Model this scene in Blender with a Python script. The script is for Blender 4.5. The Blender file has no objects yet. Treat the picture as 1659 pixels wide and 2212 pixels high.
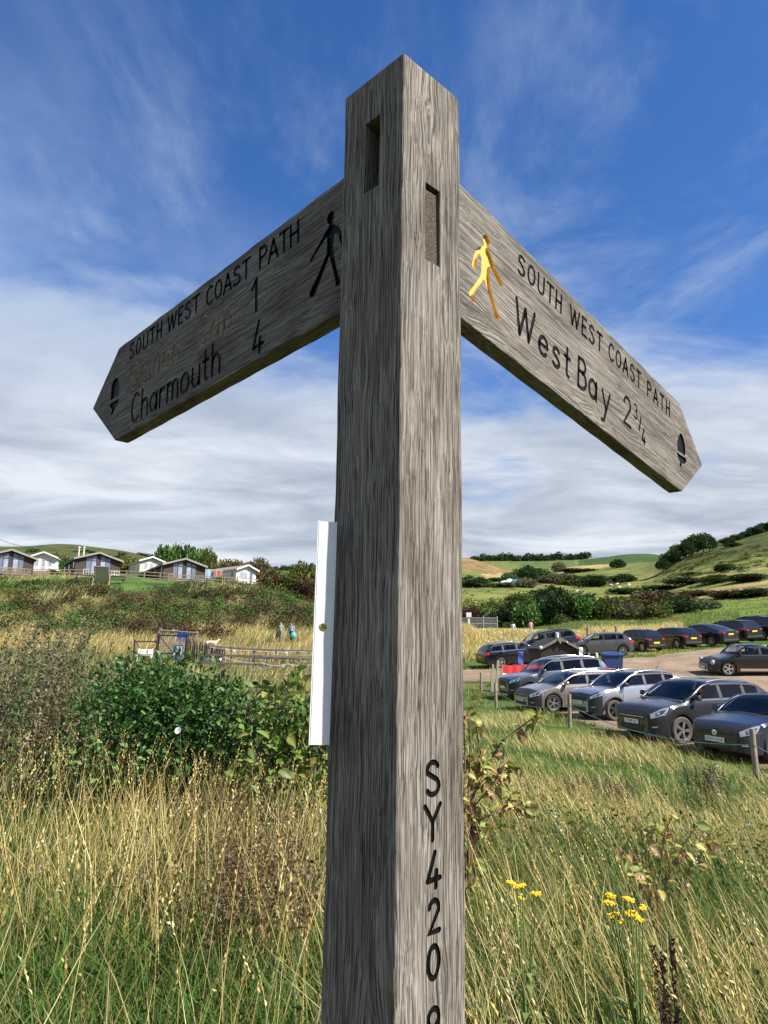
import bpy, bmesh, math, random
import numpy as np
from mathutils import Vector, Matrix

# ------------------------------------------------------------------ camera, sky, sun, exposure
SC = bpy.context.scene
COL = SC.collection
PI = math.pi
R = math.radians
random.seed(7)
RNG = np.random.default_rng(11)
EYE = 1.6                                   # camera height over the path, metres
FPX, CX, CY = 1533.0, 829.5, 1106.0         # focal length and centre, in a 1659 x 2212 picture
CAMM = np.array([[0.9999076882, 0.0135873130, 0.0], [-0.0025255863, 0.1858611128, 0.9825727801], [0.0133505239, -0.9824820770, 0.1858782715]])
cam_d = bpy.data.cameras.new('camera')
cam = bpy.data.objects.new('camera', cam_d)
COL.objects.link(cam)
cam_d.sensor_fit = 'HORIZONTAL'
cam_d.sensor_width = 36.0
cam_d.lens = 36.0 * FPX / 1659.0
cam_d.clip_start = 0.05
cam_d.clip_end = 9000
cam.matrix_world = Matrix([[CAMM[i, 0], -CAMM[i, 1], -CAMM[i, 2], (0, 0, EYE)[i]] for i in range(3)] + [[0, 0, 0, 1]])
SC.camera = cam
SC.render.resolution_x, SC.render.resolution_y = 768, 1024
SC.view_settings.view_transform = 'Standard'
SC.view_settings.look = 'None'
SC.view_settings.exposure = 1.0
SC.view_settings.gamma = 1.0
SC.view_settings.use_curve_mapping = False

SUN_EL, SUN_AZ = 45.0, 118.0                # azimuth clockwise from straight ahead
sun_dir = Vector((math.sin(R(SUN_AZ)) * math.cos(R(SUN_EL)), math.cos(R(SUN_AZ)) * math.cos(R(SUN_EL)), math.sin(R(SUN_EL))))
sl = bpy.data.lights.new('sun', 'SUN')
sl.energy = 5.0
sl.angle = R(0.5)
sl.color = (1.0, 0.95, 0.87)
so = bpy.data.objects.new('sun', sl)
COL.objects.link(so)
so.rotation_euler = sun_dir.to_track_quat('Z', 'Y').to_euler()


class NT:
    """a short hand for node trees"""
    def __init__(s, tree):
        s.t = tree
        s.n = tree.nodes
        s.l = tree.links

    def new(s, typ, ins=None, **props):
        nd = s.n.new(typ)
        for k, v in props.items():
            setattr(nd, k, v)
        for k, v in (ins or {}).items():
            sock = nd.inputs[k]
            if isinstance(v, bpy.types.NodeSocket):
                s.l.new(v, sock)
            else:
                sock.default_value = v
        return nd

    def math(s, op, a, b=0.0, clamp=False):
        nd = s.new('ShaderNodeMath', {0: a, 1: b}, operation=op)
        nd.use_clamp = clamp
        return nd.outputs[0]

    def ramp(s, fac, stops, interp='LINEAR'):
        nd = s.new('ShaderNodeValToRGB', {0: fac})
        cr = nd.color_ramp
        cr.interpolation = interp
        while len(cr.elements) < len(stops):
            cr.elements.new(0.5)
        for e, (p, c) in zip(cr.elements, stops):
            e.position = p
            e.color = (c, c, c, 1) if isinstance(c, (int, float)) else tuple(c) + (1,)
        return nd.outputs[0]

    def mix(s, fac, a, b, mode='MIX'):
        nd = s.n.new('ShaderNodeMix')
        nd.data_type = 'RGBA'
        nd.blend_type = mode
        for k, v in ((0, fac), (6, a), (7, b)):
            if isinstance(v, bpy.types.NodeSocket):
                s.l.new(v, nd.inputs[k])
            else:
                nd.inputs[k].default_value = v if k == 0 else tuple(v) + (1,)
        return nd.outputs[2]


def noise(nt, vec, scale, detail=4.0, rough=0.55, dist=0.0):
    return nt.new('ShaderNodeTexNoise', {'Vector': vec, 'Scale': scale, 'Detail': detail, 'Roughness': rough, 'Distortion': dist}).outputs[0]


def mapped(nt, vec, scale=(1, 1, 1), rot=(0, 0, 0), loc=(0, 0, 0)):
    return nt.new('ShaderNodeMapping', {'Vector': vec, 'Scale': scale, 'Rotation': rot, 'Location': loc}).outputs[0]


world = bpy.data.worlds.new('World')
SC.world = world
world.use_nodes = True
wt = NT(world.node_tree)
wt.n.clear()
sky = wt.new('ShaderNodeTexSky', sky_type='NISHITA', sun_disc=False, sun_elevation=R(SUN_EL), sun_rotation=R(SUN_AZ),
             altitude=50.0, air_density=1.0, dust_density=0.35, ozone_density=3.0)
skyc = wt.new('ShaderNodeHueSaturation', {'Color': sky.outputs[0], 'Saturation': 1.27, 'Value': 1.32, 'Hue': 0.5}).outputs[0]
gen = wt.new('ShaderNodeTexCoord').outputs['Generated']
sep = wt.new('ShaderNodeSeparateXYZ', {0: gen})
zc = wt.math('MAXIMUM', sep.outputs[2], 0.0)
zz = wt.math('ADD', zc, 0.10)
pu = wt.math('DIVIDE', sep.outputs[0], zz)
pv = wt.math('DIVIDE', sep.outputs[1], zz)
plane = wt.new('ShaderNodeCombineXYZ', {0: pu, 1: pv, 2: 0.0}).outputs[0]
# thin high streaks
st = mapped(wt, plane, (1.7, 1.05, 1), (0, 0, R(40)), (0.35, 0.2, 0))
n1 = noise(wt, st, 1.3, 11, 0.62, 0.35)
wisp = wt.ramp(n1, [(0.45, 0.0), (0.80, 0.78)], 'EASE')
big = noise(wt, mapped(wt, plane, (0.75, 0.75, 1), (0, 0, 0), (3.1, 1.2, 0)), 1.0, 3, 0.5, 0.3)
wisp = wt.math('MULTIPLY', wisp, wt.ramp(big, [(0.36, 0.25), (0.56, 1.0)]))
# a soft veil high on the left
veil = noise(wt, mapped(wt, plane, (0.9, 0.7, 1), (0, 0, R(30)), (0.0, 0.6, 0)), 0.9, 8, 0.55, 0.4)
vl = wt.math('ADD', veil, wt.math('MULTIPLY', pu, -0.16))
veil = wt.ramp(vl, [(0.50, 0.0), (0.78, 0.55)], 'EASE')
wisp = wt.math('MAXIMUM', wisp, veil)
# the low cloud deck: thickens towards the horizon
deckn = noise(wt, mapped(wt, plane, (0.8, 1.1, 1), (0, 0, R(-12)), (1.7, 0.4, 0)), 0.95, 10, 0.60, 0.25)
left = wt.math('MULTIPLY', pu, -0.055)
elev = wt.ramp(zc, [(0.0, 0.56), (0.10, 0.59), (0.20, 0.56), (0.30, 0.46), (0.40, 0.29), (0.55, 0.10), (0.75, 0.0)])
dk = wt.math('ADD', wt.math('ADD', deckn, elev), left)
deck = wt.ramp(dk, [(0.70, 0.0), (0.94, 0.95)], 'EASE')
cover = wt.math('MAXIMUM', deck, wisp)
tone = noise(wt, mapped(wt, plane, (0.75, 1.15, 1), (0, 0, R(6)), (0.3, 4.0, 0)), 1.35, 9, 0.60, 0.45)
low = wt.ramp(zc, [(0.0, 0.9), (0.30, 0.75), (0.5, 0.2)])
cl = wt.ramp(tone, [(0.33, (0.36, 0.415, 0.49)), (0.48, (0.57, 0.62, 0.69)), (0.64, (0.90, 0.93, 0.97))])
cloudc = wt.mix(low, (0.62, 0.71, 0.86), cl)
cloudc = wt.mix(wt.ramp(zc, [(0.25, 0.0), (0.45, 0.6)]), cloudc, (0.52, 0.65, 0.88))
skyc = wt.mix(1.0, skyc, (1.06, 0.93, 1.08), 'MULTIPLY')
bg1 = wt.new('ShaderNodeBackground', {'Color': skyc, 'Strength': 0.060})
bg2 = wt.new('ShaderNodeBackground', {'Color': cloudc, 'Strength': 0.50})
mx = wt.new('ShaderNodeMixShader', {0: cover, 1: bg1.outputs[0], 2: bg2.outputs[0]})
wo = wt.new('ShaderNodeOutputWorld', {0: mx.outputs[0]})

# ------------------------------------------------------------------ helpers
def ray(px, py):
    d = CAMM @ np.array([(px - CX) / FPX, (py - CY) / FPX, 1.0])
    return d / d[1]


def at(px, py, dist):
    d = ray(px, py) * dist
    return Vector((d[0], d[1], d[2] + EYE))


def project(P):
    c = (np.asarray(P, float) - np.array([0, 0, EYE])) @ CAMM
    return CX + FPX * c[..., 0] / c[..., 2], CY + FPX * c[..., 1] / c[..., 2]


def tag(o, label=None, cat=None, group=None, kind=None):
    if label: o['label'] = label
    if cat: o['category'] = cat
    if group: o['group'] = group
    if kind: o['kind'] = kind
    return o


def thing(name, label, cat, loc=(0, 0, 0), rotz=0.0, group=None, rot=None):
    o = bpy.data.objects.new(name, None)
    o.empty_display_size = 0.2
    COL.objects.link(o)
    o.location = loc
    o.rotation_euler = rot if rot is not None else (0, 0, rotz)
    return tag(o, label, cat, group)


def link(name, mesh, parent=None, loc=None, rot=None):
    o = bpy.data.objects.new(name, mesh)
    COL.objects.link(o)
    if parent is not None: o.parent = parent
    if loc is not None: o.location = loc
    if rot is not None: o.rotation_euler = rot
    return o


def dup(root, loc, rotz, label=None, group=None, scale=None):
    """a copy of a thing with copies of its parts and sub-parts"""
    r = root.copy()
    COL.objects.link(r)
    r.location = loc
    r.rotation_euler = (0, 0, rotz)
    if scale: r.scale = scale
    if label: r['label'] = label
    if group: r['group'] = group
    for ch in list(root.children):
        c = ch.copy()
        COL.objects.link(c)
        c.parent = r
        for g in list(ch.children):
            d = g.copy()
            COL.objects.link(d)
            d.parent = c
    return r


class MB:
    """collects shapes and links them as ONE mesh object"""
    def __init__(s):
        s.v, s.f, s.m = [], [], []

    def add(s, vs, fs, mi=0):
        b = len(s.v)
        s.v += [tuple(p) for p in vs]
        s.f += [tuple(i + b for i in f) for f in fs]
        s.m += [mi] * len(fs)
        return s

    def box(s, c, size, rot=None, mi=0, taper=1.0):
        x, y, z = (k / 2 for k in size)
        pts = [Vector(p) for p in ((-x, -y, -z), (x, -y, -z), (x, y, -z), (-x, y, -z), (-x * taper, -y * taper, z), (x * taper, -y * taper, z), (x * taper, y * taper, z), (-x * taper, y * taper, z))]
        if rot is not None:
            m = rot if isinstance(rot, Matrix) else Matrix.Rotation(rot, 3, 'Z')
            pts = [m @ p for p in pts]
        c = Vector(c)
        return s.add([p + c for p in pts], [(0, 3, 2, 1), (4, 5, 6, 7), (0, 1, 5, 4), (1, 2, 6, 5), (2, 3, 7, 6), (3, 0, 4, 7)], mi)

    def prism(s, poly, z0, z1, mi=0, fn=None):
        """outline in x, y between two heights; fn maps the points afterwards"""
        n = len(poly)
        a = sum(poly[i][0] * poly[(i + 1) % n][1] - poly[(i + 1) % n][0] * poly[i][1] for i in range(n))
        if a < 0: poly = poly[::-1]
        vs = [Vector((p[0], p[1], z0)) for p in poly] + [Vector((p[0], p[1], z1)) for p in poly]
        if fn: vs = [fn(p) for p in vs]
        fs = [tuple(range(n))[::-1], tuple(range(n, 2 * n))] + [(i, (i + 1) % n, n + (i + 1) % n, n + i) for i in range(n)]
        return s.add(vs, fs, mi)

    def tube(s, pts, r, n=8, mi=0, cap=True):
        pts = [Vector(p) for p in pts]
        rs = r if isinstance(r, (list, tuple)) else [r] * len(pts)
        vs, fs = [], []
        for i, p in enumerate(pts):
            t = (pts[min(i + 1, len(pts) - 1)] - pts[max(i - 1, 0)]).normalized()
            a = t.orthogonal().normalized() if i == 0 else (a - t * a.dot(t)).normalized()
            b = t.cross(a)
            vs += [p + (a * math.cos(2 * PI * k / n) + b * math.sin(2 * PI * k / n)) * rs[i] for k in range(n)]
        for i in range(len(pts) - 1):
            fs += [(i * n + k, i * n + (k + 1) % n, (i + 1) * n + (k + 1) % n, (i + 1) * n + k) for k in range(n)]
        if cap:
            fs += [tuple(range(n))[::-1], tuple(range((len(pts) - 1) * n, len(pts) * n))]
        return s.add(vs, fs, mi)

    def lathe(s, prof, n=16, axis='Z', c=(0, 0, 0), mi=0, cap=True):
        """prof: (radius, height) pairs"""
        vs, fs = [], []
        c = Vector(c)
        for r, h in prof:
            for k in range(n):
                a = 2 * PI * k / n
                p = Vector((r * math.cos(a), r * math.sin(a), h))
                if axis == 'Y': p = Vector((p.x, p.z, -p.y))
                if axis == 'X': p = Vector((p.z, p.x, p.y))
                vs.append(p + c)
        for i in range(len(prof) - 1):
            fs += [(i * n + k, i * n + (k + 1) % n, (i + 1) * n + (k + 1) % n, (i + 1) * n + k) for k in range(n)]
        if cap and prof[0][0] > 1e-5: fs.append(tuple(range(n))[::-1])
        if cap and prof[-1][0] > 1e-5: fs.append(tuple(range((len(prof) - 1) * n, len(prof) * n)))
        return s.add(vs, fs, mi)

    def ball(s, c, r, n=10, m=6, mi=0):
        r = (r, r, r) if isinstance(r, (int, float)) else r
        c = Vector(c)
        vs, fs = [], []
        for i in range(m + 1):
            t = PI * i / m
            for k in range(n):
                a = 2 * PI * k / n
                vs.append(c + Vector((r[0] * math.sin(t) * math.cos(a), r[1] * math.sin(t) * math.sin(a), -r[2] * math.cos(t))))
        for i in range(m):
            fs += [(i * n + k, i * n + (k + 1) % n, (i + 1) * n + (k + 1) % n, (i + 1) * n + k) for k in range(n)]
        return s.add(vs, fs, mi)

    def mesh(s, name, mats, smooth=0):
        me = bpy.data.meshes.new(name)
        me.from_pydata([tuple(p) for p in s.v], [], s.f)
        mats = mats if isinstance(mats, (list, tuple)) else [mats]
        for m in mats: me.materials.append(m)
        if len(mats) > 1: me.polygons.foreach_set('material_index', s.m)
        me.validate()
        if smooth:
            me.polygons.foreach_set('use_smooth', [True] * len(me.polygons))
            me.set_sharp_from_angle(angle=R(smooth))
        return me

    def build(s, name, mats, parent=None, smooth=0, loc=None, rot=None, bevel=0):
        me = s.mesh(name, mats, smooth)
        if bevel:
            bm = bmesh.new()
            bm.from_mesh(me)
            bmesh.ops.bevel(bm, geom=[e for e in bm.edges if len(e.link_faces) == 2 and e.calc_face_angle(0) > 0.5], offset=bevel, segments=2, profile=0.6, affect='EDGES')
            bm.to_mesh(me)
            bm.free()
        return link(name, me, parent, loc, rot)


def npmesh(name, V, T, C, mat):
    """triangles from numpy arrays, with a colour per vertex"""
    me = bpy.data.meshes.new(name)
    V = np.ascontiguousarray(V, np.float32)
    T = np.ascontiguousarray(T, np.int32)
    me.vertices.add(len(V))
    me.vertices.foreach_set('co', V.ravel())
    me.loops.add(T.size)
    me.loops.foreach_set('vertex_index', T.ravel())
    me.polygons.add(len(T))
    me.polygons.foreach_set('loop_start', np.arange(0, T.size, 3, dtype=np.int32))
    ca = me.color_attributes.new('Col', 'FLOAT_COLOR', 'POINT')
    c4 = np.ones((len(V), 4), np.float32)
    c4[:, :3] = C
    ca.data.foreach_set('color', c4.ravel())
    me.materials.append(mat)
    me.update(calc_edges=True)
    return me


def pchip(x, y, xi):
    """monotone cubic interpolation"""
    x, y, xi = np.asarray(x, float), np.asarray(y, float), np.asarray(xi, float)
    h = np.diff(x)
    d = np.diff(y, axis=0) / (h if y.ndim == 1 else h[:, None])
    m = np.zeros_like(y)
    s = d[:-1] * d[1:] > 0
    w1, w2 = (2 * h[1:] + h[:-1]), (h[1:] + 2 * h[:-1])
    if y.ndim > 1: w1, w2 = w1[:, None], w2[:, None]
    with np.errstate(divide='ignore', invalid='ignore'):
        mm = (w1 + w2) / (w1 / d[:-1] + w2 / d[1:])
    m[1:-1] = np.where(s, mm, 0)
    m[0], m[-1] = d[0], d[-1]
    i = np.clip(np.searchsorted(x, xi) - 1, 0, len(x) - 2)
    t = np.clip((xi - x[i]) / h[i], 0, 1)
    hh = h[i]
    if y.ndim > 1: t, hh = t[:, None], hh[:, None]
    return (2 * t**3 - 3 * t**2 + 1) * y[i] + (t**3 - 2 * t**2 + t) * hh * m[i] + (3 * t**2 - 2 * t**3) * y[i + 1] + (t**3 - t**2) * hh * m[i + 1]


def sstep(a, b, x):
    t = np.clip((x - a) / (b - a), 0, 1)
    return t * t * (3 - 2 * t)


def wob(x, y, s=1.0, k=0.0):
    """smooth value noise between -1 and 1"""
    x, y = np.asarray(x) * s + k * 17.3, np.asarray(y) * s - k * 9.1
    return (np.sin(1.31 * x + 0.7 * y + k) + np.sin(-0.83 * x + 1.57 * y + 2.1) + np.sin(2.3 * x - 1.1 * y + 4.0 + k) * 0.7 + np.sin(1.9 * x + 2.7 * y) * 0.6 + np.sin(4.1 * x - 3.3 * y + 1) * .35 + np.sin(3.7 * x + 5.1 * y + 2) * .3) / 3.95


# ------------------------------------------------------------------ materials
def principled(name, color, rough=0.6, metal=0.0, coat=0.0, spec=0.5, bump=None, var=0.0, vscale=8.0):
    m = bpy.data.materials.new(name)
    m.use_nodes = True
    nt = NT(m.node_tree)
    b = nt.n['Principled BSDF']
    b.inputs['Base Color'].default_value = tuple(color) + (1,)
    b.inputs['Roughness'].default_value = rough
    b.inputs['Metallic'].default_value = metal
    b.inputs['Coat Weight'].default_value = coat
    b.inputs['Coat Roughness'].default_value = 0.05
    b.inputs['Specular IOR Level'].default_value = spec
    tc = nt.new('ShaderNodeTexCoord').outputs['Object']
    if var:
        f = noise(nt, tc, vscale, 5, 0.6)
        lo = [c * (1 - var) for c in color]
        hi = [min(1, c * (1 + var)) for c in color]
        nt.l.new(nt.ramp(f, [(0.3, lo), (0.7, hi)]), b.inputs['Base Color'])
    if bump:
        f = noise(nt, tc, bump[0], 5, 0.6)
        bp = nt.new('ShaderNodeBump', {'Height': f, 'Strength': bump[1], 'Distance': bump[2]})
        nt.l.new(bp.outputs[0], b.inputs['Normal'])
    return m


def foliage(name, trans=0.3, rough=0.55, spec=0.3):
    m = bpy.data.materials.new(name)
    m.use_nodes = True
    nt = NT(m.node_tree)
    b = nt.n['Principled BSDF']
    col = nt.new('ShaderNodeAttribute', attribute_name='Col').outputs['Color']
    nt.l.new(col, b.inputs['Base Color'])
    b.inputs['Roughness'].default_value = rough
    b.inputs['Specular IOR Level'].default_value = spec
    tr = nt.new('ShaderNodeBsdfTranslucent', {'Color': col})
    ms = nt.new('ShaderNodeMixShader', {0: trans, 1: b.outputs[0], 2: tr.outputs[0]})
    nt.l.new(ms.outputs[0], nt.n['Material Output'].inputs[0])
    return m


def oak(name, axis=2, tint=1.0, knots=(), soft=0.0):
    """weathered oak: silver-grey, dark open grain along one axis"""
    m = bpy.data.materials.new(name)
    m.use_nodes = True
    nt = NT(m.node_tree)
    b = nt.n['Principled BSDF']
    tc = nt.new('ShaderNodeTexCoord').outputs['Object']
    def sc(a, l):
        v = [a, a, a]
        v[axis] = l
        return v
    warp = nt.new('ShaderNodeTexNoise', {'Vector': mapped(nt, tc, sc(22, 9)), 'Scale': 1.0, 'Detail': 3.0, 'Roughness': 0.5}).outputs['Color']
    wv = nt.new('ShaderNodeVectorMath', {0: warp, 1: (0.5, 0.5, 0.5)}, operation='SUBTRACT').outputs[0]
    wv = nt.new('ShaderNodeVectorMath', {0: wv, 'Scale': 0.009}, operation='SCALE').outputs[0]
    p = nt.new('ShaderNodeVectorMath', {0: tc, 1: wv}, operation='ADD').outputs[0]
    rings = None
    for kx, ky, kz, kr in knots:                     # the grain swirls round a knot
        df = nt.new('ShaderNodeVectorMath', {0: tc, 1: (kx, ky, kz)}, operation='SUBTRACT').outputs[0]
        ds = [1.0, 1.0, 1.0]
        ds[axis] = 0.55
        dl = nt.new('ShaderNodeVectorMath', {0: df, 1: ds}, operation='MULTIPLY').outputs[0]
        r_ = nt.new('ShaderNodeVectorMath', {0: dl}, operation='LENGTH').outputs['Value']
        msk = nt.math('POWER', 2.718, nt.math('MULTIPLY', nt.math('POWER', nt.math('DIVIDE', r_, kr), 2.0), -1.0))
        pull = nt.new('ShaderNodeVectorMath', {0: df, 'Scale': nt.math('MULTIPLY', msk, -0.75)}, operation='SCALE').outputs[0]
        p = nt.new('ShaderNodeVectorMath', {0: p, 1: pull}, operation='ADD').outputs[0]
        rr = nt.math('ADD', nt.math('MULTIPLY', r_, 900.0), nt.math('MULTIPLY', noise(nt, mapped(nt, tc, (60, 60, 60)), 1.0, 3, 0.5), 9.0))
        wv_ = nt.math('MULTIPLY', nt.ramp(nt.math('SINE', rr), [(0.0, 0.0), (0.75, 0.15), (1.0, 1.0)]), nt.ramp(msk, [(0.25, 0.0), (0.85, 0.85)]))
        rings = wv_ if rings is None else nt.math('MAXIMUM', rings, wv_)
    fine = noise(nt, mapped(nt, p, sc(840, 10)), 1.0, 3, 0.65)
    mid = noise(nt, mapped(nt, p, sc(560, 5)), 1.0, 4, 0.6)
    broad = noise(nt, mapped(nt, tc, sc(26, 7)), 1.0, 4, 0.6)
    crk = noise(nt, mapped(nt, p, sc(620, 7), (0, 0, 0), (5, 3, 1)), 1.0, 3, 0.5)
    crack = nt.ramp(crk, [(0.30, 1.0), (0.43, 0.0)])
    h = nt.math('ADD', nt.math('MULTIPLY', fine, 0.66), nt.math('MULTIPLY', mid, 0.54))
    g = nt.ramp(h, [(0.475 - soft, [c * tint for c in (0.050, 0.041, 0.032)]), (0.575, [c * tint for c in (0.165, 0.143, 0.119)]), (0.675, [c * tint for c in (0.345, 0.315, 0.275)])])
    tintc = nt.ramp(broad, [(0.32, (0.64, 0.60, 0.55)), (0.5, (0.95, 0.94, 0.93)), (0.68, (1.16, 1.15, 1.13))])
    col = nt.mix(1.0, g, tintc, 'MULTIPLY')
    col = nt.mix(nt.math('MULTIPLY', crack, 0.70 - 4 * soft), col, (0.03, 0.025, 0.02))
    if rings is not None:
        col = nt.mix(nt.math('MULTIPLY', rings, 0.45), col, (0.045, 0.036, 0.028))
    stain = noise(nt, mapped(nt, tc, sc(14, 3), (0, 0, 0), (7, 2, 4)), 1.0, 6, 0.7, 0.5)
    col = nt.mix(1.0, col, nt.ramp(stain, [(0.36, (0.62, 0.60, 0.56)), (0.47, (1, 1, 1)), (0.66, (1.0, 1.0, 0.99)), (0.74, (1.12, 1.14, 1.08))]), 'MULTIPLY')
    nt.l.new(col, b.inputs['Base Color'])
    b.inputs['Roughness'].default_value = 0.82
    b.inputs['Specular IOR Level'].default_value = 0.25
    hh = nt.math('SUBTRACT', h, nt.math('MULTIPLY', crack, 0.5))
    bp = nt.new('ShaderNodeBump', {'Height': hh, 'Strength': 0.75, 'Distance': 0.0022})
    nt.l.new(bp.outputs[0], b.inputs['Normal'])
    return m


M = {}
M['oak_post'] = oak('weathered oak upright', 2, 0.80, ((-.007, -.05, 2.26, .014), (.012, -.05, 1.34, .012), (-.05, .012, 1.95, .016), (-.05, -.018, 1.30, .022), (.028, -.05, 1.83, .010)))
M['oak_board'] = oak('weathered oak board', 0, 0.74, ((.118, -.066, .0128, .042), (.47, -.085, .0128, .028), (.60, -.05, .0128, .018), (-.27, .0, .0128, .024), (-.52, -.06, .0128, .030)), 0.05)
M['oak_end'] = principled('oak end grain', (0.085, 0.066, 0.042), 0.9, bump=(600, 1.0, 0.004), var=0.8, vscale=480)
M['black_paint'] = principled('glossy black letter paint', (0.004, 0.004, 0.004), 0.55, spec=0.15)
M['old_gold'] = principled('worn ochre letter paint', (0.24, 0.165, 0.07), 0.6, var=0.4, vscale=60)
M['yellow_paint'] = principled('yellow route paint', (0.60, 0.385, 0.075), 0.45, var=0.12, vscale=90)
M['white_metal'] = principled('white powder coated aluminium', (0.70, 0.70, 0.72), 0.4, var=.05, vscale=40)
M['white_paint'] = principled('white paint', (0.60, 0.59, 0.57), 0.5, var=0.06, vscale=3)
M['cream'] = principled('cream cladding', (0.50, 0.48, 0.42), 0.6, var=0.08, vscale=2)
M['fence_wood'] = principled('weathered fence timber', (0.22, 0.185, 0.14), 0.85, var=0.35, vscale=6, bump=(30, 0.5, 0.01))
M['dark_wood'] = principled('dark stained timber', (0.028, 0.024, 0.021), 0.7, var=0.4, vscale=5)
M['brown_wood'] = principled('brown chalet boards', (0.040, 0.030, 0.026), 0.75, var=0.35, vscale=3)
M['teak'] = principled('sun bleached bench timber', (0.22, 0.165, 0.115), 0.8, var=0.3, vscale=7)
M['chalet_roof'] = principled('grey brown roof felt', (0.115, 0.095, 0.085), 0.85, var=0.2, vscale=4)
M['fascia'] = principled('pale fascia board', (0.24, 0.21, 0.185), 0.7)
M['window_glass'] = principled('window glass', (0.12, 0.15, 0.20), 0.08, spec=0.9)
M['curtain'] = principled('net curtain behind glass', (0.26, 0.29, 0.36), 0.2, spec=0.7, var=0.25, vscale=1.5)
M['leaf'] = foliage('leaves', 0.28, 0.5, 0.35)
M['grass'] = foliage('grass blades', 0.35, 0.6, 0.2)
M['far_leaf'] = foliage('distant foliage', 0.18, 0.8, 0.1)
M['bark'] = principled('bark', (0.09, 0.07, 0.055), 0.9, var=0.4, vscale=12)
M['tyre'] = principled('tyre rubber', (0.020, 0.019, 0.018), 0.75)
M['dusty_tyre'] = principled('dusty tyre rubber', (0.085, 0.07, 0.055), 0.9)
M['alloy'] = principled('alloy', (0.62, 0.61, 0.60), 0.28, 0.85)
M['dark_alloy'] = principled('dark alloy', (0.03, 0.03, 0.032), 0.35, 0.3)
M['car_glass'] = principled('car glass', (.012, .014, .017), 0.04, spec=0.6)
def tinted(name, t):
    m = bpy.data.materials.new(name)
    m.use_nodes = True
    nt = NT(m.node_tree)
    nt.n.remove(nt.n['Principled BSDF'])
    fr = nt.new('ShaderNodeFresnel', {'IOR': 1.45})
    tr = nt.new('ShaderNodeBsdfTransparent', {'Color': (t, t * 1.03, t * 1.02, 1)})
    gl = nt.new('ShaderNodeBsdfGlossy', {'Color': (1, 1, 1, 1), 'Roughness': 0.02})
    mx_ = nt.new('ShaderNodeMixShader', {0: fr.outputs[0], 1: tr.outputs[0], 2: gl.outputs[0]})
    nt.l.new(mx_.outputs[0], nt.n['Material Output'].inputs[0])
    return m
M['clear_glass'] = tinted('clear car glass', .72)
M['privacy_glass'] = tinted('privacy car glass', .22)
M['seat_cloth'] = principled('dark seat cloth', (.035, .036, .04), .9)
M['cabin_grey'] = principled('cabin trim', (.05, .05, .053), .8)
M['plastic'] = principled('black plastic trim', (0.018, 0.018, 0.019), 0.5)
M['chrome'] = principled('bright metal trim', (0.72, 0.73, 0.75), 0.18, 1.0)
M['lamp_clear'] = principled('clear headlamp', (0.40, 0.43, 0.46), 0.12, 0.5, spec=1.0)
M['lamp_inner'] = principled('lamp reflector', (0.06, 0.065, 0.07), 0.15, 0.4)
M['lamp_red'] = principled('red tail lamp', (0.36, 0.012, 0.015), 0.12, spec=0.9)
M['plate_white'] = principled('white number plate', (0.75, 0.75, 0.70), 0.4)
M['plate_yellow'] = principled('yellow number plate', (0.80, 0.52, 0.02), 0.4)
M['ink'] = principled('black print', (0.01, 0.01, 0.01), 0.5)

# ------------------------------------------------------------------ the land
# height profiles along sight lines: (metres away, height) with the height either in metres or as ('p', picture row)
def prof(px, pairs):
    out = []
    for d, v in pairs:
        if isinstance(v, tuple):
            v = EYE + d * ray(px, v[1])[2]
        out.append((d, v))
    return ray(px, 1396)[0], out


def P_(v): return ('p', v)


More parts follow.
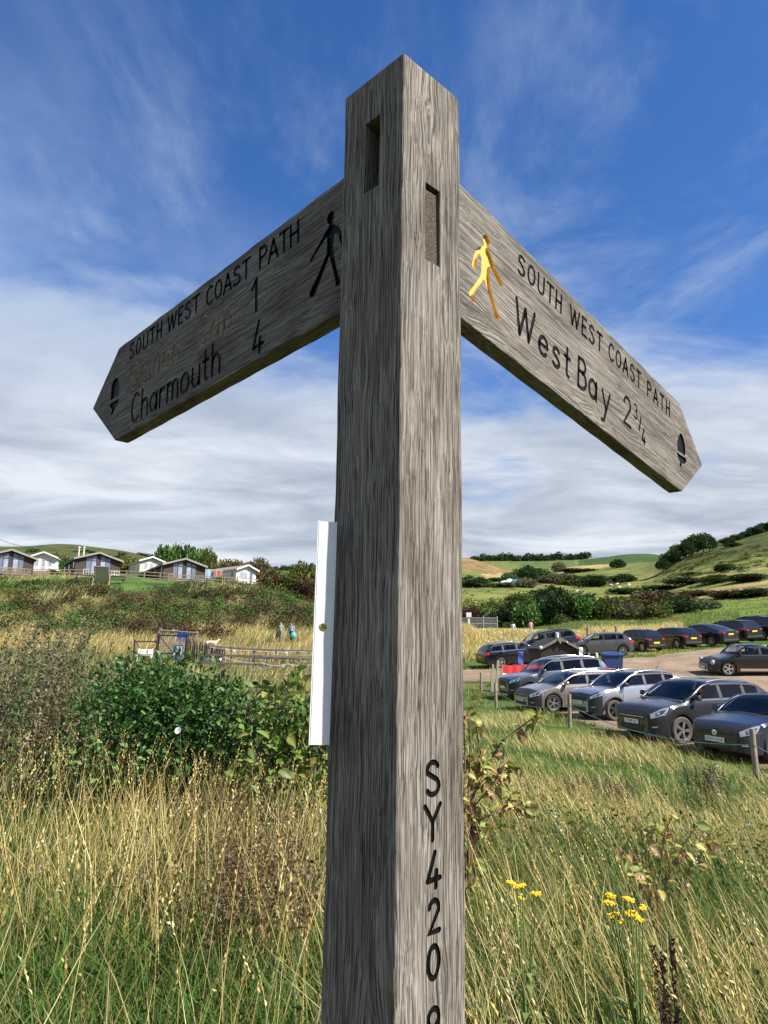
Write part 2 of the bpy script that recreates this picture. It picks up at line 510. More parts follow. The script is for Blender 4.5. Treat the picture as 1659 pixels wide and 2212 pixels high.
COLS = [
    prof(-700, [(0, 0), (14, 0), (28, .1), (43, .5), (52, 1.3), (62, 2.6), (70, P_(1330)), (80, P_(1258)), (96, P_(1236)), (115, P_(1226)), (140, P_(1222)), (220, P_(1216)), (350, P_(1208)), (550, P_(1192)), (800, P_(1168)), (950, P_(1180)), (1400, P_(1230)), (3000, P_(1320))]),
    prof(0, [(0, 0), (14, 0), (28, .1), (43, .4), (52, 1.2), (62, 2.6), (70, P_(1338)), (80, P_(1266)), (96, P_(1243)), (115, P_(1233)), (140, P_(1228)), (220, P_(1222)), (350, P_(1214)), (550, P_(1200)), (800, P_(1181)), (950, P_(1192)), (1400, P_(1235)), (3000, P_(1330))]),
    prof(110, [(0, 0), (14, 0), (28, .1), (43, .4), (52, 1.2), (62, 2.6), (70, P_(1340)), (80, P_(1267)), (96, P_(1244)), (115, P_(1235)), (140, P_(1230)), (220, P_(1223)), (350, P_(1214)), (550, P_(1198)), (800, P_(1176)), (950, P_(1190)), (1400, P_(1235)), (3000, P_(1330))]),
    prof(250, [(0, 0), (14, 0), (28, .1), (43, .2), (52, 1.0), (62, 2.5), (70, P_(1342)), (80, P_(1270)), (96, P_(1248)), (115, P_(1242)), (140, P_(1238)), (220, P_(1231)), (350, P_(1222)), (550, P_(1208)), (800, P_(1191)), (950, P_(1204)), (1400, P_(1240)), (3000, P_(1330))]),
    prof(400, [(0, 0), (14, 0), (28, .05), (43, .1), (52, .8), (62, 2.2), (70, P_(1346)), (80, P_(1276)), (96, P_(1258)), (115, P_(1252)), (140, P_(1250)), (220, P_(1245)), (350, P_(1240)), (550, P_(1232)), (800, P_(1222)), (950, P_(1232)), (1400, P_(1250)), (3000, P_(1330))]),
    prof(550, [(0, 0), (14, 0), (28, 0), (43, 0), (52, .7), (62, 2.0), (70, P_(1352)), (80, P_(1294)), (96, P_(1268)), (115, P_(1262)), (140, P_(1260)), (220, P_(1256)), (350, P_(1249)), (450, P_(1242)), (560, P_(1238)), (800, P_(1231)), (950, P_(1240)), (1400, P_(1255)), (3000, P_(1330))]),
    prof(680, [(0, 0), (14, 0), (28, 0), (43, 0), (52, .5), (62, 1.8), (70, P_(1357)), (80, P_(1330)), (96, P_(1300)), (115, P_(1284)), (140, P_(1273)), (220, P_(1259)), (330, P_(1246)), (450, P_(1238)), (560, P_(1234)), (800, P_(1227)), (950, P_(1236)), (1400, P_(1255)), (3000, P_(1330))]),
    prof(860, [(0, 0), (8, -.05), (14, -.2), (20, -.3), (28, -.3), (36, -.2), (45, .2), (55, 1.1), (62, 1.7), (70, P_(1360)), (80, P_(1348)), (96, P_(1325)), (115, P_(1308)), (150, P_(1290)), (220, P_(1272)), (330, P_(1252)), (450, P_(1232)), (540, P_(1218)), (640, P_(1226)), (800, P_(1222)), (950, P_(1216)), (1400, P_(1250)), (3000, P_(1330))]),
    prof(1000, [(0, 0), (8, -.15), (14, -.4), (20, -.62), (27, -.75), (34, -.7), (42, 0), (47, .3), (55, 1.1), (62, P_(1364)), (68, P_(1363)), (78, P_(1371)), (90, P_(1377)), (100, P_(1346)), (112, P_(1322)), (150, P_(1294)), (200, P_(1280)), (235, P_(1270)), (300, P_(1261)), (400, P_(1242)), (480, P_(1216)), (540, P_(1204)), (640, P_(1225)), (800, P_(1220)), (950, P_(1212)), (1400, P_(1245)), (3000, P_(1330))]),
    prof(1125, [(0, 0), (8, -.22), (14, -.52), (20, -.72), (27, -.78), (34, -.65), (42, .2), (47, .55), (55, 1.3), (62, P_(1364)), (68, P_(1363)), (78, P_(1371)), (90, P_(1377)), (100, P_(1346)), (112, P_(1322)), (150, P_(1298)), (200, P_(1282)), (235, P_(1270)), (300, P_(1258)), (400, P_(1250)), (480, P_(1241)), (540, P_(1236)), (640, P_(1230)), (800, P_(1220)), (950, P_(1212)), (1400, P_(1245)), (3000, P_(1330))]),
    prof(1250, [(0, 0), (8, -.3), (14, -.62), (20, -.78), (27, -.8), (34, -.5), (42, .55), (50, 1.25), (58, P_(1392)), (66, P_(1372)), (78, P_(1356)), (92, P_(1345)), (112, P_(1324)), (150, P_(1302)), (220, P_(1282)), (260, P_(1268)), (310, P_(1258)), (400, P_(1240)), (560, P_(1225)), (700, P_(1221)), (950, P_(1211)), (1400, P_(1245)), (3000, P_(1330))]),
    prof(1400, [(0, 0), (8, -.36), (14, -.72), (20, -.87), (27, -.75), (34, 0), (42, .8), (50, 1.44), (58, P_(1390)), (66, P_(1370)), (78, P_(1352)), (92, P_(1340)), (120, P_(1318)), (160, P_(1300)), (220, P_(1279)), (260, P_(1262)), (310, P_(1249)), (400, P_(1222)), (500, P_(1212)), (700, P_(1201)), (900, P_(1198)), (1400, P_(1235)), (3000, P_(1330))]),
    prof(1500, [(0, 0), (8, -.42), (14, -.82), (20, -.86), (27, -.65), (34, .08), (42, .95), (50, 1.65), (58, P_(1392)), (66, P_(1364)), (78, P_(1345)), (92, P_(1332)), (120, P_(1312)), (160, P_(1288)), (200, P_(1264)), (240, P_(1238)), (290, P_(1206)), (350, P_(1192)), (450, P_(1194)), (700, P_(1203)), (1400, P_(1235)), (3000, P_(1330))]),
    prof(1600, [(0, 0), (8, -.48), (14, -.92), (20, -.93), (27, -.6), (34, .15), (42, 1.05), (50, 1.8), (59, 2.4), (66, P_(1364)), (78, P_(1346)), (92, P_(1330)), (120, P_(1304)), (160, P_(1270)), (200, P_(1245)), (240, P_(1217)), (290, P_(1188)), (350, P_(1166)), (420, P_(1160)), (600, P_(1186)), (1400, P_(1235)), (3000, P_(1330))]),
    prof(1720, [(0, 0), (8, -.5), (14, -.95), (20, -.93), (27, -.55), (34, .2), (42, 1.15), (50, 2.0), (59, 2.7), (66, P_(1362)), (78, P_(1342)), (92, P_(1322)), (120, P_(1292)), (160, P_(1256)), (200, P_(1224)), (240, P_(1196)), (290, P_(1163)), (350, P_(1134)), (420, P_(1124)), (600, P_(1160)), (1400, P_(1225)), (3000, P_(1330))]),
    prof(2400, [(0, 0), (8, -.4), (14, -.8), (20, -.7), (27, .1), (34, 1.2), (42, 2.2), (59, 4.5), (92, P_(1290)), (160, P_(1190)), (240, P_(1110)), (350, P_(1060)), (500, P_(1070)), (900, P_(1150)), (1400, P_(1210)), (3000, P_(1330))]),
]
DK = np.concatenate([np.linspace(0, 60, 61), np.geomspace(62, 3000, 110)])
UK = np.array([c[0] for c in COLS])
ZK = np.stack([pchip([p[0] for p in c[1]], [p[1] for p in c[1]], DK) for c in COLS])
UF = np.linspace(UK[0], UK[-1], 241)
ZF = pchip(UK, ZK, UF)                       # fine table [u, d]


def table(u, d):
    fi = np.clip((u - UF[0]) / (UF[1] - UF[0]), 0, len(UF) - 1.001)
    i = fi.astype(int)
    a = fi - i
    j = np.clip(np.searchsorted(DK, d) - 1, 0, len(DK) - 2)
    b = np.clip((d - DK[j]) / (DK[j + 1] - DK[j]), 0, 1)
    return (ZF[i, j] * (1 - a) + ZF[i + 1, j] * a) * (1 - b) + (ZF[i, j + 1] * (1 - a) + ZF[i + 1, j + 1] * a) * b


def terr(x, y):
    x, y = np.asarray(x, float), np.asarray(y, float)
    r = np.hypot(x, y)
    th = np.arctan2(x, y)
    tc = np.clip(th, -R(46), R(46))
    z = table(np.tan(tc), r * np.cos(tc))
    w = sstep(R(48), R(105), np.abs(th))
    z = z * (1 - w) + w * np.clip(r * 0.004, 0, 6)
    far = sstep(60, 300, r)
    return z + 0.03 * wob(x, y, 1.1) * (1 - far) + far * 0.5 * wob(x, y, 0.06, 2)


def tz(x, y): return float(terr(x, y))


def hit(px, py, d0=2.0, d1=1500.0):
    """where the sight line through a picture point first meets the land"""
    r = ray(px, py)
    ds = np.geomspace(d0, d1, 3000)
    below = EYE + r[2] * ds < terr(r[0] * ds, ds)
    k = int(np.argmax(below)) if below.any() else len(ds) - 1
    return Vector((r[0] * ds[k], ds[k], tz(r[0] * ds[k], ds[k])))


def inpoly(px, py, poly):
    res = np.zeros(np.shape(px), bool)
    n = len(poly)
    for i in range(n):
        x1, y1 = poly[i]
        x2, y2 = poly[(i + 1) % n]
        c = (y1 > py) != (y2 > py)
        res ^= c & (px < (x2 - x1) * (py - y1) / (y2 - y1 + 1e-12) + x1)
    return res


STRAW, GREEN, OLIVE, BRACKEN = (.36, .28, .12), (.10, .165, .032), (.17, .175, .055), (.055, .065, .020)
# field patches: outline in the picture plane at their distance range, colour
FIELDS = [
    (230, 520, [(960, 1268), (1000, 1255), (1060, 1262), (1130, 1258), (1420, 1250), (1420, 1262), (1130, 1275), (960, 1300)], OLIVE),
    (430, 640, [(940, 1180), (1060, 1190), (1140, 1240), (1125, 1250), (1000, 1246), (940, 1246)], (.23, .165, .075)),
    (300, 470, [(1035, 1256), (1045, 1240), (1110, 1236), (1112, 1248), (1095, 1256)], (.40, .30, .14)),
    (230, 420, [(1058, 1258), (1062, 1250), (1112, 1246), (1130, 1256), (1110, 1260)], (.09, .22, .035)),
    (600, 1100, [(1100, 1205), (1240, 1205), (1240, 1226), (1120, 1226)], (.11, .155, .05)),
    (350, 640, [(1212, 1236), (1235, 1220), (1335, 1210), (1345, 1218), (1280, 1230), (1225, 1238)], (.40, .31, .12)),
    (420, 1300, [(1250, 1190), (1440, 1180), (1440, 1212), (1250, 1222)], (.055, .105, .030)),
    (210, 400, [(1330, 1252), (1420, 1232), (1560, 1200), (1570, 1208), (1470, 1236), (1440, 1252), (1350, 1262)], (.23, .24, .07)),
    (160, 420, [(1430, 1240), (1500, 1226), (1660, 1190), (1700, 1120), (1500, 1175), (1480, 1210)], (.075, .095, .025)),
    (180, 300, [(1450, 1252), (1560, 1235), (1700, 1216), (1700, 1228), (1560, 1248), (1450, 1262)], (.27, .24, .09)),
    (100, 300, [(990, 1288), (1150, 1272), (1400, 1258), (1450, 1262), (1380, 1285), (1300, 1300), (990, 1310)], (.175, .205, .055)),
    (75, 220, [(1500, 1275), (1560, 1268), (1720, 1245), (1720, 1292), (1560, 1292), (1500, 1298)], (.34, .27, .12)),
    (55, 200, [(1420, 1390), (1480, 1330), (1540, 1300), (1720, 1288), (1720, 1400)], (.115, .19, .035)),
    (320, 700, [(540, 1230), (690, 1232), (690, 1250), (560, 1250)], (.11, .21, .05)),
    (300, 1400, [(-200, 1150), (130, 1150), (360, 1190), (480, 1240), (300, 1250), (-200, 1250)], (.075, .095, .03)),
    (78, 104, [(-400, 1230), (560, 1240), (560, 1262), (330, 1272), (-400, 1272)], (.075, .15, .035)),
]


def land_colour(x, y):
    x, y = np.asarray(x, float), np.asarray(y, float)
    d = np.hypot(x, y)
    C = np.empty(x.shape + (3,))
    C[:] = (.075, .085, .03)
    n = wob(x, y, 0.35, 3)
    v = sstep(10, 16, d) * sstep(0.5, 3.0, x)
    C += v[..., None] * (np.array((.095, .135, .035)) - C)
    s = sstep(-.1, .5, n) * sstep(12, 60, d) * 0.7
    C += s[..., None] * (np.array((.25, .20, .08)) - C)
    f = sstep(95, 130, d)
    C += f[..., None] * (np.array((.12, .145, .042)) - C)
    far = d > 50
    px, py = project(np.stack([x, y, terr(x, y)], -1))
    px, py = px + 5 * wob(x, y, .11, 5), py + 1.2 * wob(x, y, .2, 6)
    ok = (y > 5) & far
    for d0, d1, poly, c in FIELDS:
        m = ok & (d > d0) & (d < d1) & inpoly(px, py, poly)
        C[m] = np.array(c) * .78
    return C


m = bpy.data.materials.new('meadow ground')
m.use_nodes = True
nt = NT(m.node_tree)
bs = nt.n['Principled BSDF']
vc = nt.new('ShaderNodeAttribute', attribute_name='Col').outputs['Color']
geo = nt.new('ShaderNodeNewGeometry').outputs['Position']
na = noise(nt, geo, 0.06, 8, 0.68, 0.4)
nb = noise(nt, geo, 0.6, 8, 0.7)
nc = noise(nt, mapped(nt, geo, (0.035, 0.12, 0.05)), 1.0, 9, 0.72, 0.8)
nd = noise(nt, mapped(nt, geo, (0.13, 0.20, 0.2)), 1.0, 8, 0.72, 0.3)
f = nt.math('ADD', nt.math('ADD', nt.math('MULTIPLY', na, 0.25), nt.math('MULTIPLY', nd, 0.35)), nt.math('ADD', nt.math('MULTIPLY', nb, 0.2), nt.math('MULTIPLY', nc, 0.2)))
col = nt.mix(1.0, vc, nt.ramp(f, [(0.41, (0.36, 0.42, 0.36)), (0.5, (1.0, 1.0, 1.0)), (0.585, (1.95, 1.55, 1.3))]), 'MULTIPLY')
nt.l.new(col, bs.inputs['Base Color'])
bs.inputs['Roughness'].default_value = 0.95
bs.inputs['Specular IOR Level'].default_value = 0.1
bp = nt.new('ShaderNodeBump', {'Height': nt.math('ADD', nb, noise(nt, geo, 6, 6, 0.7)), 'Strength': 0.8, 'Distance': 0.12})
nt.l.new(bp.outputs[0], bs.inputs['Normal'])
M['meadow'] = m

angs = np.concatenate([np.linspace(-180, -40, 57)[:-1], np.linspace(-40, 40, 341)[:-1], np.linspace(40, 180, 57)[:-1]])
rad = np.concatenate([[0.0], np.geomspace(0.6, 130, 130), np.geomspace(133, 3000, 110)])
A_, R_ = np.meshgrid(np.radians(angs), rad[1:])
gx, gy = np.sin(A_) * R_, np.cos(A_) * R_
V = np.concatenate([[[0, 0, tz(0, 0)]], np.stack([gx, gy, terr(gx, gy)], -1).reshape(-1, 3)])
na_, nr_ = len(angs), len(rad) - 1
idx = 1 + np.arange(nr_ * na_).reshape(nr_, na_)
nx = np.roll(idx, -1, 1)
T = [np.stack([np.zeros(na_, int), nx[0], idx[0]], -1)]
q = np.stack([idx[:-1], nx[:-1], nx[1:], idx[1:]], -1).reshape(-1, 4)
T += [q[:, [0, 1, 2]], q[:, [0, 2, 3]]]
Cg = np.concatenate([[[.05, .06, .02]], land_colour(gx, gy).reshape(-1, 3)])
me = npmesh('ground', V, np.concatenate(T), Cg, M['meadow'])
me.polygons.foreach_set('use_smooth', [True] * len(me.polygons))
tag(link('ground', me), kind='structure')


def sheet(name, poly, step, lift, mat, edge=0.35, es=2.2):
    """a draped sheet over the land inside a ragged outline"""
    P = np.array(poly)
    xs = np.arange(P[:, 0].min() - 1, P[:, 0].max() + 1, step)
    ys = np.arange(P[:, 1].min() - 1, P[:, 1].max() + 1, step)
    X, Y = np.meshgrid(xs, ys)
    ins = inpoly(X + edge * wob(X, Y, es, 1), Y + edge * wob(X, Y, es, 4), poly)
    Z = terr(X, Y) + lift
    q = ins[:-1, :-1] & ins[1:, :-1] & ins[:-1, 1:] & ins[1:, 1:]
    I = np.arange(X.size).reshape(X.shape)
    Q = np.stack([I[:-1, :-1][q], I[:-1, 1:][q], I[1:, 1:][q], I[1:, :-1][q]], -1)
    used, inv = np.unique(Q, return_inverse=True)
    Q = inv.reshape(Q.shape)
    V = np.stack([X, Y, Z], -1).reshape(-1, 3)[used]
    me = npmesh(name, V, np.concatenate([Q[:, [0, 1, 2]], Q[:, [0, 2, 3]]]), np.ones((len(V), 3)), mat)
    me.polygons.foreach_set('use_smooth', [True] * len(me.polygons))
    return tag(link(name, me), kind='structure')


m = bpy.data.materials.new('sandy gravel')
m.use_nodes = True
nt = NT(m.node_tree)
bs = nt.n['Principled BSDF']
geo = nt.new('ShaderNodeNewGeometry').outputs['Position']
n1 = noise(nt, geo, 0.35, 7, 0.65, 0.3)
n2 = noise(nt, geo, 9.0, 6, 0.75)
n3 = noise(nt, mapped(nt, geo, (0.9, 0.25, 1), (0, 0, R(-14))), 1.0, 5, 0.6)
base = nt.ramp(nt.math('ADD', nt.math('MULTIPLY', n1, .6), nt.math('MULTIPLY', n3, .4)), [(0.36, (0.145, 0.10, 0.06)), (0.5, (0.225, 0.158, 0.097)), (0.64, (0.30, 0.22, 0.14))])
col = nt.mix(1.0, base, nt.ramp(n2, [(0.3, (0.6, 0.6, 0.6)), (0.7, (1.25, 1.25, 1.25))]), 'MULTIPLY')
nt.l.new(col, bs.inputs['Base Color'])
bs.inputs['Roughness'].default_value = 0.95
bp = nt.new('ShaderNodeBump', {'Height': n2, 'Strength': 0.7, 'Distance': 0.03})
nt.l.new(bp.outputs[0], bs.inputs['Normal'])
M['gravel'] = m

CARPARK = [(9.4, 10.0), (8.75, 15.0), (7.5, 19.0), (6.75, 22.5), (6.2, 26.0), (7.2, 30.0), (8.0, 34.0), (6.8, 38.5), (3.4, 39.8), (1.0, 40.5), (1.0, 44.2), (5.0, 45.3), (10.0, 46.0), (14.0, 45.5), (17.2, 46.2),
           (20.5, 48.5), (24.5, 51.0), (29.5, 53.5), (36.0, 55.5), (44.0, 57.0), (44.0, 40.0), (30.0, 20.0), (18.0, 10.0)]
sheet('car_park_gravel', CARPARK, 0.11, 0.025, M['gravel'])
sheet('footpath', [(-30, 42.6), (-16, 40.6), (-9, 37.8), (-4, 38.6), (1.4, 40.6), (1.4, 44.0), (-4, 41.6), (-9, 40.4), (-16, 43.0), (-30, 45.4)], 0.2, 0.03, M['gravel'], 0.25)

# ------------------------------------------------------------------ the oak fingerpost
def arc(cx, cy, rx, ry, a0, a1, n=10):
    return [(cx + rx * math.cos(R(a0 + (a1 - a0) * i / n)), cy + ry * math.sin(R(a0 + (a1 - a0) * i / n))) for i in range(n + 1)]


# single-stroke routed letters: width, strokes (cap height 1, small letters about 0.6)
S_BIG = arc(.30, .745, .235, .235, 28, 200, 8) + arc(.30, .25, .26, .25, 68, -150, 9)
GLYPH = {
    'S': (.6, [S_BIG]),
    'O': (.62, [arc(.31, .5, .29, .48, 90, 450, 18)]),
    'U': (.6, [[(.04, 1), (.04, .3)] + arc(.3, .28, .26, .27, 180, 360, 8) + [(.56, .3), (.56, 1)]]),
    'T': (.58, [[(0, .98), (.58, .98)], [(.29, .98), (.29, 0)]]),
    'H': (.56, [[(.03, 0), (.03, 1)], [(.53, 0), (.53, 1)], [(.03, .5), (.53, .5)]]),
    'W': (.95, [[(0, 1), (.24, 0)], [(.24, 0), (.475, .9)], [(.475, .9), (.71, 0)], [(.71, 0), (.95, 1)]]),
    'E': (.48, [[(.46, 1), (.04, 1), (.04, 0), (.48, 0)], [(.04, .52), (.40, .52)]]),
    'C': (.6, [arc(.34, .5, .32, .49, 48, 312, 14)]),
    'A': (.66, [[(0, 0), (.33, 1)], [(.33, 1), (.66, 0)], [(.12, .34), (.54, .34)]]),
    'P': (.55, [[(.04, 0), (.04, 1)], [(.04, .98), (.3, .98)] + arc(.3, .745, .23, .235, 90, -90, 8) + [(.04, .51)]]),
    'B': (.58, [[(.04, 0), (.04, 1)], [(.04, .99), (.28, .99)] + arc(.28, .77, .2, .22, 90, -90, 7) + [(.04, .55)], [(.28, .55)] + arc(.28, .275, .27, .275, 90, -90, 8) + [(.04, 0)]]),
    'G': (.72, [arc(.37, .5, .35, .49, 50, 340, 15) + [(.70, .45), (.42, .45)]]),
    'Y': (.6, [[(0, 1), (.3, .52), (.6, 1)], [(.3, .52), (.29, 0)]]),
    'a': (.50, [arc(.24, .3, .23, .29, 20, 380, 14), [(.48, .6), (.48, 0)]]),
    'e': (.52, [[(.03, .33), (.49, .33)] + arc(.26, .31, .235, .29, 8, 315, 13)]),
    's': (.44, [arc(.22, .45, .17, .15, 30, 200, 7) + arc(.22, .15, .19, .15, 70, -150, 8)]),
    't': (.36, [[(.16, .92), (.16, .14)] + arc(.28, .13, .12, .12, 180, 280, 4), [(0, .62), (.34, .62)]]),
    'y': (.54, [[(.02, .6), (.27, .03)], [(.52, .6), (.16, -.36), (.02, -.4)]]),
    'o': (.54, [arc(.27, .3, .25, .3, 90, 450, 15)]),
    'l': (.12, [[(.05, 1), (.05, 0)]]),
    'd': (.52, [arc(.24, .3, .23, .29, 20, 380, 14), [(.48, 1), (.48, 0)]]),
    'n': (.5, [[(.04, 0), (.04, .6)], [(.04, .34)] + arc(.26, .36, .215, .24, 165, 0, 7) + [(.475, 0)]]),
    'p': (.52, [arc(.28, .3, .23, .29, 160, 520, 14), [(.04, .6), (.04, -.4)]]),
    'h': (.5, [[(.04, 0), (.04, 1)], [(.04, .34)] + arc(.26, .36, .215, .24, 165, 0, 7) + [(.475, 0)]]),
    'r': (.36, [[(.04, 0), (.04, .6)], [(.04, .32)] + arc(.26, .36, .21, .23, 170, 65, 5)]),
    'm': (.78, [[(.04, 0), (.04, .6)], [(.04, .36)] + arc(.22, .4, .18, .2, 165, 0, 6) + [(.4, 0)], [(.4, .36)] + arc(.57, .4, .18, .2, 165, 0, 6) + [(.75, 0)]]),
    'u': (.5, [[(.04, .6), (.04, .24)] + arc(.25, .24, .21, .24, 180, 345, 7), [(.47, .6), (.47, 0)]]),
    '1': (.3, [[(.02, .74), (.22, 1)], [(.22, 1), (.22, 0)]]),
    '2': (.56, [arc(.28, .74, .24, .25, 170, -25, 8) + [(.04, .02), (.56, .02)]]),
    '3': (.52, [arc(.24, .76, .21, .23, 150, -80, 8) + arc(.24, .27, .25, .26, 80, -150, 9)]),
    '4': (.5, [[(.30, 1), (.02, .22)], [(.02, .22), (.50, .24)], [(.36, .46), (.33, 0)]]),
    '0': (.5, [arc(.25, .5, .23, .49, 90, 450, 16)]),
    '9': (.5, [arc(.25, .72, .22, .27, 0, 360, 14), [(.47, .72), (.44, .25), (.22, 0)]]),
    '/': (.3, [[(.3, 1), (0, 0)]]),
}


def text_strokes(word, x0, x1, base, cap, extra=0.0):
    """place a word between x0 and x1 on a baseline; returns polylines"""
    ws = [GLYPH[c][0] for c in word]
    n = len(word)
    total = sum(ws) * cap
    gap = (x1 - x0 - total) / max(1, n - 1)
    k = 1.0
    if n > 1 and gap < 0.1 * cap:                   # squeeze letters rather than let them touch
        gap = 0.16 * cap
        k = (x1 - x0 - gap * (n - 1)) / total
    x, out = x0, []
    for c, w in zip(word, ws):
        for s in GLYPH[c][1]:
            out.append([(x + p[0] * cap * k, base + p[1] * cap) for p in s])
        x += w * cap * k + gap
    return out


def stroke_outline(pl, r):
    """outline of a round-ended stroke along a polyline"""
    P = [Vector((p[0], p[1])) for p in pl]
    closed = (P[0] - P[-1]).length < 1e-6 and len(P) > 3
    L, Rr = [], []
    for i, p in enumerate(P):
        a = (p - P[i - 1]) if i > 0 else ((P[0] - P[-2]) if closed else None)
        b = (P[i + 1] - p) if i < len(P) - 1 else ((P[1] - P[0]) if closed else None)
        a = a.normalized() if a is not None else b.normalized()
        b = b.normalized() if b is not None else a
        na, nb = Vector((-a.y, a.x)), Vector((-b.y, b.x))
        mth = na + nb
        mth = mth.normalized() if mth.length > 0.2 else na
        k = min(1.0 / max(0.45, mth.dot(na)), 1.6)
        L.append(p + mth * r * k)
        Rr.append(p - mth * r * k)
    if closed:
        return None, L[:-1], Rr[:-1]
    def capp(c, d):
        a0 = math.atan2(d.y, d.x)
        return [c + Vector((math.cos(a0 + PI / 2 - PI * i / 5), math.sin(a0 + PI / 2 - PI * i / 5))) * r for i in range(1, 5)]
    end = capp(P[-1], (P[-1] - P[-2]).normalized())
    start = capp(P[0], (P[0] - P[1]).normalized())
    return [(p.x, p.y) for p in L + end + Rr[::-1] + start], None, None


def add_stroke(mb, pl, r, z0, z1, mi=0):
    o, l, rr = stroke_outline(pl, r)
    if o is not None:
        mb.prism(o, z0, z1, mi)
        return
    n = len(l)
    vs = [(p.x, p.y, z) for z in (z0, z1) for ring in (l, rr) for p in ring]
    fs = []
    for i in range(n):
        j = (i + 1) % n
        a, b, c, d = i, n + i, 2 * n + i, 3 * n + i
        a2, b2, c2, d2 = j, n + j, 2 * n + j, 3 * n + j
        fs += [(c, c2, d2, d), (a, b, b2, a2), (a, a2, c2, c), (b, d, d2, b2)]
    area = sum(l[i].x * l[(i + 1) % n].y - l[(i + 1) % n].x * l[i].y for i in range(n))
    outer_is_left = abs(area) > abs(sum(rr[i].x * rr[(i + 1) % n].y - rr[(i + 1) % n].x * rr[i].y for i in range(n)))
    if (area > 0) != outer_is_left:
        fs = [f[::-1] for f in fs]
    # outer ring orientation: make faces point outwards
    mb.add(vs, fs, mi)


def boolean(me_base, me_cut, keep=True):
    """carve one mesh out of another"""
    a = bpy.data.objects.new('carve_base', me_base)
    b = bpy.data.objects.new('carve_tool', me_cut)
    COL.objects.link(a)
    COL.objects.link(b)
    md = a.modifiers.new('carve', 'BOOLEAN')
    md.operation = 'DIFFERENCE'
    md.object = b
    md.solver = 'EXACT'
    md.use_self = True
    md.material_mode = 'TRANSFER'
    dg = bpy.context.evaluated_depsgraph_get()
    dg.update()
    me = bpy.data.meshes.new_from_object(a.evaluated_get(dg))
    bpy.data.objects.remove(a)
    bpy.data.objects.remove(b)
    return me


POST_N = Vector((0.01536, 0.69476))              # near corner of the upright on the ground plan
YAW = 0.78178
E1 = Vector((math.cos(YAW), math.sin(YAW)))      # along the lit face, to the right
E2 = Vector((-math.sin(YAW), math.cos(YAW)))     # along the shaded face, to the left
PS = 0.1
PC = POST_N + (E1 + E2) * PS / 2
sign = thing('fingerpost', 'tall weathered oak fingerpost with two carved pointing boards, in front of everything', 'signpost', (PC.x, PC.y, tz(PC.x, PC.y) - 0.05), YAW)
SZ = sign.location.z


def post_pt(a, z):                               # lit face: a along E1 from the near corner -> local coordinates
    return Vector((a - PS / 2, -PS / 2, z + EYE - SZ))


top = EYE + 0.668 - SZ
b = MB()
nz = 60
prof_z = [0.0] + [top * (i + 1) / nz for i in range(nz - 1)] + [top - 0.006]
ring = []
q = PS / 2
rc = 0.0026
cs = [(-q, -q), (q, -q), (q, q), (-q, q)]
outl = []
for i, (x, y) in enumerate(cs):
    for k in range(4):
        a = PI + i * PI / 2 + k * PI / 6
        outl.append((x - math.copysign(rc, x) + rc * math.cos(a), y - math.copysign(rc, y) + rc * math.sin(a)))
n = len(outl)
vs = []
for z in prof_z:
    for x, y in outl:
        w = 0.0003 * math.sin(z * 31 + x * 300) + 0.0002 * math.sin(z * 83 + y * 500)
        vs.append((x + w * math.copysign(1, x), y + w * math.copysign(1, y), z))
for k, (ins, dz) in enumerate(((0.0016, 0.0), (0.005, 0.004))):
    vs += [(x * (1 - ins / q), y * (1 - ins / q), top - 0.004 + dz + 0.0012 * math.sin(x * 140 + 1) * k) for x, y in outl]
nr = len(prof_z) + 2
fs = [(i * n + k, i * n + (k + 1) % n, (i + 1) * n + (k + 1) % n, (i + 1) * n + k) for i in range(nr - 1) for k in range(n)]
fs += [tuple(range(n))[::-1], tuple(range((nr - 1) * n, nr * n))]
b.add(vs, fs)
post_me = b.mesh('post', M['oak_post'])
cut = MB()
# mortises, the grid reference
cut.box((0.0498 - q, -q + 0.014, 0.4705 + EYE - SZ), (0.0248, 0.034, 0.0955), None, 0)
cut.box((-q + 0.03, 0.0494 - q, 0.5595 + EYE - SZ), (0.068, 0.0248, 0.0915), None, 0)
inscription = []
ref = {'S': (-0.1086, -0.1433, .0400, .0612), 'Y': (-0.1492, -0.1846, .0395, .0618), '4': (-0.1925, -0.2275, .0425, .0612), '2': (-0.2345, -0.2665, .0446, .0600), '0': (-0.2739, -0.3060, .0432, .0600), '9': (-0.3268, -0.3600, .0432, .0600)}
for ch, (z1, z0, a0, a1) in ref.items():
    w = GLYPH[ch][0]
    one = MB()
    inscription.append((ch, one))
    for j, s in enumerate(GLYPH[ch][1]):
        pl = [(a0 + p[0] / w * (a1 - a0) - q, z0 + 0.002 + p[1] * (z1 - z0 - 0.004) + EYE - SZ) for p in s]
        for mb, r, d0, d1 in ((cut, 0.0027, -0.0046 - j * 0.0002, 0.01), (one, 0.00285, -0.006 - j * 0.0002, -0.0016)):
            t = MB()
            add_stroke(t, pl, r, d0, d1)
            mb.add([(v[0], -q - v[2], v[1]) for v in t.v], t.f)
cut.m[12:] = [1] * (len(cut.f) - 12)
cut_me = cut.mesh('cut', [M['oak_post'], M['black_paint']])
post_me = boolean(post_me, cut_me)
post_me.polygons.foreach_set('use_smooth', [False] * len(post_me.polygons))
post = link('post', post_me, sign)
for ch, one in inscription:
    one.build('carved_character', M['black_paint'], post)['label'] = 'black carved ' + ch + ' of the grid reference down the lit face'

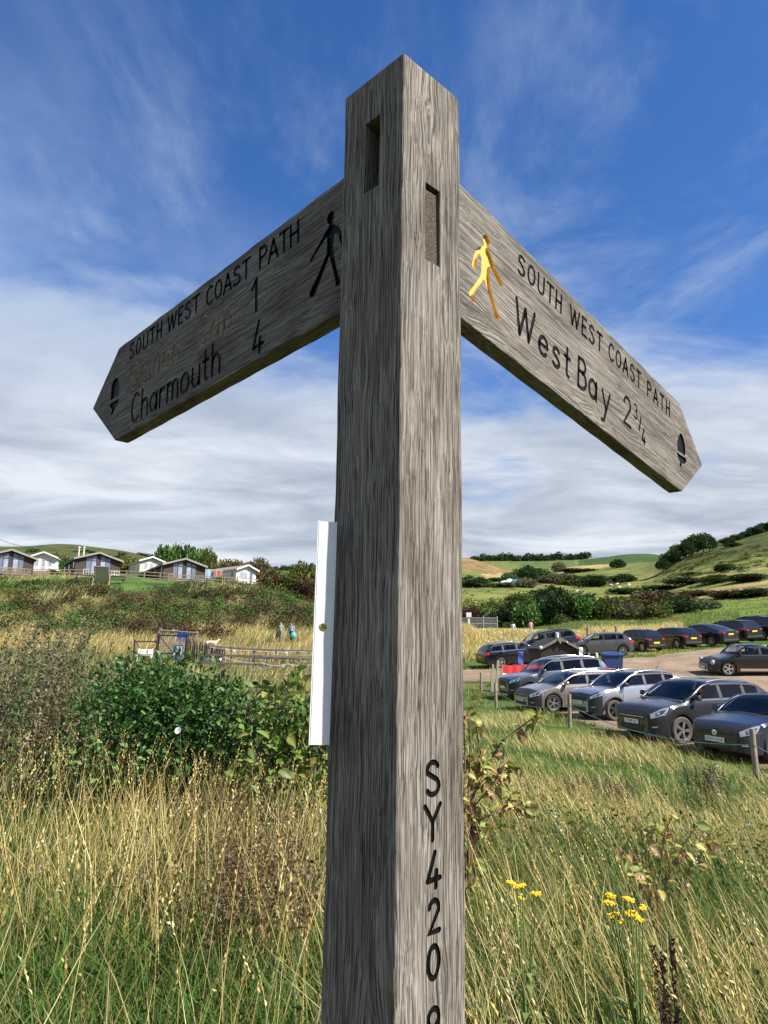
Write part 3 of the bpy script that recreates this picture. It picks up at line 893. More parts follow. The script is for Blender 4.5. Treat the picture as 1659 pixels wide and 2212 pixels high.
WALK_R = [(0.15, 0.0545), (0.1465, 0.0505), (0.146, 0.0442), (0.1500, 0.0395), (0.1490, 0.0350), (0.1420, 0.0300), (0.1345, 0.0225), (0.1302, 0.0098), (0.1278, -0.0069), (0.1300, -0.0105), (0.1345, -0.0105), (0.1362, -0.0030), (0.1378, 0.0084), (0.1422, 0.0189), (0.1467, 0.0149), (0.1486, -0.002), (0.1479, -0.0114), (0.1380, -0.0300), (0.1265, -0.0490),
          (0.1296, -0.0545), (0.1350, -0.0585), (0.1401, -0.0571), (0.1394, -0.0520), (0.1350, -0.0482), (0.1460, -0.0290), (0.1566, -0.0125), (0.1690, -0.0290), (0.183, -0.0470), (0.1847, -0.0530), (0.1900, -0.0553), (0.1960, -0.0530), (0.1966, -0.0468), (0.1890, -0.0430), (0.1790, -0.0290), (0.1717, -0.0167), (0.1665, 0.001), (0.1665, 0.014), (0.1780, 0.0080), (0.1915, -0.0010), (0.1975, -0.0010), (0.1995, 0.0040), (0.1960, 0.0085), (0.178, 0.0187), (0.166, 0.0325), (0.1610, 0.0360), (0.1595, 0.0405), (0.1622, 0.0450), (0.1615, 0.0520), (0.1560, 0.0560)]
ACORN_R = [(0.8475, 0.0300), (0.8400, 0.0290), (0.8300, 0.0200), (0.8230, 0.0070), (0.8225, -0.0140), (0.8640, -0.0100), (0.8645, 0.0080), (0.8590, 0.0214)]
CUP_R = [(0.8200, -0.0190), (0.8690, -0.0150), (0.8680, -0.0230), (0.8590, -0.0300), (0.8440, -0.0340), (0.8420, -0.0430), (0.8340, -0.0430), (0.8345, -0.0340), (0.8250, -0.0280)]
T_ = 0.0256


def finger(name, label, alpha, delta, zc, half, s_top, s_bot, s_tip, v_tip, texts, walker, acorn, cup, walkmat, flip, side):
    """one pointing board; s runs away from the post, v up the board"""
    d = Vector((math.sin(alpha) * math.cos(delta), math.cos(alpha) * math.cos(delta), -math.sin(delta)))
    nn = Vector((math.sin(alpha) * math.sin(delta), math.cos(alpha) * math.sin(delta), math.cos(delta)))
    x = d if not flip else -d
    fn = x.cross(nn)
    W = Matrix(((x.x, nn.x, fn.x), (x.y, nn.y, fn.y), (x.z, nn.z, fn.z))).to_4x4()
    W.translation = Vector((PC.x, PC.y, zc + EYE))
    sg = 1 if not flip else -1
    bd = MB()
    npt = 26
    topl = [(sg * (0.046 + (s_top - 0.046) * i / npt), half + 0.0006 * math.sin(i * 2.3) + 0.0004 * math.sin(i * 5.1)) for i in range(npt + 1)]
    botl = [(sg * (s_bot + (0.046 - s_bot) * i / npt), -half + 0.0005 * math.sin(i * 1.9 + 2)) for i in range(npt + 1)]
    poly = topl + [(sg * s_tip, v_tip)] + botl
    bd.prism(poly, -T_ / 2, T_ / 2)
    me = bd.mesh(name, [M['oak_board']])
    bm = bmesh.new()
    bm.from_mesh(me)
    bmesh.ops.bevel(bm, geom=[e for e in bm.edges if e.calc_face_angle(0) > 0.3], offset=0.0016, segments=2, profile=0.5, affect='EDGES')
    bmesh.ops.recalc_face_normals(bm, faces=bm.faces)
    bm.to_mesh(me)
    bm.free()
    cutter, letters = MB(), []
    f0 = T_ / 2
    for mat, cap_r, word, x0, x1, base, cap in texts:
        lm = MB()
        for j, s in enumerate(text_strokes(word, x0, x1, base, cap)):
            add_stroke(cutter, s, cap_r, f0 - 0.0034 - 0.00015 * (j % 4), f0 + 0.004, 3 if mat is GD else 2)
            add_stroke(lm, s, cap_r * 1.07, f0 - 0.0055 - 0.00015 * (j % 4), f0 - 0.0013, 0)
        letters.append((lm, mat, word))
    wk = [(sg * s, v) for s, v in walker]
    cutter.prism(wk, f0 - 0.0050, f0 + 0.004, 1)
    for pp in (acorn, cup):
        cutter.prism([(sg * s, v) for s, v in pp], f0 - 0.0042, f0 + 0.004, 2)
    me = boolean(me, cutter.mesh('cut', [M['oak_board'], walkmat, M['black_paint'], M['old_gold']]))
    bo = link(name, me, sign)
    bo.matrix_world = W
    bpy.context.view_layer.update()
    bo.matrix_parent_inverse = Matrix.Identity(4)
    bo.matrix_local = SIGN_INV @ W
    bo['label'] = label
    for lm, mat, word in letters:
        lm.build('carved_word' if len(word) > 1 else 'carved_character', mat, bo)['label'] = 'carved ' + ('word ' if len(word) > 1 else 'character ') + word + (' in faded ochre' if mat is GD else ' in black')
    w_ = MB()
    grow = lambda pl: [(p[0] + (0.0002 if i % 2 else -0.0002), p[1]) for i, p in enumerate(pl)]
    w_.prism(grow(wk), f0 - 0.0075, f0 - 0.0042)
    w_.build('walker_symbol', walkmat, bo)['label'] = ('yellow' if walkmat is M['yellow_paint'] else 'black') + ' carved walking figure'
    a_ = MB()
    for pp in (acorn, cup): a_.prism(grow([(sg * s, v) for s, v in pp]), f0 - 0.0065, f0 - 0.0032)
    a_.build('acorn_symbol', M['black_paint'], bo)['label'] = 'black carved acorn'
    return bo, W


bpy.context.view_layer.update()
SIGN_INV = sign.matrix_world.inverted()
BK, GD = M['black_paint'], M['old_gold']
ra, la = 0.0026, 0.0026
finger('finger_board', 'sunlit right hand board pointing to West Bay', 0.7475, 0.1382, 0.6438 * .8, 0.2339 * .4, 0.8374, 0.8446, 0.961, 0.0025, [
    (BK, ra, 'SOUTH', 0.2325, 0.3572, 0.0448, 0.0305), (BK, ra, 'WEST', 0.3850, 0.4950, 0.0432, 0.0312), (BK, ra, 'COAST', 0.5205, 0.6500, 0.0448, 0.0310), (BK, ra, 'PATH', 0.6795, 0.7850, 0.0434, 0.0305),
    (BK, 0.0034, 'W', 0.2343, 0.2849, -0.0490, 0.0510), (BK, 0.0034, 'est', 0.2975, 0.3905, -0.0520, 0.0500), (BK, 0.0034, 'B', 0.4155, 0.4445, -0.0525, 0.0500), (BK, 0.0034, 'a', 0.4530, 0.4840, -0.0535, 0.0530), (BK, 0.0034, 'y', 0.4985, 0.5310, -0.0560, 0.0540),
    (BK, 0.0032, '2', 0.5795, 0.6155, -0.0505, 0.0530), (BK, 0.0019, '3', 0.6215, 0.6390, -0.0245, 0.0285), (BK, 0.0025, '/', 0.6435, 0.6574, -0.0407, 0.0283), (BK, 0.0025, '4', 0.6560, 0.6770, -0.0600, 0.0290)],
    WALK_R, ACORN_R, CUP_R, M['yellow_paint'], False, 1)
WALK_L = [(0.1118, 0.0578), (0.1180, 0.0545), (0.1200, 0.0490), (0.1180, 0.0425), (0.1150, 0.0400), (0.1170, 0.0365), (0.1269, 0.0296), (0.1400, 0.0190), (0.1535, 0.0085), (0.1560, 0.0045), (0.1530, 0.0025), (0.1490, 0.0060), (0.1380, 0.0140), (0.1260, 0.0215), (0.1200, 0.0240), (0.1206, 0.0117), (0.1209, 0.0009), (0.1370, -0.0200), (0.1575, -0.0412), (0.1560, -0.0475), (0.1500, -0.0500), (0.1450, -0.0470),
          (0.1290, -0.0240), (0.1161, -0.0060), (0.1110, -0.0240), (0.1050, -0.0470), (0.1060, -0.0535), (0.0990, -0.0560), (0.0950, -0.0510), (0.0990, -0.0440), (0.1060, -0.0160), (0.1085, 0.006), (0.1050, 0.0211), (0.0980, 0.0150), (0.0955, 0.0060), (0.0915, -0.0060), (0.0880, -0.0060), (0.0880, 0.0020), (0.0920, 0.0170), (0.0965, 0.0270), (0.1050, 0.0345), (0.1085, 0.0370), (0.1085, 0.0400), (0.1060, 0.0440), (0.1058, 0.0500), (0.1075, 0.0555)]
ACORN_L = [(0.7372, 0.0349), (0.7460, 0.0320), (0.7530, 0.0229), (0.7540, -0.0060), (0.7190, -0.0060), (0.7195, 0.0167), (0.7270, 0.0310)]
CUP_L = [(0.7560, -0.0120), (0.7180, -0.0130), (0.7210, -0.0220), (0.7310, -0.0290), (0.7440, -0.0380), (0.7500, -0.0370), (0.7440, -0.0260), (0.7530, -0.0200)]
finger('finger_board', 'shaded left hand board pointing to Golden Cap and Charmouth', -0.7825, 0.0648, 0.634 * .8, 0.2351 * .4, 0.730, 0.7247, 0.8353, 0.0027, [
    (BK, la, 'SOUTH', -0.6820, -0.5616, 0.0525, 0.0300), (BK, la, 'WEST', -0.5400, -0.4385, 0.0520, 0.0295), (BK, la, 'COAST', -0.4150, -0.2956, 0.0485, 0.0310), (BK, la, 'PATH', -0.2710, -0.1790, 0.0475, 0.0330),
    (GD, 0.0021, 'Golden', -0.6770, -0.4970, -0.0140, 0.0530), (GD, 0.0021, 'C', -0.4420, -0.4130, -0.0150, 0.0520), (GD, 0.0021, 'ap', -0.4010, -0.3400, -0.0165, 0.0480),
    (BK, 0.0032, 'Charmouth', -0.6620, -0.3710, -0.0785, 0.0535), (BK, 0.0031, '1', -0.2890, -0.2750, -0.0150, 0.0500), (BK, 0.0031, '4', -0.2850, -0.2560, -0.0840, 0.0480)],
    WALK_L, ACORN_L, CUP_L, M['black_paint'], True, -1)
# tenon end of the left board, seen in the lit face
b = MB()
b.box((0.0494 - q, -q + 0.0125, 0.4690 + EYE - SZ), (0.0222, 0.018, 0.0880), Matrix.Rotation(R(-1.2), 3, 'Y'))
b.build('tenon', M['oak_end'], sign, bevel=0.001)['label'] = 'end grain of the left board showing in the mortise'

# ------------------------------------------------------------------ the white metal notice panel beside the upright
pn = thing('notice_plate', 'white metal notice plate seen edge on beside the oak upright', 'notice plate', (-0.0604, 0.7350, EYE + 0.0155), rot=(0, R(.58), R(9)))
ch = MB()
hh = 0.1125
ys = 0.0
segs = 22
hz, hr = 0.0025, 0.0043
# front flange with a round hole: strips around a square filled by a ring
fx0, fx1 = -0.0074, 0.0090
def ringface(z):
    sq = []
    nq = 24
    for k in range(nq):
        a = 2 * PI * k / nq
        c, s = math.cos(a), math.sin(a)
        mm = max(abs(c), abs(s))
        sq.append((c / mm * 0.0060, s / mm * 0.0060))
    return sq
sq = ringface(0)
hcx = -0.0006
nq = len(sq)
for y in (0.0, 0.0016):
    base = len(ch.v)
    vs = [(hcx + p[0], y, hz + p[1]) for p in sq] + [(hcx + hr * math.cos(2 * PI * k / nq), y, hz + hr * math.sin(2 * PI * k / nq)) for k in range(nq)]
    ch.add(vs, [(k, (k + 1) % nq, nq + (k + 1) % nq, nq + k) for k in range(nq)])
    for (x0, x1, z0, z1) in ((fx0, hcx - .0060, -hh, hh), (hcx + .0060, fx1, -hh, hh), (hcx - .0060, hcx + .0060, -hh, hz - .0060), (hcx - .0060, hcx + .0060, hz + .0060, hh)):
        ch.add([(x0, y, z0), (x1, y, z0), (x1, y, z1), (x0, y, z1)], [(0, 1, 2, 3)])
vs = [(hcx + hr * math.cos(2 * PI * k / nq), y, hz + hr * math.sin(2 * PI * k / nq)) for y in (0.0, 0.0016) for k in range(nq)]
ch.add(vs, [(k, (k + 1) % nq, nq + (k + 1) % nq, nq + k) for k in range(nq)])
fl = ch.build('edge_flange', M['white_metal'], pn)
rr = MB()
rr.box((fx0 - 0.0006, 0.0070, 0), (0.0012, 0.0150, 2 * hh))
rr.box((fx0 - 0.0019, 0.0010, 0), (0.0016, 0.0022, 2 * hh + 0.001))
rr.build('side_return', M['white_metal'], pn, bevel=0.0002)
gr = MB()
gr.box((fx1 + 0.0006, 0.0040, 0), (0.0012, 0.0110, 2 * hh))
gr.build('back_return', M['white_metal'], pn)

# ------------------------------------------------------------------ vehicles
def car_paint(name, c, metal=0.45, rough=0.32):
    m = principled(name, c, rough, metal, 0.7, 0.4)
    nt = NT(m.node_tree)
    tc = nt.new('ShaderNodeTexCoord').outputs['Object']
    dust = nt.ramp(nt.new('ShaderNodeSeparateXYZ', {0: tc}).outputs[2], [(0.15, 0.16), (0.6, 0.0)])
    dn = nt.math('MULTIPLY', dust, nt.ramp(noise(nt, tc, 5, 5, 0.7), [(0.35, 0.2), (0.7, 1.0)]))
    nt.l.new(nt.mix(dn, c, (0.20, 0.15, 0.10)), nt.n['Principled BSDF'].inputs['Base Color'])
    nt.l.new(nt.math('ADD', nt.math('MULTIPLY', dn, 0.5), rough), nt.n['Principled BSDF'].inputs['Roughness'])
    return m


CARS = {
    # length, width, height, wheelbase, wheel radius, front overhang, then fractions of the length for cowl, header, roof end, rear glass base; heights of nose, cowl and belt as fractions of height
    'hatch': dict(L=4.26, W=1.79, H=1.47, wb=2.63, r=.32, fo=.86, cowl=.25, head=.455, roof=.845, glass=.965, nose=.50, hood0=.565, hoodc=.675, belt0=.655, belt1=.70, tail=.62, gc=.17),
    'suv': dict(L=4.52, W=1.84, H=1.66, wb=2.69, r=.36, fo=.90, cowl=.24, head=.44, roof=.86, glass=.965, nose=.50, hood0=.575, hoodc=.665, belt0=.655, belt1=.735, tail=.62, gc=.22),
    'crossover': dict(L=4.21, W=1.77, H=1.60, wb=2.60, r=.345, fo=.86, cowl=.245, head=.445, roof=.84, glass=.955, nose=.55, hood0=.61, hoodc=.675, belt0=.665, belt1=.73, tail=.62, gc=.21),
    'estate': dict(L=4.68, W=1.81, H=1.46, wb=2.69, r=.325, fo=.91, cowl=.25, head=.44, roof=.885, glass=.975, nose=.48, hood0=.555, hoodc=.675, belt0=.665, belt1=.69, tail=.60, gc=.16),
    'bigsuv': dict(L=4.95, W=1.93, H=1.75, wb=2.98, r=.38, fo=.87, cowl=.26, head=.43, roof=.89, glass=.97, nose=.55, hood0=.605, hoodc=.665, belt0=.66, belt1=.70, tail=.62, gc=.24),
    'bubble': dict(L=4.28, W=1.81, H=1.48, wb=2.54, r=.335, fo=.90, cowl=.28, head=.44, roof=.66, glass=.90, nose=.42, hood0=.50, hoodc=.66, belt0=.65, belt1=.67, tail=.56, gc=.16),
    'mini': dict(L=3.57, W=1.63, H=1.49, wb=2.30, r=.295, fo=.70, cowl=.22, head=.38, roof=.80, glass=.955, nose=.46, hood0=.53, hoodc=.655, belt0=.645, belt1=.665, tail=.60, gc=.16),
    'coupe': dict(L=4.75, W=1.92, H=1.62, wb=2.89, r=.36, fo=.86, cowl=.23, head=.42, roof=.66, glass=.955, nose=.44, hood0=.52, hoodc=.635, belt0=.63, belt1=.675, tail=.64, gc=.17),
    'pickup': dict(L=5.30, W=1.86, H=1.84, wb=3.22, r=.39, fo=.91, cowl=.25, head=.37, roof=.93, glass=.985, nose=.57, hood0=.63, hoodc=.665, belt0=.66, belt1=.68, tail=.62, gc=.28),
}
NP = 10


class Shape:
    def __init__(s, p):
        s.p = p
        L, H = p['L'], p['H']
        s.top_s = np.array([0, .010, .028, .062, .11, p['cowl'], p['head'] - .05, p['head'], (p['head'] + p['roof']) / 2, p['roof'] - .06, p['roof'], p['glass'], .99, 1.0]) * L
        s.top_z = np.array([p['nose'] - .06, p['nose'] - .025, p['nose'] + .012, p['hood0'] - .005, p['hood0'] + .022, p['hoodc'], .935, .975, 1.0, .985, .955, p['belt1'] + .0, p['tail'] + .02, p['tail']]) * H
        s.ax = (p['fo'], p['fo'] + p['wb'])

    def section(s, x):
        p = s.p
        L, H, W = p['L'], p['H'], p['W'] / 2
        zt = float(np.interp(x, s.top_s, s.top_z))
        zt = 0.5 * zt + 0.5 * float(pchip(s.top_s, s.top_z, np.array([x]))[0])
        belt = H * (p['belt0'] + (p['belt1'] - p['belt0']) * x / L)
        ht = max(0.0, zt - belt)
        zb_ = min(belt, zt - 0.018)
        # plan outline
        f = max(0.0, 1 - x / (0.16 * L))
        g = max(0.0, 1 - (L - x) / (0.10 * L))
        w = W * (1 - 0.34 * f ** 3.2 - 0.16 * g ** 2.6 - 0.02 * (1 - min(1, x / (0.4 * L))))
        bot = p['gc'] + 0.02 + 0.05 * max(0.0, 1 - x / 0.30) ** 2 + 0.14 * g ** 2
        ra = p['r'] + 0.055
        arch = None
        for a in s.ax:
            if abs(x - a) < ra:
                arch = p['r'] + math.sqrt(ra * ra - (x - a) ** 2)
        zs = bot if arch is None else max(bot, arch)
        inner = W - 0.34
        flare = 0.018 * sum(math.exp(-((x - a) / (ra * 1.15)) ** 4) for a in s.ax)
        wl = w + flare
        t = sstep(0.0, 0.22, ht)
        y6h, y6c = w * 0.86, w * 0.945 - 0.30 * ht
        z6h, z6c = zt - 0.012, zb_ + 0.88 * ht
        y6, z6 = y6h + (y6c - y6h) * t, z6h + (z6c - z6h) * t
        lv = lambda k: zs + (zb_ - zs) * k
        return [(0, bot), (min(inner, w * .8), bot), (min(inner, w * .8), zs), (wl - 0.025, zs), (wl - .004, lv(.22)), (wl - 0.012, lv(.55)), (w * 1.002, lv(.80)), (w * 0.948, zb_),
                (y6, z6), ((y6 - 0.10) if t > .5 else w * .6, zt - 0.012 * t), (0, zt + 0.022)], ht

    def pt(s, x, a, side):
        sec, _ = s.section(x)
        i = min(int(a), len(sec) - 2)
        f = a - i
        y = sec[i][0] * (1 - f) + sec[i + 1][0] * f
        z = sec[i][1] * (1 - f) + sec[i + 1][1] * f
        return Vector((s.p['L'] / 2 - x, side * y, z))

    def patch(s, mb, xs, as_, side, off, mi=0, thick=0.012):
        """a panel lying on the skin: xs are fractions (functions of the row allowed)"""
        nr, ncx = len(as_), 9
        grid = []
        for a in as_:
            k = (a - as_[0]) / max(1e-6, as_[-1] - as_[0])
            x0, x1 = (v(k) if callable(v) else v for v in xs)
            grid.append([s.pt((x0 + (x1 - x0) * j / (ncx - 1)) * s.p['L'], abs(a), side if a >= 0 else -side) for j in range(ncx)])
        s._skin(mb, grid, off, mi, thick)

    def across(s, mb, x0, x1, a0, off, mi=0, thick=0.012, curve=0.0):
        """a panel right across the car, for screens"""
        n = 8
        cols = [-(a0 + (10 - a0) * k / 5) for k in range(5)] + [10.0] + [(10 - (10 - a0) * k / 5) for k in range(1, 6)]
        grid = []
        for i in range(n + 1):
            row = []
            for a in cols:
                e = 1 - (10 - abs(a)) / (10 - a0)
                x = x0 + (x1 - x0) * i / n
                row.append(s.pt(x * s.p['L'], abs(a), -1 if a < 0 else 1))
            grid.append(row)
        s._skin(mb, grid, off, mi, thick)

    def _skin(s, mb, grid, off, mi, thick):
        nr, nc = len(grid), len(grid[0])
        N = []
        cen = Vector((0, 0, 0.6))
        for i in range(nr):
            row = []
            for j in range(nc):
                du = grid[min(i + 1, nr - 1)][j] - grid[max(i - 1, 0)][j]
                dv = grid[i][min(j + 1, nc - 1)] - grid[i][max(j - 1, 0)]
                n = du.cross(dv)
                n = n.normalized() if n.length > 1e-9 else Vector((0, 0, 1))
                ref = grid[i][j] - cen
                ref.x *= 0.25
                if n.dot(ref) < 0: n = -n
                row.append(n)
            N.append(row)
        vs = [grid[i][j] + N[i][j] * off for i in range(nr) for j in range(nc)] + [grid[i][j] + N[i][j] * (off - thick) for i in range(nr) for j in range(nc)]
        fs = []
        flip = (vs[nc + 1] - vs[0]).cross(vs[1] - vs[0]).dot(N[0][0]) < 0
        m = nr * nc
        for i in range(nr - 1):
            for j in range(nc - 1):
                f = (i * nc + j, (i + 1) * nc + j, (i + 1) * nc + j + 1, i * nc + j + 1)
                fs.append(f[::-1] if flip else f)
        loop = [j for j in range(nc)] + [i * nc + nc - 1 for i in range(1, nr)] + [(nr - 1) * nc + j for j in range(nc - 2, -1, -1)] + [i * nc for i in range(nr - 2, 0, -1)]
        for k in range(len(loop)):
            a, b_ = loop[k], loop[(k + 1) % len(loop)]
            fs.append((a, b_, b_ + m, a + m) if not flip else (a, a + m, b_ + m, b_))
        mb.add(vs, fs, mi)


WHEELS = {}


def wheel_meshes(r, style, tyre):
    key = (round(r, 3), style, tyre.name)
    if key in WHEELS: return WHEELS[key]
    t = MB()
    w = 0.11
    t.lathe([(r * .66, -w * .85), (r * .9, -w), (r * .985, -w * .72), (r, 0), (r * .985, w * .72), (r * .9, w), (r * .66, w * .85), (r * .62, 0), (r * .66, -w * .85)], 28, 'Y', cap=False)
    tm = t.mesh('tyre', tyre, 40)
    b = MB()
    rr = r * .70
    b.lathe([(rr * .98, -w * .75), (rr * 1.0, w * .80), (rr * .93, w * .86), (rr * .88, w * .55), (rr * .80, w * .15), (0.001, w * .10)], 28, 'Y', mi=1)
    b.lathe([(rr * .94, w * .80), (rr * 1.0, w * .90), (rr * .90, w * .84), (rr * .94, w * .80)], 28, 'Y', cap=False)
    n = {'five': 5, 'ten': 5, 'dark': 5, 'many': 9, 'six': 6}[style]
    for k in range(n):
        a0 = 2 * PI * k / n + .3
        for da in ((-.16, .16) if style in ('ten', 'dark') else (0,)):
            wd = .07 if style in ('ten', 'many') else .13
            pr = [(-wd * .8, .16), (wd * .8, .16), (wd * (1.35 if style == 'five' else .9), .93), (-wd * (1.35 if style == 'five' else .9), .93)]
            def f(p, a=a0 + da):
                x, y = p.x * rr, p.y * rr
                return Vector((x * math.cos(a) - y * math.sin(a), p.z + (1 - p.y) * 0.012, x * math.sin(a) + y * math.cos(a)))
            b.prism(pr, w * .55, w * .80, 0, f)
    b.lathe([(rr * .22, w * .5), (rr * .22, w * .84), (rr * .14, w * .9), (0.001, w * .9)], 12, 'Y')
    rim = b.mesh('rim', [M['dark_alloy'] if style == 'dark' else M['alloy'], M['plastic']], 35)
    WHEELS[key] = (tm, rim)
    return WHEELS[key]


def flat_text(s, h, parent, name, mat, Mx):
    c = bpy.data.curves.new('txt', 'FONT')
    c.body = s
    c.size = h
    c.align_x = 'CENTER'
    c.align_y = 'CENTER'
    c.extrude = 0.001
    o = bpy.data.objects.new('txt', c)
    COL.objects.link(o)
    dg = bpy.context.evaluated_depsgraph_get()
    dg.update()
    me = bpy.data.meshes.new_from_object(o.evaluated_get(dg))
    bpy.data.objects.remove(o)
    me.transform(Mx)
    me.materials.clear()
    me.materials.append(mat)
    return link(name, me, parent)


def car(name, label, kind, paint, loc, heading, group, style='ten', rails=None, roof=None, front='wide', plate=None, clad=False, lamps=None, mirror=None, tyre=None, dark_glass=True, canopy=False, rear_lamp='side', detail=2, badge=False):
    p = CARS[kind]
    S = Shape(p)
    L, H, W = p['L'], p['H'], p['W'] / 2
    # stand the car on the land: two axles on the slope
    hd = Vector((math.cos(heading), math.sin(heading)))
    sd = Vector((-hd.y, hd.x))
    x, y = loc
    zf = tz(x + hd.x * p['wb'] / 2, y + hd.y * p['wb'] / 2)
    zr = tz(x - hd.x * p['wb'] / 2, y - hd.y * p['wb'] / 2)
    zl, zq = tz(x + sd.x * .75, y + sd.y * .75), tz(x - sd.x * .75, y - sd.y * .75)
    X = Vector((hd.x, hd.y, (zf - zr) / p['wb'])).normalized()
    Yv = Vector((sd.x, sd.y, (zl - zq) / 1.5))
    Yv = (Yv - X * X.dot(Yv)).normalized()
    Z = X.cross(Yv)
    mat = Matrix(((X.x, Yv.x, Z.x), (X.y, Yv.y, Z.y), (X.z, Yv.z, Z.z)))
    t = thing(name, label, 'car' if kind != 'pickup' else 'pickup truck', (x, y, (zf + zr) / 2 + 0.03), 0, group, mat.to_euler())
    # body
    xs = set(np.linspace(0, L, 44).tolist() + [L * .004, L * .012, L * .03, L * .97, L * .99])
    ra = p['r'] + .055
    for a in S.ax:
        xs |= set((a + ra * np.sin(np.linspace(-PI / 2, PI / 2, 17))).tolist())
        xs |= {a - ra - .002, a + ra + .002}
    xs = sorted(v for v in xs if 0 <= v <= L)
    b = MB()
    rows = []
    for v in xs:
        sec, ht = S.section(v)
        rows.append([Vector((L / 2 - v, -yy, zz)) for yy, zz in sec[:0:-1]] + [Vector((L / 2 - v, yy, zz)) for yy, zz in sec[:0:-1]][::-1])
    nr = len(rows[0])
    # merge the doubled roof centre
    rows = [r[:0:-1][::-1] if False else r for r in rows]
    vs, fs, mi = [], [], []
    for r in rows: vs += r
    k0 = 0
    cabin = detail >= 2
    wa, wb2 = p['cowl'] + .035, (p['roof'] + (.01 if kind not in ('bubble', 'coupe') else .08)) - .012
    for i in range(len(rows) - 1):
        xm0, xm1 = xs[i] / L, xs[i + 1] / L
        for j in range(nr):
            jj = (j + 1) % nr
            if cabin:
                k_ = 9 - j if j < 10 else j - 9                # strip between section points k_ and k_ + 1
                if j == nr - 1: k_ = -1
                if k_ == 7 and xm0 > wa and xm1 < wb2: continue
                if k_ in (8, 9) and ((xm0 > p['cowl'] + .004 and xm1 < p['head'] - .004) or (xm0 > p['roof'] + .012 and xm1 < p['glass'] - .008)): continue
            f = (i * nr + j, i * nr + jj, (i + 1) * nr + jj, (i + 1) * nr + j)
            fs.append(f)
            zc = sum(vs[q].z for q in f) / 4
            lowface = all(vs[q].z < p['gc'] + (.17 if clad else .075) for q in f)
            up = min(j, nr - 2 - j)
            aj = j if j < nr / 2 else nr - 2 - j          # 0 = roof strip
            roofm = roof is not None and aj <= 1 and zc > H * .93
            under = abs(sum(vs[q].y for q in f) / 4) < W - .12 and zc < H * .5
            arch_in = (9 - 0) and abs(vs[f[0]].y) < W - .06 and zc < H * .55
            mi.append(1 if (lowface or under or arch_in) else (2 if roofm else 0))
    fs.append(tuple(range(nr))[::-1])
    mi.append(0)
    fs.append(tuple(range((len(rows) - 1) * nr, len(rows) * nr)))
    mi.append(0)
    me = bpy.data.meshes.new('body')
    me.from_pydata(vs, [], fs)
    for m_ in (paint, M['plastic'], roof or paint): me.materials.append(m_)
    me.polygons.foreach_set('material_index', mi)
    bm = bmesh.new()
    bm.from_mesh(me)
    bmesh.ops.remove_doubles(bm, verts=bm.verts, dist=0.0004)
    bmesh.ops.recalc_face_normals(bm, faces=bm.faces)
    bm.to_mesh(me)
    bm.free()
    me.polygons.foreach_set('use_smooth', [True] * len(me.polygons))
    me.set_sharp_from_angle(angle=R(33))
    body = link('body', me, t)
    G = M['clear_glass'] if cabin else M['car_glass']
    GP = (M['privacy_glass'] if dark_glass else G) if cabin else G
    # screens
    g = MB()
    S.across(g, p['cowl'] + .000, p['head'] + .002, 8.06, .004, 0, .006)
    g.build('windscreen', G, t, 40)
    g = MB()
    S.across(g, p['roof'] + .006, p['glass'] - .004, 8.1, .005, 0, .006)
    g.build('rear_window', GP, t, 40)
    # side windows
    bp = p['head'] + .085 if kind != 'bubble' else p['head'] + .14
    cp = bp + (.20 if kind not in ('bubble', 'mini') else .26)
    ep = p['roof'] + (.01 if kind not in ('bubble', 'coupe') else .08)
    rowsA = [7.0, 7.3, 7.6, 7.8, 7.98]
    A0 = lambda k: p['cowl'] + .030 + (p['head'] - p['cowl'] - .03) * k * .97
    spans = [('front_side_window', A0, bp - .007), ('rear_side_window', bp + .009, (lambda k: cp - .006) if ep - cp > .06 else (lambda k: ep - .03 * k))]
    if ep - cp > .06 and kind not in ('mini', 'bubble'):
        spans.append(('quarter_window', cp + .009, (lambda k: ep - .035 * k - .005) if kind != 'coupe' else (lambda k: ep - .09 * k)))
    for sd_ in (1, -1):
        for c in (bp, cp if len(spans) > 2 else None):
            if c is None: continue
            g = MB()
            S.patch(g, (c - .013, c + .013), [7.0, 7.35, 7.7, 8.05], sd_, .003, 0, .02)
            g.build('window_pillar', M['plastic'], t, 40)
        g = MB()
        S.patch(g, (lambda k: wa - .02, lambda k: wb2 + .03), [7.0, 7.05, 7.1], sd_, .003, 0, .02)
        S.patch(g, (lambda k: p['head'] - .02, lambda k: wb2 + .02), [7.9, 7.95, 8.0], sd_, .003, 0, .02)
        tag(g.build('window_seal', M['plastic'], t, 40), kind='stuff')
        g = MB()
        pts = [S.pt((p['cowl'] + .004 + (p['head'] + .01 - p['cowl']) * k / 8) * L, 8.0, sd_) + Vector((0, sd_ * .004, -.008)) for k in range(9)]
        g.tube(pts, .042, 7)
        g.build('front_pillar', paint, t, 60)
        for nm, a, c in spans:
            g = MB()
            S.patch(g, (a, c), rowsA, sd_, .002, 0, .006)
            g.build(nm, G if nm == 'front_side_window' else GP, t, 40)
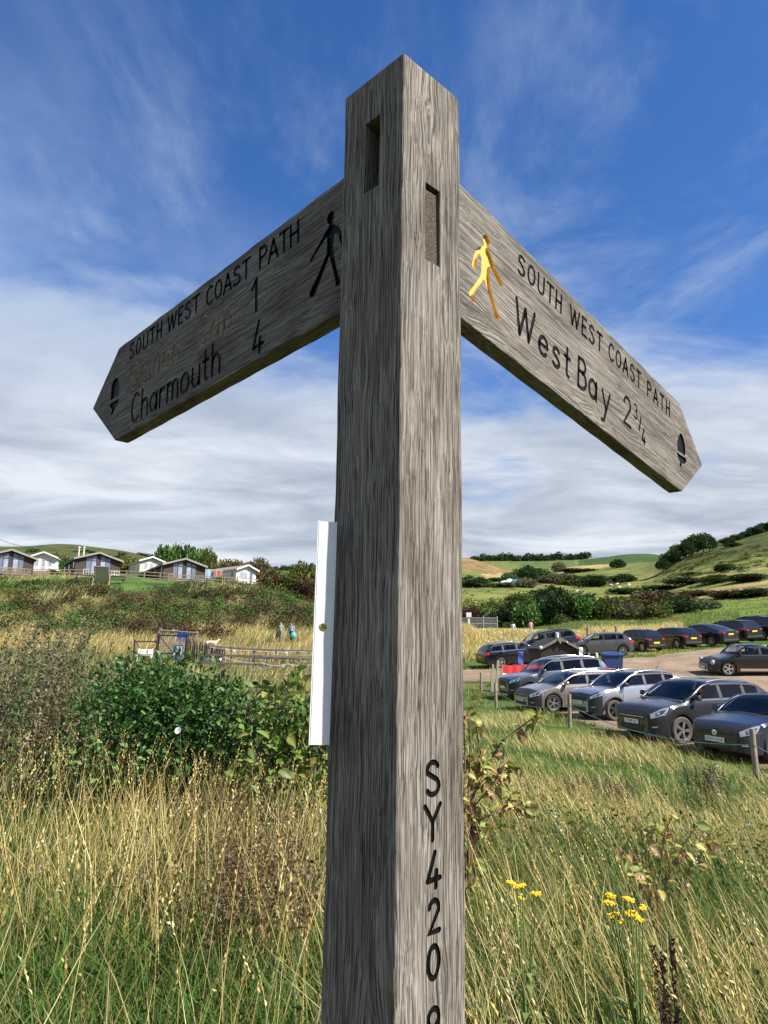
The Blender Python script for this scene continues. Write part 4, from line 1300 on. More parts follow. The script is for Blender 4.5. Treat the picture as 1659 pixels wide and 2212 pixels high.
    if cabin:
        zb0 = p['belt0'] * H
        o = MB()
        x0_, x1_ = L / 2 - p['cowl'] * L, L / 2 - (p['glass'] - .02) * L
        o.box(((x0_ + x1_) / 2, 0, zb0 * .62), (x0_ - x1_, W * 1.72, zb0 * .5))
        o.build('cabin_floor', M['cabin_grey'], t)
        o = MB()
        o.box((x0_ - .20, 0, zb0 - .05), (.55, W * 1.7, .16))
        o.build('dashboard', M['cabin_grey'], t, bevel=.05)
        sx_ = L / 2 - bp * L - .05
        for nm_, xx, ys_ in (('front_seat', sx_, (.40, -.40)), ('rear_seat', sx_ - .85, (.42, 0, -.42))):
            for yy in ys_:
                o = MB()
                o.box((xx, yy, zb0 + .02), (.14, .46 if nm_ == 'front_seat' else .40, .50), Matrix.Rotation(R(-12), 3, 'Y'))
                o.box((xx - .08, yy, zb0 + .36), (.09, .26, .17), Matrix.Rotation(R(-8), 3, 'Y'))
                o.build(nm_, M['seat_cloth'], t, bevel=.04)
        o = MB()
        cc = Vector((sx_ + .58, -.38, zb0 + .07))
        o.tube([cc + Vector((.08 * math.sin(a_), .18 * math.cos(a_), .17 * math.sin(a_))) for a_ in np.linspace(0, 2 * PI, 17)], .016, 6)
        o.build('steering_wheel', M['plastic'], t, 60)
        o = MB()
        o.box((L / 2 - (p['head'] - .03) * L, 0, H * .90), (.03, .24, .07))
        o.build('rear_view_mirror', M['plastic'], t, bevel=.01)
    # wheels
    tm, rm = wheel_meshes(p['r'], style, tyre or M['tyre'])
    for a in S.ax:
        for sd_ in (1, -1):
            w = link('wheel', tm, t, (L / 2 - a, sd_ * (W - .115), p['r']), (0, 0, 0 if sd_ > 0 else PI))
            link('rim', rm, w)
    # mirrors, handles, seams
    for sd_ in (1, -1):
        base = S.pt((p['cowl'] + .065) * L, 7.05, sd_)
        g = MB()
        g.box(base + Vector((0.02, sd_ * .135, .075)), (.13, .20, .135), None, 0, .85)
        g.box(base + Vector((0.02, sd_ * .03, .02)), (.08, .10, .03))
        g.build('wing_mirror', mirror or paint, t, 50, bevel=.025)
        for c in (bp - .03, cp - .02):
            if c > ep - .05: continue
            g = MB()
            q0 = S.pt(c * L, 6.25, sd_)
            g.box(q0 + Vector((0, sd_ * .018, 0)), (.19, .022, .028))
            g.build('door_handle', M['chrome'] if rails == 'chrome' else paint, t, bevel=.008)
        for c in (bp, cp if cp < ep - .04 else None, p['cowl'] + .045):
            if c is None: continue
            g = MB()
            S.patch(g, (c - .0013, c + .0013), [4.1, 4.8, 5.5, 6.2, 7.0], sd_, .0015, 0, .004)
            g.build('door_seam', M['ink'], t)
    if clad:
        for sd_ in (1, -1):
            for a in S.ax:
                g = MB()
                pts = []
                for k in range(13):
                    an = PI * k / 12
                    xx = a - math.cos(an) * (ra + .035)
                    sec, _ = S.section(min(max(xx, 0.02), L - .02))
                    pts.append(Vector((L / 2 - xx, sd_ * (sec[4][0] - .008), p['r'] + math.sin(an) * (ra + .035))))
                g.tube(pts, .036, 6)
                g.build('arch_trim', M['plastic'], t, 60)
    if rails:
        rm_ = M['chrome'] if rails in ('chrome', 'silver') else M['plastic']
        for sd_ in (1, -1):
            g = MB()
            pts = []
            for k in range(11):
                xx = (p['head'] + .015 + (p['roof'] - p['head'] - .05) * k / 10) * L
                q0 = S.pt(xx, 8.8, sd_)
                pts.append(q0 + Vector((0, 0, .045 * min(1, 4 * k / 10, 4 * (10 - k) / 10) + .004)))
            g.tube(pts, .021, 7)
            g.build('roof_rail', rm_, t, 60)
        if rails in ('chrome', 'silver'):
            for sd_ in (1, -1):
                g = MB()
                S.patch(g, (p['cowl'] + .09, ep - .01), [6.985, 7.0, 7.03], sd_, .006)
                g.build('window_trim', M['chrome'], t, 40)
    if cabin:
        for sd_ in (1, -1):
            g = MB()
            S.patch(g, (.05, p['cowl'] - .005), [7.55, 7.585, 7.62], sd_, .002, 0, .004)
            g.build('bonnet_seam', M['ink'], t)
        g = MB()
        S.across(g, p['cowl'] - .012, p['cowl'] + .012, 8.1, .006, 0, .01)
        g.build('scuttle_panel', M['plastic'], t, 40)
        for yy in (.30, -.25):
            g = MB()
            q0, q1 = S.pt((p['cowl'] + .012) * L, 9.3, 1 if yy > 0 else -1), S.pt((p['cowl'] + .03) * L, 8.4, 1 if yy > 0 else -1)
            g.tube([q0 + Vector((0, 0, .022)), q1 + Vector((0, 0, .022))], .010, 5)
            g.build('wiper', M['plastic'], t)
    # front: grille, lamps, bumper openings, plate, badge
    nf = L / 2
    zr_ = (p['nose'] - .06) * H
    fw = S.section(0.004)[0][5][0]
    def front_box(nm, c, size, m_, bev=.012, rot=None):
        g = MB()
        g.box((nf + .004 + c[0], c[1], c[2]), size, rot)
        return g.build(nm, m_, t, bevel=bev)
    gz = zr_ - .06
    if front == 'wide':
        front_box('grille', (0, 0, gz), (.03, fw * 1.66, .10), M['plastic'])
        front_box('grille_bar', (.016, 0, gz), (.012, fw * 1.6, .014), M['chrome'], .003)
        front_box('lower_grille', (0, 0, p['gc'] + .17), (.03, fw * 1.5, .17), M['plastic'], .02)
        front_box('bumper_lip', (.012, 0, p['gc'] + .065), (.03, fw * 1.7, .03), M['galv_trim'], .008)
    elif front == 'slim':
        front_box('grille', (0, 0, gz + .015), (.03, fw * 1.6, .055), M['plastic'])
        front_box('lower_grille', (0, 0, p['gc'] + .14), (.03, fw * 1.4, .12), M['plastic'], .02)
    elif front == 'tall':
        front_box('grille', (0, 0, gz - .05), (.03, fw * 1.15, .26), M['plastic'], .03)
        front_box('lower_grille', (0, 0, p['gc'] + .13), (.03, fw * 1.6, .13), M['plastic'], .02)
    elif front == 'vizor':
        front_box('grille', (0, 0, gz), (.03, fw * 1.85, .15), M['plastic'], .02)
        front_box('lower_grille', (0, 0, p['gc'] + .16), (.03, fw * 1.5, .15), M['plastic'], .02)
        front_box('skid_plate', (.012, 0, p['gc'] + .07), (.03, fw * 1.5, .04), M['alloy'], .01)
    elif front == 'round':
        front_box('lower_grille', (0, 0, p['gc'] + .14), (.03, fw * 1.3, .12), M['plastic'], .02)
    if badge:
        g = MB()
        g.lathe([(.062, 0), (.066, .008), (.052, .014), (.001, .012)], 18, 'X', (nf + .018, 0, gz + .01))
        bo = g.build('badge', M['chrome'], t, 40)
        g = MB()
        for s_ in ([(-.034, .030), (-.016, -.004), (0, .022), (.016, -.004), (.034, .030)], [(-.020, -.008), (0, -.042), (.020, -.008)]):
            g.tube([Vector((nf + .034, a_, gz + .01 + c_)) for a_, c_ in s_], .0045, 6)
        g.build('emblem', M['lamp_inner'], bo)
    for sd_ in (1, -1):
        g = MB()
        if front == 'round':
            q0 = S.pt(.045 * L, 6.6, sd_)
            g.ball(q0, (.11, .10, .13), 14, 8)
            hl = g.build('headlamp', M['lamp_clear'], t, 60)
        else:
            h0, h1 = {'vizor': (6.0, 6.7), 'tall': (6.0, 6.75), 'slim': (5.75, 6.9)}.get(front, (5.75, 6.9))
            S.patch(g, (.010, lambda k: .075 + .035 * k), [h0, (h0 + h1) / 2, h1], sd_, .006)
            hl = g.build('headlamp', M['lamp_clear'], t, 40)
            g = MB()
            S.patch(g, (.030, lambda k: .060 + .03 * k), [h0 + .18 * (h1 - h0), h0 + .5 * (h1 - h0), h0 + .75 * (h1 - h0)], sd_, .009)
            g.build('lamp_reflector', M['lamp_inner'], hl, 60)
            g = MB()
            S.patch(g, (.036, .050), [h0 + .30 * (h1 - h0), h0 + .5 * (h1 - h0), h0 + .66 * (h1 - h0)], sd_, .012)
            g.build('bulb', M['chrome'], hl, 60)
        g = MB()
        S.patch(g, (.004, .05), [4.15, 4.5], sd_, .006)
        fl_ = g.build('fog_lamp_recess', M['plastic'], t, 40)
        g = MB()
        S.patch(g, (.014, .036), [4.22, 4.40], sd_, .010)
        g.build('fog_lamp', M['lamp_clear'], fl_, 60)
    pz = gz - .135 if front != 'tall' else gz - .20
    pl = front_box('number_plate', (.022, 0, pz), (.012, .52, .11), M['plate_white'], .003)
    if plate:
        Mx = Matrix(((0, 0, 1, nf + .034), (1, 0, 0, 0), (0, 1, 0, pz), (0, 0, 0, 1)))
        flat_text(plate, .095, pl, 'plate_characters', M['ink'], Mx)
    # back: lamps, plate, bumper
    def back_box(nm, c, size, m_, bev=.012, rot=None):
        g = MB()
        g.box((-nf - .004 + c[0], c[1], c[2]), size, rot)
        return g.build(nm, m_, t, bevel=bev)
    rz = p['tail'] * H
    bw = S.section(L)[0][6][0]
    for sd_ in (1, -1):
        g = MB()
        S.patch(g, (.93, .994), [6.0, 6.4, 6.95], sd_, .006)
        tl = g.build('tail_lamp', M['lamp_red'], t, 40)
        g = MB()
        g.box((-nf - .008, sd_ * (bw - .11), rz - .07), (.02, .24, .11))
        g.build('tail_lamp_lens', M['lamp_red'], tl, bevel=.008)
    yp = back_box('number_plate', (-.012, 0, rz - .20 if kind not in ('mini',) else rz - .30), (.012, .52, .11), M['plate_yellow'], .003)
    yp['label'] = 'yellow rear number plate'
    back_box('rear_bumper', (.03, 0, p['gc'] + .22), (.10, bw * 2.0, .16), M['plastic'], .04)
    g = MB()
    q0 = S.pt((p['roof'] - .03) * L, 10.0, 1)
    g.tube([q0, q0 + Vector((-.05, 0, .06)) if detail < 3 else q0 + Vector((-.22, 0, .34))], [.012, .005], 6)
    g.build('aerial', M['plastic'], t)
    if canopy:
        for k, sx in enumerate((.55, .72)):
            g = MB()
            g.tube([S.pt(sx * L, 9, -1) + Vector((0, 0, .05)), S.pt(sx * L, 10, 1) + Vector((0, 0, .07)), S.pt(sx * L, 9, 1) + Vector((0, 0, .05))], .022, 6)
            g.build('roof_bar', M['plastic'], t)
        for sd_ in (1, -1):
            g = MB()
            S.patch(g, (p['roof'] - .315, p['roof'] - .305), [4.2, 5.0, 6.0, 7.0, 7.9], sd_, .008)
            g.build('cab_gap', M['ink'], t)
    if kind == 'bubble':
        for sd_ in (1, -1):
            g = MB()
            S.patch(g, (.34, .72), [3.3, 3.7, 4.0], sd_, .02)
            g.build('sill_trim', M['chrome'], t, 40)
    return t


def spot(px, dist): return (ray(px, 1400)[0] * dist, dist)


M['galv_trim'] = principled('grey bumper trim', (.14, .14, .145), .5, .3)
PAINT = {
    'navy': car_paint('navy car paint', (.012, .016, .040), .35, .28), 'grey': car_paint('graphite car paint', (.060, .060, .066), .6, .3), 'silver': car_paint('silver car paint', (.36, .38, .43), .7, .3),
    'beige': car_paint('champagne car paint', (.36, .32, .27), .7, .32), 'slate': car_paint('slate blue car paint', (.105, .125, .155), .65, .3), 'black': car_paint('black car paint', (.005, .005, .006), .0, .2),
    'midgrey': car_paint('mid grey car paint', (.125, .125, .135), .6, .32), 'deep': car_paint('deep blue grey car paint', (.014, .018, .030), .5, .28), 'ink': car_paint('blue black car paint', (.007, .009, .016), .4, .25)}
FR = 'cars parked nose to the rope fence'
BR = 'cars parked along the far bank'


def by_front_axle(px, dist, heading, kind):
    """centre of a car whose near front wheel is seen at picture column px"""
    p = CARS[kind]
    x, y = spot(px, dist)
    h = Vector((math.cos(heading), math.sin(heading)))
    s = Vector((-h.y, h.x))
    c = Vector((x, y)) - s * (p['W'] / 2 - .1) - h * (p['L'] / 2 - p['fo'])
    return (c.x, c.y)


H1 = R(205)
car('hatchback_car', 'dark navy hatchback nose on behind the near rope post, nearest of the parked cars', 'hatch', PAINT['navy'], by_front_axle(1647, 17.0, R(207), 'hatch'), R(207), FR, 'many', front='slim', plate='AK63 OUA', badge=True)
car('sport_utility_car', 'dark grey SUV with bright roof rails parked beside the navy hatchback', 'suv', PAINT['grey'], by_front_axle(1459, 19.6, R(203), 'suv'), R(203), FR, 'five', rails='silver', front='wide', plate='YG08 YLJ', tyre=M['dusty_tyre'], mirror=M['plastic'])
car('crossover_car', 'silver crossover with black roof and black flower shaped wheels', 'crossover', PAINT['silver'], by_front_axle(1320, 25.0, R(200), 'crossover'), R(200), FR, 'dark', rails='silver', roof=PAINT['black'], front='vizor', plate='WA21 UT', clad=True, tyre=M['dusty_tyre'], mirror=M['plastic'], detail=3)
car('estate_car', 'champagne beige estate car with bright ten spoke wheels', 'estate', PAINT['beige'], by_front_axle(1190, 27.8, R(196), 'estate'), R(196), FR, 'ten', rails='silver', front='slim', plate='WN65 HXL')
car('large_suv', 'large slate blue SUV behind the beige estate car', 'bigsuv', PAINT['slate'], by_front_axle(1142, 32.3, R(192), 'bigsuv'), R(192), FR, 'five', rails='silver', front='tall', clad=True)
car('rounded_coupe', 'black rounded two door car crossing the sandy track', 'bubble', PAINT['black'], by_front_axle(1569, 36.0, R(176), 'bubble'), R(176), None, 'five', front='round')
car('dark_estate', 'black estate car with chrome window line parked left of the brown hut', 'estate', PAINT['ink'], spot(1112, 47.0), R(12), None, 'ten', rails='silver', front='slim')
car('tall_suv', 'navy SUV mostly hidden behind the brown hut', 'bigsuv', PAINT['deep'], spot(1175, 50.0), R(183), None, 'five', rails='black', front='tall')
car('grey_hatchback', 'mid grey hatchback side on at the left end of the far row', 'hatch', PAINT['midgrey'], spot(1296, 49.0), R(172), BR, 'many', front='slim')
FH = R(112)
car('small_city_car', 'small black rounded city car with twin red rear lamps beside the grey hatchback', 'mini', PAINT['black'], spot(1381, 51.6), R(111), BR, 'many', front='round', detail=1)
car('black_hatchback', 'black hatchback between the small city car and the fastback', 'hatch', PAINT['black'], spot(1452, 53.4), R(112), BR, 'ten', front='slim', detail=1)
car('fastback_car', 'dark blue grey fastback with sloping tail in the far row', 'coupe', PAINT['deep'], spot(1523, 54.6), R(116), BR, 'ten', front='slim', detail=1)
car('blue_suv', 'blue black SUV with bright red rear lamp in the far row', 'bigsuv', PAINT['ink'], spot(1577, 57.8), R(112), BR, 'five', rails='black', front='tall', detail=1)
car('pickup_truck', 'black pickup truck with a canopy at the right end of the far row', 'pickup', PAINT['black'], spot(1632, 60.0), R(113), BR, 'six', front='tall', canopy=True, rails='black', detail=1)

# ------------------------------------------------------------------ rope fence, hut, banner, bins beside the car park
def log_post(name, label, cat, x, y, h, r, lean=(0, 0), group=None, mat=None):
    o = MB()
    z = -0.35
    k = 7
    pts = [Vector((lean[0] * (z + (h - z) * i / k), lean[1] * (z + (h - z) * i / k), z + (h - z) * i / k)) for i in range(k + 1)]
    o.tube(pts, [r * (1.05 - .1 * i / k + .03 * math.sin(i * 2.1)) for i in range(k + 1)], 10)
    ob = o.build(name, mat or M['fence_wood'], None, 50, (x, y, tz(x, y)), (0, 0, random.random() * 6))
    return tag(ob, label, cat, group)


rope_posts = [(1612, 15.0, .98, 'rope fence post in front of the navy hatchback'), (1225, 22.5, 1.02, 'rope fence post in front of the silver crossover'), (1070, 29.0, 1.0, 'rope fence post at the bonnet of the large slate SUV'), (1038, 36.0, 1.0, 'rope fence post farthest along, on the grass left of the slate SUV'), (1985, 11.5, 1.0, 'rope fence post nearest to the signpost, beyond the picture edge')]
RP = []
for px, dd, h, lab in rope_posts:
    x, y = spot(px, dd)
    log_post('rope_fence_post', lab, 'post', x, y, h, .058, (random.uniform(-.03, .03), random.uniform(-.03, .03)), 'posts of the rope fence')
    RP.append((x, y, h))
order = [4, 0, 1, 2, 3]
M['rope'] = principled('blue green rope', (.055, .13, .16), .8)
o = MB()
for a, c in zip(order[:-1], order[1:]):
    (x0, y0, h0), (x1, y1, h1) = RP[a], RP[c]
    z0, z1 = tz(x0, y0) + h0 * .68, tz(x1, y1) + h1 * .68
    o.tube([Vector((x0 + (x1 - x0) * t - .02, y0 + (y1 - y0) * t, z0 + (z1 - z0) * t - .30 * 4 * t * (1 - t))) for t in np.linspace(0, 1, 13)], .011, 6)
tag(o.build('rope', M['rope'], None, 60), 'blue green rope sagging between the fence posts', 'rope', kind='thing')
for px, dd, h, lab in ((1271, 57.0, 1.15, 'pale timber post above the roof of the grey hatchback, thickest of three'), (1308, 58.0, .9, 'thin timber post between two others behind the grey hatchback'), (1333, 57.5, 1.1, 'timber post by the front of the small city car')):
    x, y = spot(px, dd)
    log_post('boundary_post', lab, 'post', x, y, h + .3, .11 if h > 1 else .07, group='timber posts behind the far row')

# hut
hx, hy = spot(1193, 40.5)
hut = thing('wooden_hut', 'small dark brown clapboard hut with gabled roof and white flue', 'hut', (hx, hy, tz(hx, hy) - .12), R(6))
W2, D2, HW, HA = 1.02, 1.1, 1.50, 2.02
M['hut_board'] = principled('brown hut boards', (.026, .016, .011), .7, var=.35, vscale=6)
M['hut_trim'] = principled('grey weathered trim', (.13, .12, .105), .8, var=.3, vscale=6)
o = MB()
o.box((0, 0, HW / 2), (2 * W2 - .06, 2 * D2 - .06, HW))
o.prism([(-W2 + .03, HW), (W2 - .03, HW), (0, HA - .05)], -D2 + .03, D2 - .03, 0, lambda p: Vector((p.x, p.z, p.y)))
o.build('wall', M['hut_board'], hut)
nb = 13
bm_ = MB()
bm_.box((0, 0, 0), (1, .022, .16), Matrix.Rotation(R(9), 3, 'X'))
plank = bm_.mesh('board', M['hut_board'])
for i in range(nb + 3):
    z = .08 + i * .142
    w = 2 * W2 if z < HW else max(.12, 2 * W2 * (HA - .08 - z) / (HA - HW))
    if z > HA - .16: break
    bo = link('board', plank, hut, (0, -D2 - .012, z))
    bo.scale = (w, 1, 1)
for s_ in (1, -1):
    o = MB()
    ln = math.hypot(W2 + .16, HA - HW + .08)
    an = math.atan2(HA - HW + .08, W2 + .16)
    o.box((0, 0, 0), (ln, 2 * D2 + .36, .05))
    o.build('roof', M['dark_wood'], hut, loc=(s_ * (W2 + .16) / 2, 0, HA - (HA - HW) / 2 + .02), rot=(0, s_ * an, 0))
    o = MB()
    o.box((0, 0, 0), (ln, .035, .13))
    o.build('barge_board', M['hut_trim'], hut, loc=(s_ * (W2 + .16) / 2, -D2 - .20, HA - (HA - HW) / 2 - .01), rot=(0, s_ * an, 0))
o = MB()
o.prism([(-.16, 0), (.16, 0), (0, -.26)], -.02, .02, 0, lambda p: Vector((p.x, p.z, p.y)))
o.build('gable_block', M['hut_trim'], hut, loc=(0, -D2 - .235, HA - .02))
o = MB()
o.lathe([(.09, 0), (.09, .34), (.105, .34), (.105, .38), (.03, .42)], 14)
o.build('flue', M['white_paint'], hut, 40, loc=(0, -D2 + .25, HA - .06))
for px, sc_, lab in ((1128, .13, 'pale round lamp on the left roof edge'), (1222, .09, 'small pale lamp on the right roof slope'), (1240, .09, 'small pale lamp at the right eave')):
    pass
for x_, z_, r_ in ((-W2 - .10, HW + .04, .10), (.36, HA - .16, .05), (W2 + .05, HW + .02, .055)):
    o = MB()
    o.ball((0, 0, 0), r_, 12, 8)
    o.build('lamp', M['white_paint'], hut, 60, loc=(x_, -D2 - .26, z_))
M['blue_cloth'] = principled('blue cloth', (.035, .07, .24), .8)
M['white_cloth'] = principled('white cloth', (.72, .72, .75), .8)
M['red_cloth'] = principled('red cloth', (.42, .018, .022), .8)
for px, w_, m_, lab, h0, h1 in ((1124, .30, 'blue_cloth', 'blue feather banner standing at the left side of the brown hut', .45, 1.55), (1254.5, .22, 'white_cloth', 'white banner standing at the right side of the brown hut', .55, 1.50)):
    x, y = spot(px, 39.2)
    t = thing('feather_banner', lab, 'banner', (x, y, tz(x, y)), R(8), 'banners beside the hut')
    o = MB()
    nv = 12
    vs, fs = [], []
    for i in range(nv + 1):
        z = h0 + (h1 - h0) * i / nv
        for j in range(3):
            vs.append((w_ * (j / 2 - .5), .03 * math.sin(i * .9 + j), z))
    vs += [(v[0], v[1] + .006, v[2]) for v in vs]
    k = len(vs) // 2
    for i in range(nv):
        for j in range(2):
            a = i * 3 + j
            fs += [(a, a + 1, a + 4, a + 3), (a + k, a + 3 + k, a + 4 + k, a + 1 + k)]
    o.add(vs, fs)
    o.build('cloth', M[m_], t)
    o = MB()
    o.tube([(-w_ / 2, 0, -.1), (-w_ / 2, 0, h1 + .05)], .012, 6)
    o.build('pole', M['plastic'], t)

# red and white windbreak
x0, y0 = spot(1084, 37.6)
x1, y1 = spot(1172, 38.6)
wb_ = thing('striped_windbreak', 'red and white striped windbreak stretched in front of the brown hut', 'windbreak', ((x0 + x1) / 2, (y0 + y1) / 2, tz((x0 + x1) / 2, (y0 + y1) / 2)), math.atan2(y1 - y0, x1 - x0))
Lw = math.hypot(x1 - x0, y1 - y0)
for nm, za, zb2, m_ in (('red_stripe', .56, .98, 'red_cloth'), ('white_stripe', .10, .56, 'white_cloth')):
    o = MB()
    n = 24
    vs, fs = [], []
    for i in range(n + 1):
        x = Lw * (i / n - .5)
        for z in (za, zb2):
            vs.append((x, .05 * math.sin(i * 1.3) * (1 if z == za else .4), z + (.02 * math.sin(i * 1.05) if z == .98 else 0)))
    vs += [(v[0], v[1] + .006, v[2]) for v in vs]
    k = len(vs) // 2
    for i in range(n):
        a = 2 * i
        fs += [(a, a + 2, a + 3, a + 1), (a + k, a + 1 + k, a + 3 + k, a + 2 + k), (a + 1, a + 3, a + 3 + k, a + 1 + k)]
    o.add(vs, fs)
    o.build(nm, M[m_], wb_, 60)
for f_ in (-.5, -.17, .17, .5):
    o = MB()
    o.tube([(Lw * f_, .01, -.2), (Lw * f_, .01, 1.06)], .018, 6)
    o.build('stake', M['fence_wood'], wb_)

# driftwood screen
x, y = spot(1071, 36.4)
dw = thing('driftwood_screen', 'grey weathered plank screen standing at the left end of the striped windbreak', 'screen', (x, y, tz(x, y)), R(20))
dr = MB()
dr.box((0, 0, .5), (1, 1, 1), taper=.85)
drm = dr.mesh('plank', M['fence_wood'])
for i, (xx, hh_, w_) in enumerate(((-.26, 1.05, .12), (-.14, 1.32, .13), (0, 1.52, .15), (.13, 1.28, .12), (.25, 1.0, .11), (.36, 1.08, .10))):
    bo = link('plank', drm, dw, (xx, .03 * (i % 2), -.15), (0, R(random.uniform(-4, 4)), 0))
    bo.scale = (w_, .045, hh_ + .15)

# blue waste bin with its lid
x, y = spot(1321, 39.8)
bn = thing('waste_bin', 'large blue wheeled waste bin on the sandy track behind the slate SUV', 'bin', (x, y, tz(x, y)), R(-4))
bn.scale = (.88, .88, .84)
M['bin_blue'] = principled('blue bin plastic', (.025, .085, .33), .45, var=.12, vscale=4)
M['bin_dark'] = principled('dark blue bin body', (.015, .035, .12), .5)
o = MB()
o.box((0, 0, .60), (1.08, .78, .82), None, 0, 1.08)
o.box((0, 0, 1.0), (1.22, .90, .07))
o.build('body', M['bin_dark'], bn, bevel=.02)
o = MB()
o.prism([(-.62, 0), (.62, 0), (.60, .08), (.40, .17), (0, .20), (-.40, .17), (-.60, .08)], -.46, .46, 0, lambda p: Vector((p.x, p.z, p.y + 1.04)))
o.build('lid', M['bin_blue'], bn, bevel=.015)
o = MB()
o.tube([(-.5, -.5, 1.06), (.5, -.5, 1.06)], .02, 6)
o.build('handle', M['bin_blue'], bn)
o = MB()
o.lathe([(.10, 0), (.13, .01), (.13, .05), (.10, .06)], 12, 'Y')
wmesh = o.mesh('wheel', M['plastic'])
for sx in (-.42, .42):
    for sy in (-.3, .3):
        link('wheel', wmesh, bn, (sx, sy, .13))
for k, (dx, lab) in enumerate(((-.95, 'pale sack slumped at the left side of the blue waste bin'), (-1.30, 'grey white sack beyond the pale one by the blue bin'))):
    x, y = spot(1321, 39.8)
    o = MB()
    o.ball((0, 0, .30), (.30, .25, .32), 12, 8)
    o.ball((.05, 0, .66), (.09, .08, .12), 8, 5)
    ob = o.build('sack', M['cream'] if k == 0 else M['hut_trim'], None, 60, (x + dx, y - .2 + .3 * k, tz(x + dx, y - .2) + .42))
    sup = MB()
    ob.location.z = tz(x + dx, y - .2 + .3 * k) - .02
    ob.scale = (1, 1, 1.45)
    tag(ob, lab, 'sack')

# grey mesh fence beyond the dry grass
x0, y0 = spot(985, 66)
x1, y1 = spot(1075, 66)
mf = thing('mesh_fence', 'grey wire mesh fence panels above the dry grass right of the oak upright', 'fence', (0, 0, 0))
M['galv'] = principled('galvanised metal', (.34, .35, .36), .5, .4)
for i in range(4):
    f_ = i / 3
    x, y = x0 + (x1 - x0) * f_, y0 + (y1 - y0) * f_
    o = MB()
    o.box((x, y, tz(x, y) + .55), (.09, .09, 1.5))
    o.build('post', M['galv'], mf)
o = MB()
for i in range(45):
    f_ = (i + .5) / 45
    x, y = x0 + (x1 - x0) * f_, y0 + (y1 - y0) * f_
    o.box((x, y, tz(x, y) + .62), (.022, .022, 1.1))
tag(o.build('wires', M['galv'], mf), kind='stuff')
for h in (.12, .62, 1.15):
    o = MB()
    o.tube([Vector((x0 + (x1 - x0) * k / 6, y0 + (y1 - y0) * k / 6, tz(x0 + (x1 - x0) * k / 6, y0 + (y1 - y0) * k / 6) + h)) for k in range(7)], .026, 6)
    o.build('rail', M['galv'], mf)
x, y = spot(1013, 65.4)
o = MB()
o.box((0, 0, .55), (.16, .16, 1.5))
o.box((0, 0, 1.42), (.46, .30, .42))
tag(o.build('meter_cabinet', M['white_paint'], None, loc=(x, y, tz(x, y)), bevel=.02), 'small white cabinet on a post at the grey mesh fence', 'cabinet')

# ------------------------------------------------------------------ left side: rail fences, bunting, gate, palisade, notice, tarpaulin
def rail_fence(name, label, pts, ph, rails, pw=.11, mat='fence_wood', spacing=None, group=None):
    t = thing(name, label, 'fence', (pts[0][0], pts[0][1], tz(*pts[0])), 0, group)
    o0 = t.location.copy()
    if spacing:
        out = []
        for (a, c), (e, f_) in zip(pts[:-1], pts[1:]):
            n = max(1, round(math.hypot(e - a, f_ - c) / spacing))
            out += [(a + (e - a) * k / n, c + (f_ - c) * k / n) for k in range(n)]
        pts = out + [pts[-1]]
    bm2 = MB()
    bm2.box((0, 0, ph / 2 - .15), (pw, pw, ph + .3))
    pm = bm2.mesh('post', M[mat])
    for x, y in pts:
        bo = link('post', pm, t, Vector((x, y, tz(x, y))) - o0, (0, 0, random.uniform(-.2, .2)))
        bo.scale = (1, 1, random.uniform(.96, 1.05))
    for h in rails:
        for (a, c), (e, f_) in zip(pts[:-1], pts[1:]):
            p, q_ = Vector((a, c, tz(a, c) + h)), Vector((e, f_, tz(e, f_) + h))
            v = q_ - p
            o = MB()
            o.box((0, 0, 0), (v.length + .06, .045, .10))
            o.build('rail', M[mat], t, loc=(p + q_) / 2 - o0 + Vector((0, -pw * .5, 0)), rot=(0, -math.asin(v.z / v.length), math.atan2(v.y, v.x)))
    return t


def ln(px, d): return spot(px, d)


rail_fence('path_fence', 'weathered timber rail fence hung with bunting on the far side of the footpath', [ln(452, 46.5), ln(500, 46), ln(548, 45.5), ln(596, 45), ln(645, 44.6), ln(700, 44.2), ln(760, 44), ln(840, 43.6), ln(930, 43.4)], 1.30, (1.22, .72), .12)
rail_fence('path_fence', 'dark topped timber rail fence on the near side of the footpath', [ln(430, 40), ln(485, 39.4), ln(568, 38.6), ln(623, 38.4), ln(690, 38.2), ln(760, 38.4), ln(840, 39)], 1.02, (.98, .55), .11)
# bunting
M['yellow_cloth'] = principled('yellow cloth', (.60, .42, .04), .8)
bt = thing('bunting', 'red blue and white bunting flags strung along the footpath fences', 'bunting', (0, 0, 0))
def string(pts, n, cols, drop):
    o = MB()
    path = []
    for (a, c) in zip(pts[:-1], pts[1:]):
        for k in range(6):
            t_ = k / 6
            p = a.lerp(c, t_)
            p.z -= drop * 4 * t_ * (1 - t_)
            path.append(p)
    path.append(pts[-1])
    o.tube(path, .010, 5)
    o.build('cord', M['white_cloth'], bt)
    for k in range(n):
        f_ = (k + .5) / n * (len(path) - 1)
        i = int(f_)
        p = path[i].lerp(path[i + 1], f_ - i)
        o = MB()
        hh_ = .17
        o.prism([(-.085, 0), (.085, 0), (.02, -hh_)], -.004, .004, 0, lambda q_: Vector((q_.x, q_.z, q_.y)))
        o.build('flag', M[cols[k % len(cols)]], bt, loc=p - Vector((0, .03, .005)), rot=(random.uniform(-.5, .3), random.uniform(-.5, .5), random.uniform(-.5, .5)))
zt = lambda px, d, h: Vector((ln(px, d)[0], d, tz(*ln(px, d)) + h))
string([zt(452, 46.3, 1.20), zt(548, 45.3, 1.16), zt(645, 44.4, 1.18), zt(760, 43.8, 1.15)], 13, ['red_cloth', 'blue_cloth', 'white_cloth', 'red_cloth', 'blue_cloth'], .06)
